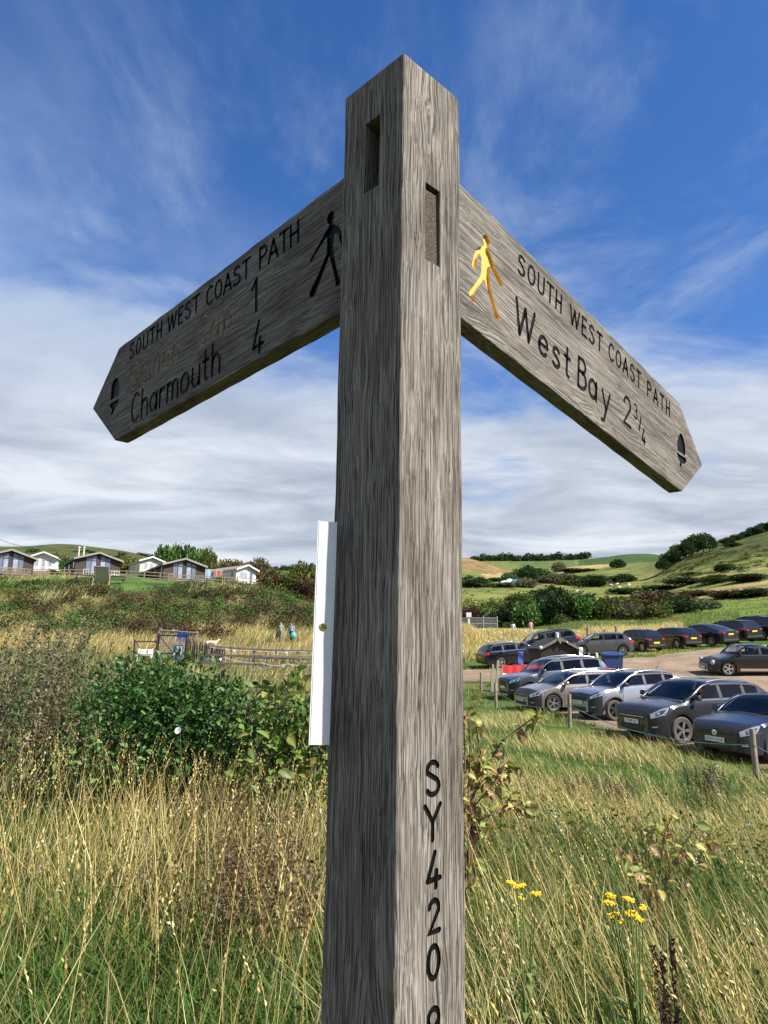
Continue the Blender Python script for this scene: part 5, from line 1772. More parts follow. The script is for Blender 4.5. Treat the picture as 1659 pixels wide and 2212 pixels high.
string([zt(440, 39.6, .82), zt(485, 39.1, .90), zt(568, 38.3, .66), zt(623, 38.1, .62), zt(690, 37.9, .70)], 12, ['blue_cloth', 'red_cloth', 'white_cloth', 'yellow_cloth', 'blue_cloth', 'red_cloth'], .12)

# dark field gate in two leaves
def gate(label, pa, pb, h, brace):
    a, c = ln(*pa), ln(*pb)
    t = thing('field_gate', label, 'gate', (a[0], a[1], tz(*a)), math.atan2(c[1] - a[1], c[0] - a[0]), 'dark gates on the footpath')
    Lg = math.hypot(c[0] - a[0], c[1] - a[1])
    for k in (0, 1):
        o = MB()
        o.box((Lg * k, 0, h / 2), (.11, .11, h + .16))
        o.build('gate_post', M['dark_wood'], t)
    for k, z in enumerate((.15, .55, h - .05)):
        o = MB()
        o.box((Lg / 2, 0, z), (Lg - .11, .05, .09))
        o.build('bar', M['dark_wood'], t)
    o = MB()
    o.tube([(.1, -.03, h - .1), (Lg * brace, -.03, .2)], .04, 6)
    o.build('brace', M['dark_wood'], t)
    return t


gate('dark open framed gate beside the palisade, with a blue notice', (341, 47.5), (402, 47.0), 1.75, .75)
gate('lower dark gate section left of the blue notice', (290, 47.0), (338, 47.3), 1.35, .5)
# palisade
pal = thing('palisade_fence', 'close boarded grey palisade running downhill right of the dark gate', 'fence', (0, 0, 0))
pm = MB()
pm.box((0, 0, .5), (1, 1, 1))
pm = pm.mesh('pale', M['fence_wood'])
for i in range(46):
    f_ = i / 45
    x, y = ln(404 + (486 - 404) * f_, 48.5 - 2.5 * f_)
    bo = link('pale', pm, pal, (x, y, tz(x, y) - .1), (0, R(random.uniform(-2, 2)), 0))
    bo.scale = (.055, .03, (1.62 - .42 * f_) * random.uniform(.95, 1.05) + .1)
for i in range(14):
    f_ = i / 13
    x, y = ln(346 + 56 * f_, 49.2)
    bo = link('pale', pm, pal, (x, y, tz(x, y) - .1), (0, R(random.uniform(-2, 2)), 0))
    bo.scale = (.075, .03, 1.5 * random.uniform(.95, 1.05) + .1)
for h in (.4, 1.0):
    o = MB()
    o.tube([Vector((ln(404 + 82 * k / 8, 48.6 - 2.5 * k / 8)[0], 48.6 - 2.5 * k / 8, tz(*ln(404 + 82 * k / 8, 48.6 - 2.5 * k / 8)) + h * (1 - .03 * k))) for k in range(9)], .035, 5)
    o.build('rail', M['fence_wood'], pal)
# notice
x, y = ln(385, 46.4)
nb_ = thing('notice_board', 'blue framed white notice hung on the dark gate', 'notice board', (x, y, tz(x, y) + .45), R(-3))
nb_.scale = (.8, .8, .8)
M['sign_blue'] = principled('sign blue', (.03, .09, .30), .5)
o = MB()
o.box((0, 0, .48), (.84, .04, 1.04))
o.build('backing', M['sign_blue'], nb_, bevel=.01)
for z, h in ((.74, .28), (.34, .34)):
    o = MB()
    o.box((0, -.026, z), (.64, .012, h))
    o.build('panel', M['white_paint'], nb_)
o = MB()
for z, w_ in ((.80, .5), (.72, .42), (.64, .5), (.42, .36), (.36, .48), (.29, .40), (.22, .3)):
    o.box((0, -.0345, z), (w_, .004, .028))
tag(o.build('print', M['sign_blue'], nb_), kind='stuff')
# tarpaulin on a timber frame
tf = thing('timber_frame', 'pale timber post and rail frame with a blue cover behind the dark gate', 'frame', (0, 0, 0))
for px, h in ((344, 1.5), (372, 1.45), (423, 1.35)):
    x, y = ln(px, 54.5)
    o = MB()
    o.box((x, y, tz(x, y) + h / 2), (.17, .15, h + .2))
    o.build('post', M['fence_wood'], tf)
for pa, pb in ((346, 372), (372, 424)):
    p, q_ = zt(pa, 54.4, 1.42), zt(pb, 54.4, 1.34 if pb > 400 else 1.42)
    o = MB()
    o.tube([p, q_], .05, 6)
    o.build('rail', M['fence_wood'], tf)
M['tarp'] = principled('blue tarpaulin', (.012, .05, .26), .4)
o = MB()
n = 12
vs, fs = [], []
for i in range(n + 1):
    px = 381 + (407 - 381) * i / n
    for j in range(5):
        p = zt(px, 54.3, 1.40 - .05 * i / n - .18 * j)
        vs.append(p + Vector((0, .06 * math.sin(i * 1.3 + j), .05 * math.sin(i * .8) * j / 4)))
vs += [v + Vector((0, .01, 0)) for v in vs]
k = len(vs) // 2
for i in range(n):
    for j in range(4):
        a = i * 5 + j
        fs += [(a, a + 1, a + 6, a + 5), (a + k, a + 5 + k, a + 6 + k, a + 1 + k)]
o.add(vs, fs)
tag(o.build('tarpaulin', M['tarp'], None, 60), 'blue tarpaulin hung over the rail of the timber frame', 'tarpaulin')
# white bench end by the gate
x, y = ln(314, 46.0)
t = thing('slatted_bench', 'white slatted bench half hidden by the leafy bush, left of the dark gate', 'bench', (x, y, tz(x, y) - .02), R(8))
t.scale = (.75, .75, .80)
sm = MB()
sm.box((0, 0, 0), (1.25, .07, .03))
sm = sm.mesh('slat', M['white_paint'])
for k in range(4): link('slat', sm, t, (0, -.18 + .11 * k, .72))
for k in range(4): link('slat', sm, t, (0, .26, .84 + .10 * k), (R(80), 0, 0))
for sx in (-.55, .55):
    o = MB()
    o.box((sx, 0, .35), (.07, .5, .7))
    o.box((sx, .28, .9), (.07, .06, .7))
    o.build('leg', M['white_paint'], t)

# ------------------------------------------------------------------ holiday lodges on the terrace
def lodge(label, px, d, psi, W, D, hw, ha, wall, roof, fasc, wins, group=None, deck=None, lift=0.0):
    """gabled lodge; psi turns the gable front away from square-on; wins: (u0, u1, z0, z1, sloped top)"""
    x, y = spot(px, d)
    t = thing('holiday_lodge', label, 'lodge', (x, y, tz(x, y) + .35 + lift), psi, group)
    t.scale = (.93, .93, .94)
    o = MB()
    o.box((0, D / 2, hw / 2 - .4), (W, D, hw + .8))
    o.prism([(-W / 2, hw), (W / 2, hw), (0, ha)], 0, D, 0, lambda p: Vector((p.x, p.z, p.y)))
    wl = o.build('wall', wall, t)
    an = math.atan2(ha - hw, W / 2)
    ln_ = math.hypot(W / 2, ha - hw) + .38
    for s_ in (1, -1):
        o = MB()
        o.box((s_ * (ln_ / 2 - .01), 0, 0), (ln_, D + .9, .10))
        o.build('roof', roof, t, loc=(0, D / 2 - .1, ha + .08), rot=(0, s_ * an, 0))
        o = MB()
        o.box((s_ * (ln_ / 2 - .01), 0, -.05), (ln_, .05, .26))
        o.build('barge_board', fasc, t, loc=(0, -.59, ha + .08), rot=(0, s_ * an, 0))
        o = MB()
        o.box((s_ * (W / 2 + .28), D / 2 - .1, hw - .14), (.06, D + .8, .18))
        o.build('fascia', fasc, t)
    for (u0, u1, z0, z1, slope) in wins:
        def tp(u): return min(z1, hw + (ha - hw) * (1 - abs(u) / (W / 2)) - .24) if slope else z1
        n = max(1, round((u1 - u0) / .85))
        fr = MB()
        e = .06
        for k in range(n):
            a = u0 + (u1 - u0) * k / n
            c = u0 + (u1 - u0) * (k + 1) / n
            fr.prism([(a, z0), (a + e, z0), (a + e, tp(a + e)), (a, tp(a))], -.06, .02, 0, lambda p: Vector((p.x, p.z, p.y)))
        fr.prism([(u1 - e, z0), (u1, z0), (u1, tp(u1)), (u1 - e, tp(u1 - e))], -.06, .02, 0, lambda p: Vector((p.x, p.z, p.y)))
        fr.box(((u0 + u1) / 2, -.02, z0 + e / 2), (u1 - u0, .08, e))
        if slope:
            fr.box(((u0 + u1) / 2, -.02, hw - .18), (u1 - u0, .07, .07))
            fr.prism([(u0, tp(u0) - .07), (u1, tp(u1) - .07), (u1, tp(u1)), (u0, tp(u0))], -.06, .02, 0, lambda p: Vector((p.x, p.z, p.y)))
        else:
            fr.box(((u0 + u1) / 2, -.02, z1 - e / 2), (u1 - u0, .08, e))
        wf = fr.build('window', M['plastic'] if wall is M['brown_wood'] else M['white_paint'], t)
        for k in range(n):
            a = u0 + (u1 - u0) * k / n + e * .5
            c = u0 + (u1 - u0) * (k + 1) / n - e * .5
            g = MB()
            g.prism([(a, z0 + .03), (c, z0 + .03), (c, min(tp(c), hw - .18)), (a, min(tp(a), hw - .18))], -.015, .012, 0, lambda p: Vector((p.x, p.z, p.y)))
            g.build('pane', M['curtain'] if (k + int(u0 * 3)) % 3 != 1 else M['window_glass'], wf)
            if slope:
                g = MB()
                g.prism([(a, hw - .14), (c, hw - .14), (c, tp(c) - .05), (a, tp(a) - .05)], -.015, .012, 0, lambda p: Vector((p.x, p.z, p.y)))
                g.build('pane', M['window_glass'], wf)
    for k in range(3):
        yy = 1.2 + k * (D - 2.4) / 2
        g = MB()
        g.box((-W / 2 - .02, yy, 1.4), (.06, .8, .95))
        wf = g.build('window', M['white_paint'] if wall is not M['brown_wood'] else M['curtain'], t)
        g = MB()
        g.box((-W / 2 - .055, yy, 1.4), (.02, .66, .80))
        g.build('pane', M['window_glass'], wf)
    if deck:
        dx0, dx1, dd_, m_ = deck
        o = MB()
        o.box(((dx0 + dx1) / 2, -dd_ / 2 - .05, -.28), (dx1 - dx0, dd_, .16))
        for k in range(4): o.box((dx0 + (dx1 - dx0) * k / 3, -dd_, -.7), (.12, .12, .8))
        dk_ = o.build('deck', M['fence_wood'], t)
        o = MB()
        for z in (.18, .72):
            o.box(((dx0 + dx1) / 2, -dd_, z - .2), (dx1 - dx0, .05, .09))
        n = int((dx1 - dx0) / .34)
        for k in range(n + 1): o.box((dx0 + (dx1 - dx0) * k / n, -dd_ + .03, .12), (.055 if k % 4 else .10, .05, .92))
        tag(o.build('balustrade', m_, dk_), kind='stuff')
    return t


LG = 'lodges on the terrace above the bank'
BW, RF, FA = M['brown_wood'], M['chalet_roof'], M['fascia']
brown = [(-1.75, -.22, .1, 2.9, True), (.28, 1.80, .1, 2.9, True)]
lodge('brown timber lodge cut by the left edge, behind the two benches', 2, 97.5, R(31), 6.3, 12, 2.2, 3.25, BW, RF, FA, brown, LG, (-2.5, 2.6, 1.6, M['teak']))
lodge('brown timber lodge below the two pale flues, with a pale balustrade', 196, 99.0, R(31), 6.4, 12, 2.2, 3.2, BW, RF, FA, brown, LG, (-2.2, 2.8, 1.8, M['cream']), -.15)
lodge('brown timber lodge in front of the dense green tree', 387, 99.5, R(29), 6.1, 12, 2.1, 3.05, BW, RF, FA, brown, LG, (-2.6, 2.6, 1.5, M['teak']), -.1)
white4 = [(-1.35, -.75, .9, 1.9, False), (-.30, .30, .1, 1.95, False), (.75, 1.35, .9, 1.9, False)]
lodge('white lodge with white balustrade between two brown lodges', 75, 113, R(15), 4.1, 9, 2.3, 3.1, M['white_paint'], RF, M['white_paint'], white4, LG, (-2.0, 2.0, 1.6, M['white_paint']), -.2)
lodge('cream lodge partly hidden behind the brown lodges, left of the green tree', 314, 122, R(32), 4.2, 9, 2.3, 3.05, M['cream'], RF, M['white_paint'], white4, LG, None, .1)
lodge('pale blue white lodge alone at the right end of the terrace', 524, 112, R(44), 3.9, 9, 2.2, 2.95, M['white_paint'], M['fascia'], M['white_paint'], [(-1.35, .15, .75, 1.8, False), (.6, 1.3, .3, 1.9, False)], LG, (-2.0, 1.9, 1.3, M['white_paint']), -.3)
for px, d, h, lab in ((150.8, 107, 6.4, 'pale flue pole behind the brown lodge, left of two'), (161.7, 107, 6.7, 'pale flue pole behind the brown lodge, taller of two')):
    x, y = spot(px, d)
    zb = tz(x, y)
    o = MB()
    o.tube([(0, 0, -.3), (0, 0, at(px, 1184.5, d).z - zb)], .13, 10)
    o.lathe([(.13, 0), (.20, .05), (.20, .22), (.05, .30)], 10, 'Z', (0, 0, at(px, 1184.5, d).z - zb))
    tag(o.build('flue_pole', M['cream'], None, 50, (x, y, zb)), lab, 'flue pole', 'flue poles behind the lodge')
o = MB()
p0, p1 = at(-70, 1132, 118), at(80, 1187, 116)
o.tube([p0.lerp(p1, k / 10) - Vector((0, 0, 1.2 * 4 * k / 10 * (1 - k / 10) * .5)) for k in range(11)], .035, 5)
tag(o.build('overhead_cable', M['plastic']), 'thin overhead cable sloping down towards the white lodge', 'cable')

rail_fence('terrace_fence', 'timber post and rail fence along the lawn in front of the lodges', [ln(-160, 91.5), ln(44, 91.5), ln(180, 92.5), ln(300, 93.5), ln(370, 94)], 1.15, (1.05, .62, .25), .16, 'teak', 2.2)
rail_fence('terrace_fence', 'timber rail fence below the pale lodge at the right end', [ln(420, 96), ln(505, 97), ln(562, 98)], 1.05, (.98, .55), .14, 'teak', 1.9)

# picnic tables, benches, garden deckchair, laundry
def picnic(label, px, d, rz):
    x, y = spot(px, d)
    t = thing('picnic_table', label, 'picnic table', (x, y, tz(x, y)), rz, 'picnic tables on the terrace lawn')
    sm = MB()
    sm.box((0, 0, 0), (1.9, .13, .04))
    sm = sm.mesh('slat', M['dark_wood'])
    for k in range(5): link('slat', sm, t, (0, -.30 + .15 * k, .76))
    for s_ in (-1, 1):
        for k in range(2): link('slat', sm, t, (0, s_ * (.68 + .15 * k), .46))
        for e in (-.7, .7):
            o = MB()
            o.tube([(e, s_ * .28, .74), (e, s_ * .70, 0)], .05, 4)
            o.build('leg', M['dark_wood'], t)
    for e in (-.66, .66):
        o = MB()
        o.box((e, 0, .42), (.05, 1.6, .10))
        o.build('cross_bar', M['dark_wood'], t)
    return t


picnic('dark picnic table on the lawn, left of the green deckchair', 167, 84.0, R(20)).scale = (1.15, 1.15, 1.15)
picnic('dark picnic table on the lawn, right of the green deckchair', 238, 83.5, R(18)).scale = (1.15, 1.15, 1.15)


def bench(label, px, d, rz, w):
    x, y = spot(px, d)
    t = thing('garden_bench', label, 'bench', (x, y, tz(x, y)), rz, 'benches backing on to the terrace fence')
    sm = MB()
    sm.box((0, 0, 0), (w, .07, .03))
    sm = sm.mesh('seat_slat', M['teak'])
    for k in range(5): link('seat_slat', sm, t, (0, -.22 + .1 * k, .45))
    vm = MB()
    vm.box((0, 0, 0), (.05, .025, .46))
    vm = vm.mesh('back_slat', M['teak'])
    n = int(w / .14)
    for k in range(n): link('back_slat', vm, t, (-w / 2 + w * (k + .5) / n, .29, .72), (R(-10), 0, 0))
    for z in (.50, .96):
        o = MB()
        o.box((0, .30, z), (w, .05, .08))
        o.build('back_rail', M['teak'], t)
    for s_ in (-1, 1):
        for yy, h in ((-.26, .66), (.27, .98)):
            o = MB()
            o.box((s_ * (w / 2 - .04), yy, h / 2), (.08, .08, h))
            o.build('leg', M['teak'], t)
        o = MB()
        o.box((s_ * (w / 2 - .04), 0, .67), (.09, .62, .045))
        o.build('armrest', M['teak'], t)
    return t


bench('wide timber bench at the left edge of the terrace lawn', 12, 88.6, R(190), 2.3)
bench('timber bench second from the left edge, with a curved look and slatted back', 72, 89.0, R(14), 1.7)
x, y = spot(207, 80.5)
dc = thing('deckchair', 'large timber deckchair with green sling and purple top rail on the lawn', 'deckchair', (x, y, tz(x, y)), R(10))
dc.scale = (1.1, 1.1, 1.1)
M['sling'] = principled('olive green sling', (.34, .33, .12), .8, var=.2, vscale=3)
M['purple'] = principled('purple cloth', (.30, .16, .34), .8)
o = MB()
prof_ = [(.75, 1.98), (.45, 1.60), (.12, 1.05), (-.12, .62), (-.30, .42), (-.62, .46)]
vs = [(s_ * .62 * (1 - .12 * k / 5), -yy, z) for k, (yy, z) in enumerate(prof_) for s_ in (-1, 1)]
fs = [(2 * i, 2 * i + 1, 2 * i + 3, 2 * i + 2) for i in range(5)]
o.add(vs, fs)
o.build('sling', M['sling'], dc, 60)
nt = NT(M['sling'].node_tree)
tr_ = nt.new('ShaderNodeBsdfTranslucent', {'Color': (.50, .48, .20, 1)})
ms_ = nt.new('ShaderNodeMixShader', {0: .6, 1: nt.n['Principled BSDF'].outputs[0], 2: tr_.outputs[0]})
nt.l.new(ms_.outputs[0], nt.n['Material Output'].inputs[0])
o = MB()
o.box((0, -.74, 2.02), (1.5, .16, .09))
o.build('head_roll', M['purple'], dc, bevel=.02)
for s_ in (-1, 1):
    o = MB()
    o.tube([(s_ * .68, -.80, 2.05), (s_ * .68, .55, .10)], .055, 6)
    o.build('frame_rail', M['teak'], dc)
    o = MB()
    o.tube([(s_ * .80, -.55, 0), (s_ * .76, .1, 1.35)], .06, 6)
    o.build('support_leg', M['teak'], dc)
    o = MB()
    o.tube([(s_ * .70, -.62, .0), (s_ * .70, .70, .45)], .05, 6)
    o.build('leg', M['teak'], dc)
M['pink_cloth'] = principled('pink cloth', (.55, .20, .18), .8)
M['sky_cloth'] = principled('pale blue cloth', (.38, .50, .68), .8)
lx0, ly0 = spot(434, 97)
lx1, ly1 = spot(472, 98)
cl_ = thing('washing_line', 'washing line with posts right of the brown lodge', 'washing line', (lx0, ly0, tz(lx0, ly0)))
o = MB()
o.tube([(0, 0, 1.9), (lx1 - lx0, ly1 - ly0, 1.85)], .02, 5)
o.build('line', M['white_cloth'], cl_)
for dx, dy in ((0, 0), (lx1 - lx0, ly1 - ly0)):
    o = MB()
    o.tube([(dx, dy, -.2), (dx, dy, 1.95)], .04, 6)
    o.build('pole', M['galv'], cl_)
for f_, m_, w_, h_, lab in ((.16, 'sky_cloth', .85, 1.15, 'pale blue towel on the washing line'), (.62, 'pink_cloth', .55, .95, 'pink garment on the washing line, left of its twin'), (.88, 'pink_cloth', .45, .75, 'smaller pink garment at the right end of the washing line')):
    o = MB()
    vs = [(w_ * (i / 6 - .5), .05 * math.sin(i * 1.6) * (j / 3), -h_ * j / 3) for i in range(7) for j in range(4)]
    vs += [(a, b2 + .012, c) for a, b2, c in vs]
    fs = []
    for i in range(6):
        for j in range(3):
            a = i * 4 + j
            fs += [(a, a + 1, a + 5, a + 4), (a + 28, a + 32, a + 33, a + 29)]
    o.add(vs, fs)
    tag(o.build('laundry', M[m_], None, 60, (lx0 + (lx1 - lx0) * f_, ly0 + (ly1 - ly0) * f_, tz(lx0, ly0) + 1.86)), lab, 'laundry')

# ------------------------------------------------------------------ people and animals
def skin_mesh(name, joints, edges, levels=1):
    me = bpy.data.meshes.new(name)
    me.from_pydata([j[0] for j in joints], edges, [])
    ob = bpy.data.objects.new('skin_tmp', me)
    COL.objects.link(ob)
    md = ob.modifiers.new('skin', 'SKIN')
    md.use_smooth_shade = True
    for k, j in enumerate(joints):
        r = j[1]
        me.skin_vertices[0].data[k].radius = (r, r) if isinstance(r, (int, float)) else r
    me.skin_vertices[0].data[0].use_root = True
    ob.modifiers.new('sub', 'SUBSURF').levels = levels
    dg = bpy.context.evaluated_depsgraph_get()
    dg.update()
    out = bpy.data.meshes.new_from_object(ob.evaluated_get(dg))
    bpy.data.objects.remove(ob)
    out.name = name
    return out


SKIN = principled('skin', (.50, .29, .21), .6)
def person(label, px, d, face, top, legs, hair, height=1.7, arm_l=None, group=None, short=False, mid=None):
    x, y = spot(px, d)
    t = thing('person', label, 'person', (x, y, tz(x, y)), face, group)
    k = height / 1.72
    al = arm_l or [(.25, .03, 1.12), (.27, -.04, .88), (.27, -.07, .80)]
    J = [((0, 0, .95), .145), ((0, 0, 1.12), (.135, .115)), ((0, 0, 1.32), (.165, .12)), ((0, 0, 1.43), (.10, .085)), ((0, -.01, 1.50), .055), ((0, -.025, 1.585), (.080, .092)), ((0, -.02, 1.67), (.072, .085)),
         ((.19, 0, 1.39), .058), (al[0], .048), (al[1], .036), (al[2], .038),
         ((-.19, 0, 1.39), .058), ((-.25, .04, 1.12), .048), ((-.27, -.02, .88), .036), ((-.27, -.05, .80), .038),
         ((.09, 0, .86), .095), ((.10, -.13, .48), .068), ((.10, -.08, .09), .048), ((.11, -.22, .045), .040),
         ((-.09, 0, .86), .095), ((-.10, .05, .48), .068), ((-.10, .22, .11), .048), ((-.11, .10, .045), .040)]
    J = [((a[0] * k, a[1] * k, a[2] * k), r if not isinstance(r, tuple) else r) for a, r in J]
    E_ = [(0, 1), (1, 2), (2, 3), (3, 4), (4, 5), (5, 6), (2, 7), (7, 8), (8, 9), (9, 10), (2, 11), (11, 12), (12, 13), (13, 14), (0, 15), (15, 16), (16, 17), (17, 18), (0, 19), (19, 20), (20, 21), (21, 22)]
    me = skin_mesh('body', J, E_, 1)
    me.materials.clear()
    for m_ in (SKIN, top, legs, M['plastic'], mid or legs): me.materials.append(m_)
    mi = []
    for p in me.polygons:
        c = p.center / k
        if c.z > 1.455: m_ = 0
        elif c.z > .98 and not (abs(c.x) > .225 and c.z < (1.2 if short else .90)): m_ = 1
        elif abs(c.x) > .225 and c.z < 1.25 and c.z > .7: m_ = 0 if (short or c.z < .90) else 1
        elif c.z < .10: m_ = 3
        else: m_ = 2
        mi.append(m_)
    me.polygons.foreach_set('material_index', mi)
    link('body', me, t)
    o = MB()
    o.ball((0, -.115 * k, 1.60 * k), (.014, .024, .022), 6, 4)
    o.build('nose', SKIN, t, 60)
    if hair is not None:
        o = MB()
        o.ball((0, .012 * k, 1.665 * k), (.093, .108, .085), 12, 8)
        o.ball((0, .065 * k, 1.57 * k), (.085, .05, .11), 10, 6)
        o.build('hair', hair, t, 60)
    else:
        o = MB()
        for s_ in (-1, 1): o.ball((s_ * .085 * k, .01, 1.60 * k), (.012, .025, .035), 6, 4)
        o.build('ears', SKIN, t, 60)
    return t


M['sage'] = principled('sage green jacket', (.30, .33, .24), .8)
M['denim_top'] = principled('pale blue top', (.24, .33, .52), .8)
M['dark_trouser'] = principled('dark trousers', (.025, .028, .035), .85)
M['grey_trouser'] = principled('grey trousers', (.22, .20, .18), .85)
M['hair_brown'] = principled('dark brown hair', (.03, .018, .012), .6)
M['turquoise'] = principled('turquoise bag cloth', (.04, .42, .44), .6, var=.15, vscale=4)
M['coral'] = principled('coral top', (.55, .25, .22), .8)
PD = 61.0
person('bald person in a sage green jacket walking through the dry grass', 605, PD, R(-12), M['sage'], M['grey_trouser'], None, 1.78, [(-.27, .02, 1.14), (-.33, -.08, .95), (-.30, -.20, .97)] if False else [(.25, .03, 1.14), (.28, -.06, .90), (.28, -.09, .82)], 'walkers in the dry grass')
person('dark haired person in a pale blue top carrying a turquoise bag in the dry grass', 628, PD + .6, R(-20), M['denim_top'], M['dark_trouser'], M['hair_brown'], 1.70, None, 'walkers in the dry grass', True)
x, y = spot(598.5, PD - .15)
o = MB()
o.tube([(0, 0, 1.02), (.03, .0, .90), (-.04, .02, .60), (-.06, .03, .22)], [.10, .12, .15, .10], 9)
tag(o.build('coat', M['plastic'], None, 60, (x, y, tz(x, y))), 'dark coat hanging over the arm of the bald walker', 'coat')
x, y = spot(632.5, PD + .2)
bg_ = thing('bag', 'big turquoise bag held by the walker in the pale blue top', 'bag', (x, y, tz(x, y)))
o = MB()
o.ball((0, 0, .66), (.27, .17, .27), 12, 8)
o.build('pouch', M['turquoise'], bg_, 60)
o = MB()
o.tube([(-.12, 0, .88), (-.10, 0, 1.02), (.0, .05, 1.06), (.10, 0, 1.0), (.14, 0, .86)], .018, 6)
o.build('handle', M['turquoise'], bg_, 60)
person('small distant walker in white on the path above the hut', 1109, 84.0, R(160), M['white_cloth'], M['dark_trouser'], M['hair_brown'], 1.70, None, 'distant walkers beyond the dry grass')
person('small distant walker in coral with dark trousers, right of the one in white', 1148, 84.0, R(200), M['coral'], M['denim_top'], M['hair_brown'], 1.76, None, 'distant walkers beyond the dry grass')


def four_legs(name, label, cat, px, d, face, col, size, head_up=.0, group=None):
    x, y = spot(px, d)
    t = thing(name, label, cat, (x, y, tz(x, y)), face, group)
    k = size
    fat = 1.0 if cat == 'dog' else 1.5
    J = [((.0, 0, .52), (.13 * fat, .14 * fat)), ((.28, 0, .54), (.12 * fat, .15 * fat)), ((.42, 0, .60), .085), ((.52, 0, .72 + head_up), .07), ((.64, 0, .73 + head_up), .055), ((-.30, 0, .54), (.12 * fat, .13 * fat)), ((-.46, 0, .56), .03), ((-.58, 0, .62), .018)]
    E_ = [(0, 1), (1, 2), (2, 3), (3, 4), (0, 5), (5, 6), (6, 7)]
    for sx, ref, hock in ((.28, 1, .02), (-.32, 5, -.07)):
        for s_ in (-1, 1):
            b0 = len(J)
            J += [((sx, s_ * .09, .38), .06), ((sx + hock, s_ * .09, .20), .034), ((sx, s_ * .09, .03), .03)]
            E_ += [(ref, b0), (b0, b0 + 1), (b0 + 1, b0 + 2)]
    J = [((a[0] * k, a[1] * k, a[2] * k), tuple(v * k for v in r) if isinstance(r, tuple) else r * k) for a, r in J]
    me = skin_mesh('body', J, E_, 1)
    me.materials.clear()
    me.materials.append(col)
    link('body', me, t)
    o = MB()
    for s_ in (-1, 1): o.ball((.50 * k, s_ * .075 * k, (.77 + head_up) * k), (.03 * k, .02 * k, .05 * k), 6, 4)
    o.build('ears', col, t, 60)
    return t


FUR = principled('cream fur', (.62, .50, .34), .9, var=.1, vscale=9)
FLEECE = principled('sheep fleece', (.62, .58, .50), .95, var=.1, vscale=6)
four_legs('dog', 'cream coloured dog standing in the dry grass above the bunting', 'dog', 456, 55.5, R(8), FUR, 1.05)
for i, (px, d, f_, lab) in enumerate(((1345, 238, 20, 'white sheep grazing lowest in the green field'), (1326, 256, 160, 'sheep in the green field, upper left of the lowest one'), (1340, 262, 10, 'sheep in the green field just above the lowest one'), (1366, 250, 200, 'sheep right of the lowest one in the field'), (1252, 226, 30, 'sheep apart from the flock, near the dark scrub'), (1290, 270, 170, 'sheep highest in the green field, left of the flock'))):
    four_legs('sheep', lab, 'sheep', px, d, R(f_), FLEECE, 1.35, -.22, 'sheep in the green field')
# distant vans and tents in the hollow
M['van_white'] = principled('white van paint', (.72, .74, .78), .3)
M['tent_blue'] = principled('blue tent', (.05, .13, .32), .6)
for px, d, w_, h_, m_, lab in ((1092, 262, 4.4, 2.0, 'van_white', 'white tent in the far hollow, left of the blue one'), (1104, 263, 4.2, 2.6, 'van_white', 'taller white tent in the far hollow between the others'), (1118, 262, 5.2, 2.4, 'tent_blue', 'blue tent in the far hollow, right end of the row')):
    x, y = spot(px, d)
    t = thing('tent', lab, 'tent', (x, y, tz(x, y) - .1), R(10), 'tents in the far hollow')
    o = MB()
    vs, fs = [], []
    for i in range(7):
        a = PI * i / 6
        for j in range(9):
            b2 = PI * j / 8
            vs.append((w_ / 2 * -math.cos(b2), 1.6 * -math.cos(a) * (.35 + .65 * math.sin(b2)), h_ * math.sin(b2) * math.sin(a)))
    for i in range(6):
        for j in range(8):
            q_ = i * 9 + j
            fs.append((q_, q_ + 1, q_ + 10, q_ + 9))
    o.add(vs, fs)
    o.build('shell', M[m_], t, 60)
    o = MB()
    o.prism([(-.5, 0), (.5, 0), (0, 1.2)], -1.66, -1.60, 0, lambda p: Vector((p.x, p.z, p.y)))
    o.build('doorway', M['dark_trouser'], t)

# ------------------------------------------------------------------ vegetation
def blades(P, H, W, az, lean, droop, C0, C1, seg=3):
    """ribbon blades from numpy arrays -> vertices, triangles, colours"""
    N = len(P)
    phi = RNG.uniform(0, PI, N)
    side = np.stack([np.cos(phi), np.sin(phi), np.zeros(N)], -1)
    L = np.stack([np.cos(az), np.sin(az), np.zeros(N)], -1)
    V, C = [], []
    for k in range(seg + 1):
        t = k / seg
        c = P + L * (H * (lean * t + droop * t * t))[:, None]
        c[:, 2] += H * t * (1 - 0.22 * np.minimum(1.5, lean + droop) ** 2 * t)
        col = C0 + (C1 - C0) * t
        if k < seg:
            w = side * (W * 0.5 * (1 - 0.75 * t))[:, None]
            V += [c - w, c + w]
            C += [col, col]
        else:
            V.append(c)
            C.append(col)
    n = 2 * seg + 1
    V = np.stack(V, 1).reshape(-1, 3)
    C = np.stack(C, 1).reshape(-1, 3)
    T = []
    for k in range(seg - 1):
        a = 2 * k
        T += [(a, a + 1, a + 3), (a, a + 3, a + 2)]
    T.append((2 * seg - 2, 2 * seg - 1, 2 * seg))
    T = (np.arange(N)[:, None, None] * n + np.array(T)[None]).reshape(-1, 3)
    return V, T, C


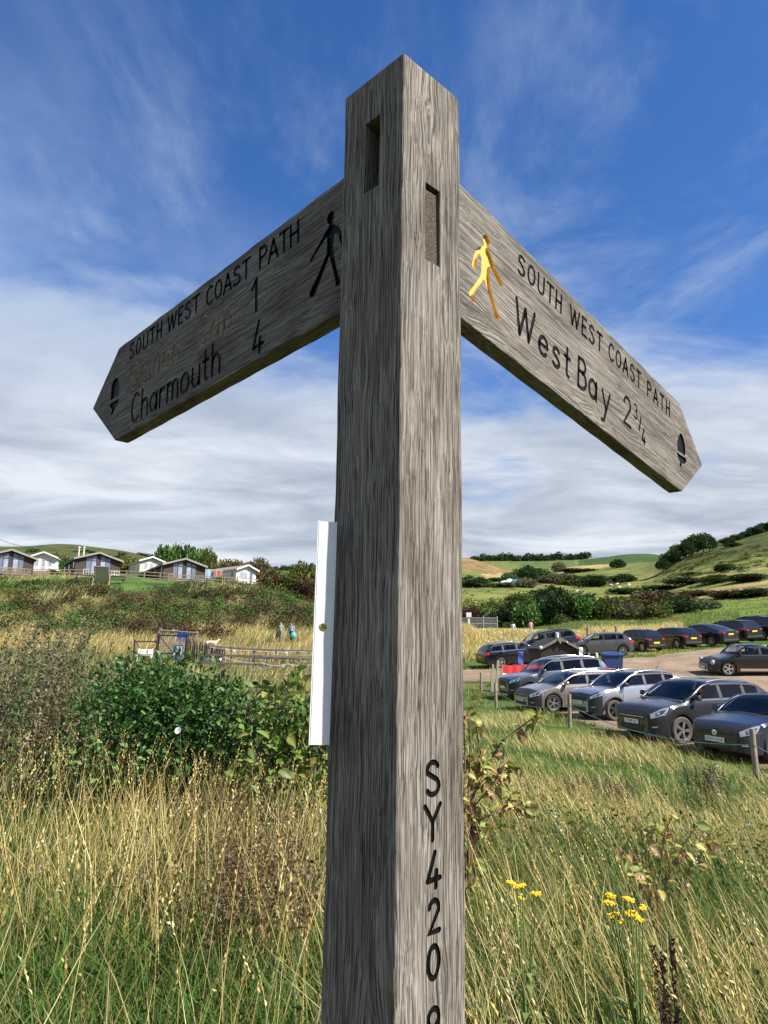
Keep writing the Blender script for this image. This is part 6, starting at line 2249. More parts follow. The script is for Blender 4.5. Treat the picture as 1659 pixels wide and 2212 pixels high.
def leaves(P, D, size, C, ratio=0.5, roll=None):
    """folded pointed leaves at points P growing along D"""
    N = len(P)
    D = D / np.linalg.norm(D, axis=1, keepdims=True)
    rnd = RNG.normal(size=(N, 3))
    S = np.cross(D, rnd)
    S /= np.linalg.norm(S, axis=1, keepdims=True) + 1e-9
    U = np.cross(S, D)
    sz = size[:, None] if np.ndim(size) else np.full((N, 1), size)
    v = [P, P + sz * (D * .45 + S * ratio * .5 + U * .10), P + sz * (D * 1.0 - U * .12), P + sz * (D * .45 - S * ratio * .5 + U * .10), P + sz * (D * .5)]
    V = np.stack(v, 1).reshape(-1, 3)
    tri = np.array([(0, 1, 4), (1, 2, 4), (2, 3, 4), (3, 0, 4)])
    T = (np.arange(N)[:, None, None] * 5 + tri[None]).reshape(-1, 3)
    return V, T, np.repeat(C, 5, axis=0)


def join(parts):
    V, T, C, b = [], [], [], 0
    for v, t, c in parts:
        V.append(v)
        T.append(t + b)
        C.append(c)
        b += len(v)
    return np.concatenate(V), np.concatenate(T), np.concatenate(C)


def pal(cols, n, var=0.25):
    cols = np.array(cols)
    c = cols[RNG.integers(0, len(cols), n)]
    return c * (1 + RNG.uniform(-var, var, (n, 1))) * (1 + RNG.uniform(-.06, .06, (n, 3)))


G_GREEN = [(0.064, 0.123, 0.021), (0.085, 0.149, 0.025), (0.047, 0.098, 0.019), (0.111, 0.157, 0.030), (0.076, 0.128, 0.034)]
G_LUSH = [(0.070, 0.152, 0.023), (0.098, 0.180, 0.029), (0.053, 0.123, 0.025)]
G_STRAW = [(.62, .50, .20), (.70, .57, .26), (.52, .40, .145), (.40, .31, .10), (.72, .61, .32)]
G_OLIVE = [(0.180, 0.180, 0.054), (0.234, 0.216, 0.072)]
G_BROWN = [(.14, .085, .045), (.10, .06, .035), (.19, .12, .065)]
G_SHRUB = [(0.038, 0.089, 0.017), (0.055, 0.119, 0.024), (0.030, 0.068, 0.015), (0.076, 0.136, 0.030)]
CP = np.array(CARPARK)


def spread(n, d0, d1, u0, u1, power=1.0):
    """points on the land, denser close by"""
    d = d0 + (d1 - d0) * RNG.uniform(0, 1, n) ** power
    u = RNG.uniform(u0, u1, n)
    x, y = u * d, d
    keep = np.hypot(x - PC.x, y - PC.y) > 0.13
    keep &= ~inpoly(x + .2 * wob(x, y, 2.2, 1), y + .2 * wob(x, y, 2.2, 4), CARPARK)
    x, y = x[keep], y[keep]
    return np.stack([x, y, terr(x, y) - .02], -1)


def stuff(name, parts, mat, label=None):
    V, T, C = join(parts)
    return tag(link(name, npmesh(name, V, T, C, M[mat])), label, kind='stuff')


# --- long grass round the fingerpost
parts = []
P = spread(84000, 1.25, 9.5, -1.2, 1.2, 1.05)
n = len(P)
u = P[:, 0] / P[:, 1]
H = RNG.uniform(.22, .50, n) * (1 + .25 * wob(P[:, 0], P[:, 1], 1.3, 2))
H *= np.where(u > .05, .86 - .25 * sstep(5, 9, P[:, 1]), .95)
az = np.where(u > 0.05, RNG.normal(PI * .95, .9, n), RNG.uniform(0, 2 * PI, n))
lush = np.maximum(sstep(-.2, .5, wob(P[:, 0], P[:, 1], .9, 7)), .8 * (1 - sstep(3.0, 4.0, P[:, 1])) * (u < 0))[:, None]
c = pal(G_GREEN, n) * (1 - lush) + pal(G_LUSH, n) * lush
mixo = (RNG.uniform(0, 1, n) < .22)[:, None]
c = np.where(mixo, pal(G_OLIVE, n), c)
parts.append(blades(P, H, RNG.uniform(.0045, .0105, n), az, RNG.uniform(.05, .55, n), RNG.uniform(.0, .75, n), c * .42, c * 1.3, 4))  # roots coloured much darker: shade between the blades put into the colour
# straw blades and stems
P = spread(62000, 1.3, 10, -1.2, 1.2, 1.0)
u = P[:, 0] / P[:, 1]
d = P[:, 1]
band = np.where(u > .05, .36 + .75 * wob(P[:, 0], P[:, 1], 1.5, 4) + .25 * wob(P[:, 0], P[:, 1], 4.5, 1), np.where(d > 3.7, .42 + .65 * wob(P[:, 0], P[:, 1], 1.2, 5), .07 + .22 * wob(P[:, 0], P[:, 1], 1.6, 6)))
band = np.where((u > .05) & (d > 4.2) & (d < 7.5), band * .36, band)
keep = RNG.uniform(0, 1, len(P)) < band
P, u, d = P[keep], u[keep], d[keep]
n = len(P)
H = RNG.uniform(.30, .80, n) * np.where(u > .05, np.where(d > 4.4, .70, .92), np.where(d > 3.4, 1.06, .95))
az = np.where((u > .05) & (RNG.uniform(0, 1, n) < .68), RNG.normal(PI * 1.02, .7, n), RNG.uniform(0, 2 * PI, n))
c = pal(G_STRAW, n)
lean = np.where(u > .05, RNG.uniform(.02, .62, n), RNG.uniform(.0, .42, n))
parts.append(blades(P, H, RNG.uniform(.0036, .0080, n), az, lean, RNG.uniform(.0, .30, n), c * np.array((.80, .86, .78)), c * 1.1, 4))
# seed heads on tall stems
P = spread(5400, 1.6, 9, -1.2, 1.2, .9)
u = P[:, 0] / P[:, 1]
keep = RNG.uniform(0, 1, len(P)) < np.where(u > .05, .40, np.where(P[:, 1] > 3.7, .6, .22))
P, u = P[keep], u[keep]
n = len(P)
H = RNG.uniform(.68, 1.02, n) * np.where(u > .05, .92, 1.0)
az = np.where(u > .05, RNG.normal(PI * 1.0, .6, n), RNG.normal(0, 1.6, n))
lean, droop = np.where(u > .05, RNG.uniform(.12, .45, n), RNG.uniform(.02, .35, n)), RNG.uniform(.0, .25, n)
c = pal(G_STRAW, n, .2) * np.array((1.05, 1.0, .92))
parts.append(blades(P, H, np.full(n, .0038), az, lean, droop, c * .85, c, 5))
L = np.stack([np.cos(az), np.sin(az), np.zeros(n)], -1)
for k in range(9):
    t = .80 + .2 * k / 8
    q_ = P + L * (H * (lean * t + droop * t * t))[:, None]
    q_[:, 2] += H * t * (1 - 0.22 * np.minimum(1.5, lean + droop) ** 2 * t)
    D = L * (lean + 2 * droop * t)[:, None] + np.array([0, 0, 1.0]) + RNG.normal(size=(n, 3)) * .35
    parts.append(leaves(q_, D, RNG.uniform(.015, .026, n), c * RNG.uniform(.8, 1.1, (n, 1)), .38))
# low broad weeds among the grass
P = spread(38000, 1.8, 10, -.8, .8, .9)
P = P[(RNG.uniform(0, 1, len(P)) < .18 + .75 * sstep(3.8, 5.0, P[:, 1]) * (1 - sstep(7.0, 9.0, P[:, 1])) * sstep(-.3, .3, wob(P[:, 0], P[:, 1], 1.0, 8)))]
n = len(P)
P[:, 2] += RNG.uniform(.02, .46, n) * np.where(P[:, 0] > .5, .9, .8)
D = RNG.normal(size=(n, 3)) + np.array([0, 0, .5])
parts.append(leaves(P, D, RNG.uniform(.022, .060, n), pal(G_SHRUB + G_GREEN, n), .5))
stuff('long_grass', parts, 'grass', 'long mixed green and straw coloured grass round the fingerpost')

# --- brown dead seed stalks left of the upright
def seed_stalk_mesh(seed, hgt, bits, brown, slim=1.0):
    r = np.random.default_rng(seed)
    parts = []
    P0 = np.zeros((3, 3))
    P0[:, :2] = r.normal(0, .02, (3, 2))
    H = hgt * r.uniform(.8, 1.0, 3)
    c = np.array([brown] * 3) * .9
    az, lean = r.uniform(0, 6.28, 3), r.uniform(.02, .2, 3) * slim
    parts.append(blades(P0, H, np.full(3, .006), az, lean, np.zeros(3), c, c, 3))
    t = r.uniform(.42, 1.0, bits) ** .8
    k = r.integers(0, 3, bits)
    q_ = P0[k] + np.stack([np.cos(az[k]), np.sin(az[k]), np.zeros(bits)], -1) * (H[k] * lean[k] * t)[:, None]
    q_[:, 2] += H[k] * t
    q_[:, :2] += r.normal(0, .022 * slim, (bits, 2)) * (1.25 - t)[:, None]
    cc = np.array(brown) * r.uniform(.55, 1.5, (bits, 1))
    parts.append(leaves(q_, r.normal(size=(bits, 3)) + np.array([0, 0, .6]), r.uniform(.012, .028, bits) * slim, cc, .7))
    V, T, C = join(parts)
    return npmesh('stalk', V, T, C, M['leaf'])


stalks = [seed_stalk_mesh(100 + k, .62, 80, (.15, .10, .05)) for k in range(4)]
dock_m = [seed_stalk_mesh(200 + k, .72, 900, (.040, .018, .012), .55) for k in range(2)]
parts = []
for i in range(70):
    dd = random.uniform(3.4, 5.4)
    uu = random.triangular(-.33, -.075, -.12)
    x, y = uu * dd, dd
    me = stalks[i % 4]
    co = np.empty(len(me.vertices) * 3, np.float32)
    me.vertices.foreach_get('co', co)
    cc = np.empty(len(me.vertices) * 4, np.float32)
    me.color_attributes['Col'].data.foreach_get('color', cc)
    tt = np.empty(len(me.loops), np.int32)
    me.loops.foreach_get('vertex_index', tt)
    a = random.uniform(0, 6.28)
    s_ = random.uniform(.75, 1.1)
    v = co.reshape(-1, 3) * s_
    v = np.stack([v[:, 0] * math.cos(a) - v[:, 1] * math.sin(a) + x, v[:, 0] * math.sin(a) + v[:, 1] * math.cos(a) + y, v[:, 2] + tz(x, y)], -1)
    parts.append((v, tt.reshape(-1, 3), cc.reshape(-1, 4)[:, :3] * random.uniform(.7, 1.25)))
stuff('dead_weed_stalks', parts, 'leaf', 'brown dead seed stalks left of the oak upright')
for px, dd, h, lab in ((1416, 2.75, 1.0, 'dark brown dock spike in the grass near the bottom right'), (1390, 2.62, .80, 'shorter dark brown dock spike left of the tall one')):
    x, y = spot(px, dd)
    t = thing('dock_plant', lab, 'plant', (x, y, tz(x, y)), 1.0)
    l_ = link('seed_spike', dock_m[0 if h > .9 else 1], t)
    l_.scale = (h, h, h * 1.12)
    o = MB()
    o.tube([(0, 0, 0), (.01, 0, .4 * h), (.0, .01, .75 * h)], [.006, .005, .003], 6)
    o.build('stem', M['bark'], t)

# --- ragwort
M['ragwort'] = principled('yellow flower', (.80, .52, .01), .6, var=.15, vscale=60)
M['green_stem'] = principled('green stem', (.10, .15, .03), .7)
fm = MB()
for k in range(16):
    a = k * 2.4
    rr_ = .0052 * math.sqrt(k + .5)
    cx, cy, cz = rr_ * math.cos(a), rr_ * math.sin(a), .006 - rr_ * .25 + random.uniform(-.003, .003)
    fm.lathe([(.0045, 0), (.0062, .003), (.003, .005)], 7, 'Z', (cx, cy, cz))
fm = fm.mesh('flower_head', M['ragwort'])
def ragwort(label, px, py0, dd, heads):
    x, y = spot(px, dd)
    z0 = tz(x, y)
    t = thing('ragwort', label, 'flowering plant', (x, y, z0), 0, 'yellow ragwort plants in the grass')
    for hx, hy in heads:
        dq = dd + random.uniform(-.08, .08)
        p = at(hx, hy, dq) - Vector((x, y, z0))
        b = link('flower_head', fm, t, p, (random.uniform(-.3, .3), random.uniform(-.3, .3), random.uniform(0, 6)))
        b.scale = (.72, .72, 1.15)
        o = MB()
        o.tube([(0, 0, p.z * .25), (p.x * .5, p.y * .5, p.z * .68), p], [.004, .003, .002], 5)
        o.build('stem', M['green_stem'], t)
    lv = MB()
    for k in range(26):
        a = random.uniform(0, 6.28)
        z = random.uniform(.15, .42)
        r_ = random.uniform(.03, .11)
        c, s = math.cos(a), math.sin(a)
        lv.add([(c * .01, s * .01, z), (c * r_ - s * .012, s * r_ + c * .012, z + .02), (c * r_ * 1.7, s * r_ * 1.7, z), (c * r_ + s * .012, s * r_ - c * .012, z + .02)], [(0, 1, 2, 3)])
    tag(lv.build('leaves', M['green_stem'], t), kind='stuff')
ragwort('yellow flowering ragwort in the grass at the lower right', 1345, 0, 3.0, [(1315, 1936), (1322, 1941), (1312, 1952), (1321, 1955), (1352, 1944), (1360, 1946), (1389, 1963), (1328, 1978), (1320, 1981), (1366, 1974), (1357, 1978), (1374, 1981), (1343, 1996), (1380, 1988)])
ragwort('smaller yellow ragwort close to the right side of the oak upright', 1120, 0, 3.1, [(1108, 1913), (1118, 1919), (1128, 1916), (1102, 1909), (1153, 1933), (1161, 1934), (1124, 1944)])

# --- shrub and tree building blocks
def blob_points(r, n, lumps, flat=.8):
    """points near the surface of a lumpy crown of radius about 1, with outward directions"""
    cen = r.uniform(-1, 1, size=(lumps, 3))
    cen /= np.maximum(1, np.linalg.norm(cen, axis=1, keepdims=True) / .95)
    cen = cen * np.array([.66, .66, .30])
    cen[:, 2] = cen[:, 2] * flat + .40 + .16 * (1 - np.hypot(cen[:, 0], cen[:, 1]) / .66)
    rad_ = r.uniform(.30, .46, lumps)
    k = r.integers(0, lumps, n)
    dr_ = r.normal(size=(n, 3))
    dr_ /= np.linalg.norm(dr_, axis=1, keepdims=True)
    rr_ = r.uniform(.62, 1.08, n)
    return cen[k] + dr_ * (rad_[k] * rr_)[:, None] * np.array([1, 1, .85]), dr_, k


def shrub_mesh(seed, n, palette, size, lumps=14):
    global RNG
    keep_ = RNG
    RNG = np.random.default_rng(seed)
    P, D, k = blob_points(RNG, n, lumps)
    P[:, 2] = np.maximum(P[:, 2], .01)
    lump_c = pal(palette, lumps, .25)
    C = lump_c[k] * RNG.uniform(.65, 1.35, (n, 1))
    V, T, Cc = leaves(P, D + RNG.normal(size=(n, 3)) * .7 + np.array([0, 0, .25]), RNG.uniform(.6, 1.4, n) * size, C, .75)
    RNG = keep_
    return npmesh('foliage', V, T, Cc, M['far_leaf'])


PALS = {
    'green': [(0.061, 0.129, 0.030), (0.087, 0.167, 0.037), (0.049, 0.099, 0.025)], 'dark': [(0.030, 0.057, 0.019), (0.042, 0.074, 0.022), (0.022, 0.042, 0.014)],
    'brown': [(0.105, 0.074, 0.037), (0.136, 0.099, 0.044), (0.074, 0.061, 0.030), (0.087, 0.093, 0.032)], 'rust': [(0.087, 0.044, 0.027), (0.061, 0.037, 0.025), (0.049, 0.055, 0.022)],
    'grey': [(0.129, 0.138, 0.074), (0.105, 0.121, 0.057), (0.148, 0.136, 0.087)], 'gold': [(0.167, 0.129, 0.039), (0.123, 0.117, 0.035), (0.093, 0.105, 0.030)], 'olive': [(0.105, 0.129, 0.032), (0.136, 0.148, 0.037), (0.074, 0.099, 0.025)]}
SHR = {k: [shrub_mesh(300 + 10 * i + j, 2600, v, .125, 18) for j in range(2)] for i, (k, v) in enumerate(PALS.items())}
tk = MB()
tk.tube([(0, 0, -.1), (.03, 0, .3), (0, .02, .55)], [.05, .035, .015], 6)
tk.tube([(0.02, 0, .2), (.2, .05, .5)], [.03, .01], 5)
tk.tube([(0.02, 0, .25), (-.16, .12, .55)], [.03, .01], 5)
SHR_TRUNK = tk.mesh('stems', M['bark'])


def shrub(name, label, cat, px, d, w_px, h_px, tone, j=0, group=None, sink=.06):
    """a shrub whose foot stands on the land at distance d, width and height as seen"""
    x, y = spot(px, d)
    k = d / FPX
    t = thing(name, label, cat, (x, y, tz(x, y) - sink), 0, group)
    f_ = link('foliage', SHR[tone][j % 2], t, rot=(0, 0, random.uniform(0, 6.28)))
    f_.scale = (w_px * k / 2 * .95, w_px * k / 2 * .95, h_px * k / 1.12)
    s_ = link('stems', SHR_TRUNK, t)
    s_.scale = (w_px * k / 2, w_px * k / 2, h_px * k)
    return t


sh = 'scrub between the dry grass and the field'
for px, d, w_, h_, tone, lab in (
        (1028, 97, 84, 52, 'rust', 'dark reddish brown bush at the left end of the scrub, above the mesh fence'),
        (1096, 99, 78, 50, 'dark', 'dark green bush right of the reddish brown one'),
        (1146, 97, 92, 66, 'green', 'rounded mid green bush above the distant walkers'),
        (1204, 98, 96, 74, 'dark', 'tall dark green bush in the middle of the scrub'),
        (1262, 97, 96, 66, 'green', 'bright mid green bush above the brown hut'),
        (1318, 96, 80, 48, 'olive', 'olive green bush at the right of the bright green one'),
        (1368, 95, 80, 38, 'grey', 'grey green low bush above the small city car'),
        (1420, 93, 80, 34, 'olive', 'low olive bush at the edge of the bright slope'),
        (1120, 118, 90, 34, 'olive', 'low olive bush behind the dark one, at the field edge'),
        (1182, 122, 110, 50, 'dark', 'wide dark bush behind the middle of the scrub'),
        (1243, 120, 90, 44, 'grey', 'grey brown leafless looking bush at the top of the scrub'),
        (1306, 116, 70, 32, 'rust', 'small rusty bush behind the olive one'),
        (1340, 113, 110, 40, 'gold', 'yellowish bracken covered mound above the far row of cars'),
        (1412, 117, 130, 46, 'brown', 'brown bracken mound right of the yellowish one'),
        (1478, 116, 62, 34, 'dark', 'very dark round bush standing in the bracken'),
        (1468, 104, 110, 34, 'dark', 'low dark bush below the very dark round one'),
        (1520, 112, 90, 26, 'grey', 'grey green bush at the right end of the bracken'),
        (1366, 136, 130, 26, 'gold', 'bracken strip along the lower edge of the green field'),
        (1450, 142, 120, 24, 'rust', 'reddish bracken strip below the pale field')):
    shrub('scrub_bush', lab, 'bush', px, d, w_, h_, tone, int(px), sh)
SCRUB_FILL = [(random.uniform(1000, 1440), random.uniform(94, 122)) for _ in range(120)]
hd = 'hedges across the far fields'
for px, d, w_, h_, tone, lab in (
        (1365, 216, 90, 14, 'dark', 'dark hedge at the top of the green field, left part'), (1432, 214, 84, 15, 'dark', 'dark hedge at the top of the green field, middle part'), (1500, 205, 90, 17, 'dark', 'dark hedge below the pale strip, middle part'),
        (1566, 190, 90, 18, 'olive', 'olive hedge below the pale strip'), (1630, 176, 90, 20, 'dark', 'dark hedge at the right edge below the pale strip'),
        (1420, 165, 110, 14, 'brown', 'low brown hedge under the green field, left part'), (1510, 158, 110, 15, 'brown', 'low brown hedge under the green field, right part'), (1596, 136, 100, 24, 'rust', 'rusty bush row above the pickup truck'), (1660, 130, 90, 24, 'dark', 'dark bush cut by the right edge above the pickup truck'),
        (1440, 182, 30, 16, 'dark', 'single small dark bush in the hedge line'), (1580, 222, 40, 20, 'dark', 'single dark bush high on the right slope'), (1500, 232, 40, 10, 'olive', 'low olive bush on the upper slope')):
    shrub('hedge', lab, 'hedge', px, d, w_ * 1.25, h_ * .85, tone, int(px), hd)
vt = 'trees in the far hollow'
for px, d, w_, h_, tone, lab in (
        (1008, 262, 50, 28, 'dark', 'dark trees in the hollow beside the oak upright'), (1042, 285, 40, 20, 'dark', 'dark tree under the tawny hill'), (1080, 320, 56, 10, 'dark', 'thin hedge line under the tawny hill'),
        (1030, 235, 70, 22, 'dark', 'dark hedge left of the tents'), (1085, 236, 70, 14, 'olive', 'olive hedge in front of the tents'), (1136, 240, 50, 26, 'grey', 'grey green tree right of the blue tent'), (1100, 275, 50, 34, 'green', 'green tree behind the tents'),
        (1138, 285, 60, 44, 'dark', 'tall dark tree in the middle of the hollow'), (1172, 290, 50, 40, 'green', 'green tree right of the tallest dark one'), (1205, 285, 60, 26, 'grey', 'grey green trees at the right of the hollow'), (1240, 275, 60, 26, 'olive', 'olive trees below the straw coloured field'),
        (1290, 262, 80, 30, 'dark', 'dark trees below the straw field, right part'), (1350, 300, 60, 20, 'dark', 'dark bush at the right end of the straw field'), (1290, 320, 70, 14, 'olive', 'olive hedge along the straw field'), (1342, 420, 34, 22, 'dark', 'round dark tree alone on the skyline slope'),
        (1212, 470, 30, 26, 'grey', 'pale rounded tree below the ridge wood'), (1150, 520, 60, 10, 'dark', 'thin far hedge below the ridge wood'), (1255, 430, 80, 10, 'dark', 'dark far hedge above the straw field')):
    shrub('hollow_tree', lab, 'tree', px, d, w_ * 1.12, h_ * .9, tone, int(px), vt)


# --- the copse of wind shaped trees and the trees on the right skyline
def crown_tree(name, label, px, d, h_px, w_px, tone, group, seed, low=.42):
    x, y = spot(px, d)
    k = d / FPX
    t = thing(name, label, 'tree', (x, y, tz(x, y) - .2), random.uniform(0, 6), group)
    f_ = link('crown', SHR[tone][seed % 2], t, (0, 0, h_px * k * low * .62), (0, 0, random.uniform(0, 6.28)))
    f_.scale = (w_px * k * .62, w_px * k * .62, h_px * k * (1 - low * .62) / 1.05)
    o = MB()
    hh_ = h_px * k
    r_ = hh_ * .025
    o.tube([(0, 0, -.3), (.02 * hh_, 0, .25 * hh_), (-.01 * hh_, .02 * hh_, .6 * hh_)], [r_ * 1.4, r_, r_ * .5], 7)
    for a in (0.4, 2.5, 4.4):
        o.tube([(.01 * hh_, 0, .30 * hh_), (.18 * hh_ * math.cos(a), .18 * hh_ * math.sin(a), .62 * hh_)], [r_ * .6, r_ * .2], 5)
    o.build('trunk', M['bark'], t, 60)
    return t


cg = 'wind shaped copse on the right skyline'
for i, (px, h_, w_, d) in enumerate(((1442, 30, 28, 292), (1454, 35, 32, 294), (1467, 37, 34, 293), (1481, 38, 34, 296), (1495, 38, 34, 294), (1508, 41, 36, 297), (1521, 46, 40, 296), (1534, 45, 38, 299), (1548, 34, 30, 300))):
    crown_tree('copse_tree', ('leftmost low tree', 'second tree from the left', 'third tree from the left', 'fourth tree from the left', 'middle tree', 'sixth tree from the left', 'tallest tree, left of its twin', 'tallest tree, right of its twin', 'rightmost lower tree')[i] + ' of the dark wind shaped copse', px, d, h_, w_, 'dark', cg, i)
rg = 'trees along the right skyline'
for i, (px, h_, w_, d, lab) in enumerate(((1588, 15, 28, 330, 'dark tree just right of the copse'), (1612, 14, 26, 335, 'second dark tree right of the copse'), (1632, 15, 28, 338, 'dark tree on the skyline near the right edge'), (1652, 19, 34, 340, 'taller dark tree cut by the right edge'), (1600, 9, 34, 305, 'low dark bush under the skyline trees'), (1680, 20, 38, 340, 'dark tree beyond the right edge'))):
    crown_tree('skyline_tree', lab, px, d, h_, w_, 'dark', rg, i, .2)


# --- far woods and hedges that read as one mass
def mass(name, label, spots, n, size, palette):
    parts = []
    for (px, d, w_px, h_px) in spots:
        k = d / FPX
        x, y = spot(px, d)
        P, D, kk = blob_points(RNG, n, 7)
        P = P * np.array([w_px * k / 2, w_px * k / 2, h_px * k / 1.1]) + np.array([x, y, 0])
        P[:, 2] += terr(P[:, 0], P[:, 1]) - .3
        lc = pal(palette, 7, .2)
        parts.append(leaves(P, D + RNG.normal(size=D.shape) * .6, RNG.uniform(.7, 1.4, n) * size * k, lc[kk] * RNG.uniform(.7, 1.3, (n, 1)), .8))
    stuff(name, parts, 'far_leaf', label)


sp = []
for i, px in enumerate(np.arange(1022, 1282, 8.5)):
    sp.append((px, 905 + 12 * math.sin(i * 2.1), 24 + 4 * math.sin(i * 1.7), 17 + 2 * math.sin(i * .9) + 1.5 * math.sin(i * 2.6) - (5 if px < 1045 else 0)))
mass('ridge_wood', 'dark wood along the ridge right of the oak upright', sp, 420, 2.6, PALS['dark'])
sp = [(px, 640 + 8 * math.sin(px), 20, 8 + 5 * abs(math.sin(px * .21)) + max(0, (px - 600) * .06)) for px in range(570, 720, 9)]
mass('skyline_wood', 'dark trees along the skyline left of the white plate', sp, 180, 3.0, PALS['dark'])
sp = [(px, 560 + 70 * math.sin(px * .31), 30, 7 + 4 * math.sin(px * .7)) for px in (48, 60, 150, 168, 185, 202, 218, 232, 246, 262, 280, 300, 325, 345, 362, 376)] + [(px, 700, 26, 8) for px in (290, 312, 335, 356, 372, 388)]
mass('hill_scrub', 'dark scrub patches on the left hill', sp, 180, 3.0, PALS['dark'])

sp = []
rb = random.Random(4)
for i in range(90):
    px = rb.uniform(1440, 1720)
    f_ = (px - 1440) / 280
    d_ = rb.uniform(225, 300)
    sp.append((px, d_ - 30 * f_, rb.uniform(18, 40), rb.uniform(4, 8)))
mass('bracken_slope', 'dark olive bracken on the upper right slope', sp, 110, 2.6, PALS['olive'] + [(.05, .06, .02)])
sp = []
for i in range(300):
    px = rb.uniform(1000, 1700)
    sp.append((px, rb.uniform(125, 300), rb.uniform(8, 38), rb.uniform(1.5, 4.5)))
mass('rough_tussocks', 'rough tussocks and rushes dotted over the fields', sp, 40, 2.6, PALS['olive'] + PALS['gold'] + PALS['brown'])

for nm_, lab_, tone_ in (('green_undergrowth', 'green brambly undergrowth filling the gaps between the scrub bushes', 'green'), ('brown_undergrowth', 'brown bracken undergrowth filling the gaps between the scrub bushes', 'gold')):
    sp = [(px, d_, rb.uniform(26, 60), rb.uniform(12, 34) * (1 if px < 1330 else .7)) for px, d_ in SCRUB_FILL if (rb.random() < (.75 if px < 1280 else .25)) == (tone_ == 'green')]
    mass(nm_, lab_, sp, 260, 2.8, PALS[tone_] + PALS['olive'])

# --- trees and hedges round the lodges
lg = 'trees and hedges behind the lodges'
for px, d, w_, h_, tone, lab, sk in (
        (352, 126, 52, 62, 'green', 'dense green tree behind the lodge, its left lobe', 0), (388, 128, 60, 66, 'green', 'dense green tree behind the lodge, tallest lobe', 0), (424, 127, 58, 64, 'green', 'dense green tree behind the lodge, right of the tallest lobe', 0), (448, 124, 40, 52, 'olive', 'olive fringe at the right of the dense green tree', 0),
        (480, 121, 66, 44, 'gold', 'golden brown hedge right of the green tree', 0), (520, 122, 66, 42, 'gold', 'golden brown hedge directly behind the pale lodge', 0), (552, 119, 56, 44, 'brown', 'brown windswept hedge end right of the pale lodge', 0), (578, 112, 44, 30, 'brown', 'low brown bush beyond the hedge end', 0),
        (640, 103, 70, 52, 'olive', 'olive brown thicket left of the white plate', 0), (682, 101, 66, 56, 'olive', 'olive thicket just behind the white plate', 0), (610, 104, 50, 34, 'green', 'green bush at the foot of the thicket', 0), (590, 98, 60, 34, 'brown', 'brown bush on the shoulder of the bank below the pale lodge', 0), (622, 97, 60, 36, 'olive', 'olive bush on the shoulder of the bank above the walkers', 0), (660, 95, 64, 40, 'rust', 'rusty bush on the shoulder of the bank, nearest the white plate', 0), (735, 104, 80, 52, 'brown', 'brown thicket hidden behind the oak upright', 0),
        (112, 122, 46, 36, 'gold', 'golden bush between the white lodge and the flue poles', 0), (128, 112, 34, 30, 'green', 'green bush right of the white lodge', 0), (270, 130, 50, 34, 'gold', 'golden bush left of the cream lodge', 0), (300, 108, 30, 14, 'dark', 'small dark hedge in front of the cream lodge', 0), (100, 101, 34, 12, 'green', 'small clipped green bush below the white lodge', 0), (470, 104, 26, 14, 'olive', 'small olive bush beside the laundry', 0)):
    shrub('lodge_tree' if h_ > 40 else 'lodge_bush', lab, 'tree' if h_ > 40 else 'bush', px - (8 if 330 < px < 470 else 0), d, w_ * 1.15, h_ * (1.32 if h_ > 25 else 1), tone, int(px), lg)

# --- bramble bank below the terrace
parts = []
nb = 900
dd = RNG.uniform(58, 95, nb)
uu = RNG.uniform(-.68, -.02, nb)
for d_, u_ in zip(dd, uu):
    x, y = u_ * d_, d_
    lim = 81.0 + 3 * math.sin(u_ * 23) + (14 if u_ > -.21 else 0)
    if d_ > lim: continue
    if d_ < 66 and wob(np.array(x), np.array(y), .16, 9) < (-.05 if u_ < -.25 else .25): continue
    r_ = random.uniform(.9, 2.2)
    h_ = random.uniform(.7, 1.7) * (1.25 if d_ < 76 else .8)
    q_ = float(wob(np.array(x), np.array(y), .13, 3)) + random.uniform(-.35, .35)
    pl_ = (PALS['green'] if random.random() < .4 else PALS['dark']) if q_ > .15 else (PALS['rust'] if q_ < -.12 else (PALS['olive'] if random.random() < .6 else PALS['brown']))
    n = 210
    P, D, kk = blob_points(RNG, n, 6)
    P = P * np.array([r_, r_, h_]) + np.array([x, y, 0])
    P[:, 2] += terr(P[:, 0], P[:, 1]) - .15
    lc = pal(pl_, 6, .3)
    parts.append(leaves(P, D + RNG.normal(size=D.shape) * .7 + np.array([0, 0, .3]), RNG.uniform(.10, .24, n), lc[kk] * RNG.uniform(.6, 1.5, (n, 1)), .6))
stuff('bramble_bank', parts, 'far_leaf', 'tangled brambles and brown bracken covering the bank below the lodges')

# --- dry meadow grass: verge, bank foot, far side of the car park
def tuft_field(n, d0, d1, u0, u1, h0, h1, w0, w1, cols, az, leanr, seg=2, mask=None, name=None):
    P = spread(n, d0, d1, u0, u1, 1.0)
    if mask is not None:
        m_ = mask(P)
        P = P[m_]
    n = len(P)
    c = pal(cols, n, .3)
    H = RNG.uniform(h0, h1, n) * (1 + .3 * wob(P[:, 0], P[:, 1], .7, 3))
    H = H * np.where((P[:, 1] > 57) & (P[:, 1] < 84) & (P[:, 0] > 8) & (P[:, 0] < 20), .40, 1)
    return blades(P, H, RNG.uniform(w0, w1, n), RNG.normal(az, 1.0, n), RNG.uniform(*leanr, n), RNG.uniform(0, .4, n), c * .85, c * 1.2, seg)


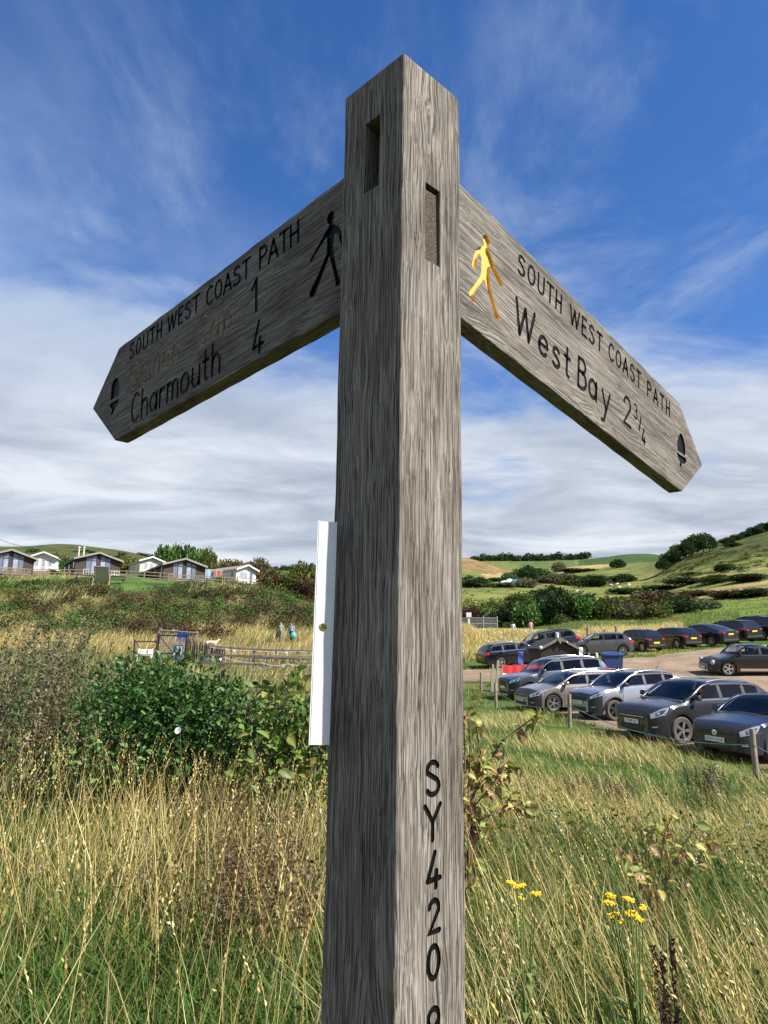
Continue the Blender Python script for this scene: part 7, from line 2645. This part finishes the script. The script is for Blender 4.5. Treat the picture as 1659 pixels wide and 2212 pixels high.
prob = lambda s, k, a, b: (lambda P: RNG.uniform(0, 1, len(P)) < sstep(a, b, wob(P[:, 0], P[:, 1], s, k)))
PATHP = [(-30, 42.6), (-16, 40.6), (-9, 37.8), (-4, 38.6), (1.4, 40.6), (1.4, 44.0), (-4, 41.6), (-9, 40.4), (-16, 43.0), (-30, 45.4)]
offpath = lambda P: ~inpoly(P[:, 0], P[:, 1], PATHP)
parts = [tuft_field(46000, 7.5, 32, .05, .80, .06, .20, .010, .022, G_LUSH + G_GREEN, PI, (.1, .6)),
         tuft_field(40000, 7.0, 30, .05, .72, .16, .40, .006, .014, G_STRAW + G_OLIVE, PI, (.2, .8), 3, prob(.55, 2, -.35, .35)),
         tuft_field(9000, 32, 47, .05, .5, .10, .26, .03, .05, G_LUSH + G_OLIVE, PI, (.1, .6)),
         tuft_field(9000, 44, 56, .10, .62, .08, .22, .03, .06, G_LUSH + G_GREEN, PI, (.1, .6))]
edge_ = []
for (x0, y0), (x1, y1) in zip(CARPARK[:9], CARPARK[1:10]):
    m_ = int(160 * math.hypot(x1 - x0, y1 - y0))
    f_ = RNG.uniform(0, 1, m_)
    edge_.append(np.stack([x0 + (x1 - x0) * f_ + RNG.normal(0, .28, m_), y0 + (y1 - y0) * f_ + RNG.normal(0, .28, m_)], -1))
edge_ = np.concatenate(edge_)
P = np.concatenate([edge_, terr(edge_[:, 0], edge_[:, 1])[:, None]], 1)
n = len(P)
c = pal(G_LUSH + G_OLIVE + G_GREEN, n, .3)
parts.append(blades(P, RNG.uniform(.05, .17, n), RNG.uniform(.010, .024, n), RNG.uniform(0, 6.28, n), RNG.uniform(.1, .7, n), RNG.uniform(0, .4, n), c * .8, c * 1.1, 2))
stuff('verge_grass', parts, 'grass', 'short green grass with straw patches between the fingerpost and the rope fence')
parts = [tuft_field(15000, 8, 30, -.75, -.02, .3, .75, .008, .018, G_STRAW + G_OLIVE + G_GREEN, .4, (.05, .5)),
         tuft_field(14000, 30, 50, -.75, .0, .25, .60, .018, .035, G_STRAW + G_OLIVE + G_GREEN, .2, (.05, .5), 2, offpath),
         tuft_field(42000, 50, 72, -.75, .12, .45, 1.0, .025, .055, G_STRAW + G_OLIVE, .1, (.1, .6), 2, prob(.20, 1, -.75, .1)),
         tuft_field(9000, 70, 92, -.6, -.02, .5, 1.1, .03, .06, G_STRAW, .1, (.1, .6), 2, prob(.22, 4, .25, .6)),
         tuft_field(36000, 52, 72, .06, .42, .40, .85, .025, .06, G_STRAW + [(.30, .26, .10)], PI, (.1, .6)),
         tuft_field(9000, 68, 100, .06, .50, .2, .5, .03, .07, G_OLIVE + G_LUSH, PI, (.1, .5)),
         tuft_field(14000, 66, 150, .35, .75, .12, .35, .05, .10, G_LUSH + G_OLIVE + [(.36, .28, .12)], PI, (.1, .5))]
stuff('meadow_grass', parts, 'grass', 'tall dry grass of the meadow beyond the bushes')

# --- the leafy bush left of the upright: three hundred leaves one by one, the rest as one mass
def leaf_mesh(name, length, width, cols, curl):
    """a pointed oval leaf, folded along the rib and curled, with a rib and a rim of their own colour"""
    ts = [0, .18, .42, .68, .88, 1.0]
    ws = [.05, .72, 1.0, .78, .38, 0.0]
    V, C = [], []
    for t, w in zip(ts, ws):
        z = -curl * length * t * t
        for s_ in (-1, -.55, 0, .55, 1):
            V.append((s_ * w * width / 2, t * length, z + abs(s_) * w * width * .16 + .0015 * math.sin(t * 40) * abs(s_)))
            C.append(cols[2] if s_ == 0 else (cols[1] if abs(s_) == 1 or t > .95 else cols[0]))
    T = []
    for i in range(len(ts) - 1):
        for j in range(4):
            a = i * 5 + j
            T += [(a, a + 1, a + 6), (a, a + 6, a + 5)]
    return npmesh(name, np.array(V), np.array(T), np.array(C), M['leaf'])


def bush_shell(n, cx, cy, rx, ry, h, seed):
    """leaf seats on a lumpy bush"""
    r = np.random.default_rng(seed)
    lump = r.uniform(0, 1, (26, 3))
    lc = np.stack([cx + rx * (lump[:, 0] * 2 - 1) * .78, cy + ry * (lump[:, 1] * 2 - 1) * .7, h * (.35 + .5 * lump[:, 2])], -1)
    ex = np.abs((lc[:, 0] - cx) / rx)
    lc[:, 2] *= 1 - .35 * ex ** 2.5
    k = r.integers(0, 26, n)
    d_ = r.normal(size=(n, 3))
    d_ /= np.linalg.norm(d_, axis=1, keepdims=True)
    P = lc[k] + d_ * np.array([.40, .36, .30]) * r.uniform(.55, 1.05, (n, 1))
    P[:, 2] = np.minimum(P[:, 2], h * (1 + .04 * np.sin(P[:, 0] * 7) + .05 * np.sin(P[:, 0] * 17)) + r.uniform(-.1, .05, n))
    ok = P[:, 2] > .08
    return P[ok], d_[ok], k[ok]


def leafy_bush(label, cx, cy, rx, ry, h, n_mass, n_part, leafs, size, seed, palette, cat='bush', ratio=.5):
    t = thing('leafy_bush', label, cat, (cx, cy, tz(cx, cy)))
    P, D, k = bush_shell(n_mass, 0, 0, rx, ry, h, seed)
    lcol = pal(palette, 26, .25)
    C = lcol[k] * RNG.uniform(.6, 1.4, (len(P), 1))
    V, T, Cc = leaves(P, D * .7 + RNG.normal(size=P.shape) * .7 + np.array([0, 0, .35]), RNG.uniform(.7, 1.25, len(P)) * size, C, ratio)
    tag(link('foliage', npmesh('foliage', V, T, Cc, M['leaf']), t), kind='stuff')
    P, D, k = bush_shell(n_part * 9, 0, 0, rx, ry, h, seed)
    w_ = P[:, 1] - .6 * P[:, 2] + np.random.default_rng(5).uniform(-.25, .25, len(P))      # nearest and highest first
    for i in np.argsort(w_)[:n_part]:
        v = Vector(D[i]) * .6 + Vector((random.gauss(0, .6), random.gauss(-.2, .5), random.gauss(.25, .5)))
        q_ = v.to_track_quat('Y', 'Z')
        q_ = q_ @ Matrix.Rotation(random.uniform(-1.0, 1.0), 3, 'Y').to_quaternion()
        b = link('leaf', random.choice(leafs), t, Vector(P[i]) + Vector(D[i]) * .02, q_.to_euler())
        s_ = random.uniform(.75, 1.25)
        b.scale = (s_, s_, s_)
    o = MB()
    for i in range(22):
        a = random.uniform(-.8, .8) * rx
        e = Vector((a + random.uniform(-.25, .25), random.uniform(-.6, .6) * ry, h * random.uniform(.75, 1.05)))
        o.tube([(a * .75, random.uniform(-.3, .3) * ry, -.1), (a, e.y * .7, h * .5), e], [.012, .008, .003], 5)
    tag(o.build('stems', M['bark'], t), kind='stuff')
    return t


lg_ = [leaf_mesh('leaf', .066, .034, c, .18) for c in (((0.066, 0.150, 0.026), (0.060, 0.132, 0.024), (0.144, 0.240, 0.060)), ((0.102, 0.204, 0.036), (0.084, 0.168, 0.030), (0.180, 0.288, 0.072)), ((0.046, 0.114, 0.024), (0.041, 0.102, 0.022), (0.108, 0.192, 0.048)))]
x, y = spot(385, 6.9)
leafy_bush('dense dark green bush with small glossy oval leaves left of the white plate', x, y, .86, .75, 1.53, 9000, 300, lg_, .062, 21, [(.050, .122, .024), (.078, .160, .034), (.034, .085, .020)])
ly_ = [leaf_mesh('leaf', .10, .065, c, .30) for c in (((.12, .20, .03), (.10, .16, .03), (.22, .26, .07)), ((.19, .23, .04), (.26, .14, .05), (.28, .28, .08)), ((.08, .16, .03), (.13, .10, .04), (.18, .22, .06)))]
x, y = spot(640, 6.2)
leafy_bush('yellow green broad leaved bush between the dark bush and the oak upright', x, y, .42, .5, 1.33, 1500, 140, ly_, .085, 22, [(.10, .18, .03), (.14, .21, .035), (.07, .14, .025)], ratio=.62)

# --- autumn tinted broad leaved plant right of the upright, and its smaller neighbour
lr_ = [leaf_mesh('leaf', .105, .070, c, k) for c, k in ((((.20, .27, .04), (.26, .13, .05), (.38, .36, .10)), .5), (((.32, .34, .06), (.34, .17, .07), (.44, .40, .12)), .25), (((.24, .12, .06), (.16, .07, .04), (.36, .26, .12)), .6), (((.14, .23, .04), (.17, .15, .05), (.28, .32, .09)), .3), (((.34, .21, .10), (.22, .10, .05), (.42, .32, .16)), .4), (((.25, .31, .05), (.20, .20, .05), (.38, .38, .11)), .35))]
def autumn_plant(label, stems, dd, nleaf, scale=1.0, seed=1, thick=.006):
    rnd = random.Random(seed)
    p0 = at(stems[0][0][0], stems[0][0][1], dd)
    x, y = p0.x, p0.y
    t = thing('knotweed_plant', label, 'plant', (x, y, tz(x, y)))
    o0 = t.location.copy()
    seats = []
    for s_ in stems:
        pts = [at(px, py, dd + rnd.uniform(-.12, .12)) - o0 for px, py in s_]
        pts = [Vector((pts[0].x * .7, pts[0].y, 0))] + pts
        o = MB()
        o.tube(pts, [thick * (1 - .8 * i / len(pts)) + .0012 for i in range(len(pts))], 6)
        o.build('stem', M['stem_red'], t, 60)
        for a, c in zip(pts[:-1], pts[1:]):
            for k in range(6): seats.append(a.lerp(c, rnd.random()))
    for i in range(nleaf):
        p = rnd.choice(seats)
        v = Vector((rnd.gauss(0, 1), rnd.gauss(-.3, .8), rnd.gauss(-.15, .7)))
        q_ = v.to_track_quat('Y', 'Z') @ Matrix.Rotation(rnd.uniform(-1.4, 1.4), 3, 'Y').to_quaternion()
        b = link('leaf', rnd.choice(lr_), t, p + Vector((rnd.gauss(0, .015), rnd.gauss(0, .03), rnd.gauss(0, .02))), q_.to_euler())
        k = rnd.uniform(.55, 1.15) * scale
        b.scale = (k, k, k)
    return t


M['stem_red'] = principled('reddish stem', (.13, .065, .04), .7)
autumn_plant('broad leaved plant turning red and yellow against the right side of the oak upright',
             [[(1012, 1700), (1016, 1610), (1010, 1545), (1022, 1520)], [(1020, 1720), (1060, 1640), (1085, 1600), (1125, 1570), (1160, 1545)], [(1018, 1700), (1040, 1640), (1030, 1580), (1045, 1560)], [(1025, 1740), (1070, 1690), (1100, 1655), (1125, 1660)], [(1012, 1760), (1030, 1700), (1050, 1680), (1090, 1700)], [(1000, 1760), (1005, 1660), (1002, 1560)], [(1015, 1800), (1060, 1760), (1110, 1730), (1140, 1745)], [(1010, 1840), (1040, 1780), (1075, 1790)]], 4.9, 290, .74, 3)
autumn_plant('smaller red and yellow broad leaved plant in the grass below the parked cars',
             [[(1400, 1890), (1385, 1800), (1372, 1765)], [(1425, 1900), (1436, 1800), (1452, 1762)], [(1440, 1900), (1480, 1820), (1508, 1780)], [(1405, 1900), (1400, 1830), (1418, 1775)], [(1380, 1900), (1350, 1850), (1340, 1800)], [(1470, 1900), (1510, 1850), (1535, 1810)], [(1420, 1930), (1450, 1870), (1470, 1840)]], 4.6, 120, .72, 5, .0035)

# --- tall grey green weeds at the left edge
parts = []
for i in range(230):
    d_ = random.uniform(6.4, 11.5)
    px = random.triangular(-90, 430, 60)
    x, y = spot(px, d_)
    hgt = random.uniform(1.05, 1.75) * (1 - .0009 * max(0, px - 100)) + (.15 if px < 140 else 0)
    tone = random.choice([[(.125, .14, .07), (.10, .12, .055)], [(.14, .13, .075), (.17, .145, .085)], [(.07, .11, .035), (.09, .13, .04)], [(.17, .13, .06), (.12, .105, .05)]])
    az, lean = random.uniform(-.4, 1.2), random.uniform(.02, .22)
    base = np.array([[x, y, tz(x, y)]])
    stemc = np.array([random.choice([(.17, .10, .07), (.14, .11, .06), (.12, .12, .06)])])
    parts.append(blades(base, np.array([hgt]), np.array([.011]), np.array([az]), np.array([lean]), np.array([.05]), stemc, stemc, 5))
    n = 95
    t = RNG.uniform(.22, 1.0, n)
    q_ = base + np.stack([np.cos(az) * hgt * (lean * t + .05 * t * t), np.sin(az) * hgt * (lean * t + .05 * t * t), hgt * t], -1)
    q_ += RNG.normal(size=(n, 3)) * np.array([.045, .045, .02]) * (1.2 - t)[:, None]
    parts.append(leaves(q_, RNG.normal(size=(n, 3)) + np.array([0, 0, .7]), RNG.uniform(.035, .085, n) * (1.25 - .5 * t), pal(tone, n, .35), .36))
stuff('tall_weeds', parts, 'leaf', 'tall grey green and brown weeds at the left edge')
wp = 'dark thistle clumps on the verge'
this_m = [seed_stalk_mesh(400 + k, .80, 170, c) for k, c in enumerate(((.075, .06, .035), (.10, .075, .055), (.05, .075, .028), (.06, .085, .03)))]
for px, d_, w_, h_, lab in ((1510, 10.8, 96, 88, 'dark brown green thistle clump left of the nearest rope post'), (1325, 9.2, 100, 76, 'dark weed clump in the grass right of the oak upright'), (1225, 9.6, 80, 62, 'lower weed clump left of the dark one')):
    x, y = spot(px, d_)
    t = thing('thistle_clump', lab, 'weed', (x, y, tz(x, y)), 0, wp)
    for k in range(26):
        b = link('stalk', this_m[k % 4], t, (random.gauss(0, w_ * d_ / FPX * .28), random.gauss(0, .22), 0), (0, 0, random.uniform(0, 6.28)))
        s_ = h_ * d_ / FPX / .80 * random.uniform(.6, 1.1)
        b.scale = (s_ * 1.6, s_ * 1.6, s_)
fw_ = []
for k in range(90):
    px, py, d_ = random.choice([(1580, 1760, 5.6), (1240, 1800, 5.2), (1190, 1700, 6.6), (1330, 1690, 7.4), (140, 1870, 4.0), (330, 1740, 4.6), (1500, 1830, 4.6)])
    p = at(px + random.gauss(0, 55), py + random.gauss(0, 45), d_ + random.uniform(-.3, .3))
    fw_.append(p)
P = np.array([tuple(p) for p in fw_])
n = len(P)
parts = []
cols_ = pal([(.75, .74, .70), (.75, .74, .70), (.75, .74, .70), (.72, .50, .03), (.40, .22, .45)], n, .1)
for k in range(4): parts.append(leaves(P + RNG.normal(size=P.shape) * .004, RNG.normal(size=P.shape), np.full(n, .011), cols_, .8))
g0 = P.copy()
g0[:, 2] = terr(P[:, 0], P[:, 1])
parts.append(blades(g0, P[:, 2] - g0[:, 2], np.full(n, .0025), np.zeros(n), np.zeros(n), np.zeros(n), pal(G_GREEN, n), pal(G_GREEN, n), 2))
stuff('small_flowers', parts, 'leaf', 'scattered small white yellow and mauve meadow flowers')
p = at(388, 1581, 5.9)
t = thing('bindweed_flower', 'single white trumpet flower in front of the dark green bush', 'flower', p, 0)
o = MB()
o.lathe([(.004, 0), (.008, .018), (.020, .030), (.027, .032), (.016, .026), (.003, .010)], 14, 'Z', cap=False)
o.build('petals', M['white_cloth'], t, 60, rot=(R(62), 0, R(-15)))
o = MB()
gz_ = tz(p.x, p.y) - p.z
o.tube([(0, .01, 0), (.02, .05, -.25), (0, .10, gz_)], [.002, .002, .003], 5)
o.build('stem', M['green_stem'], t)
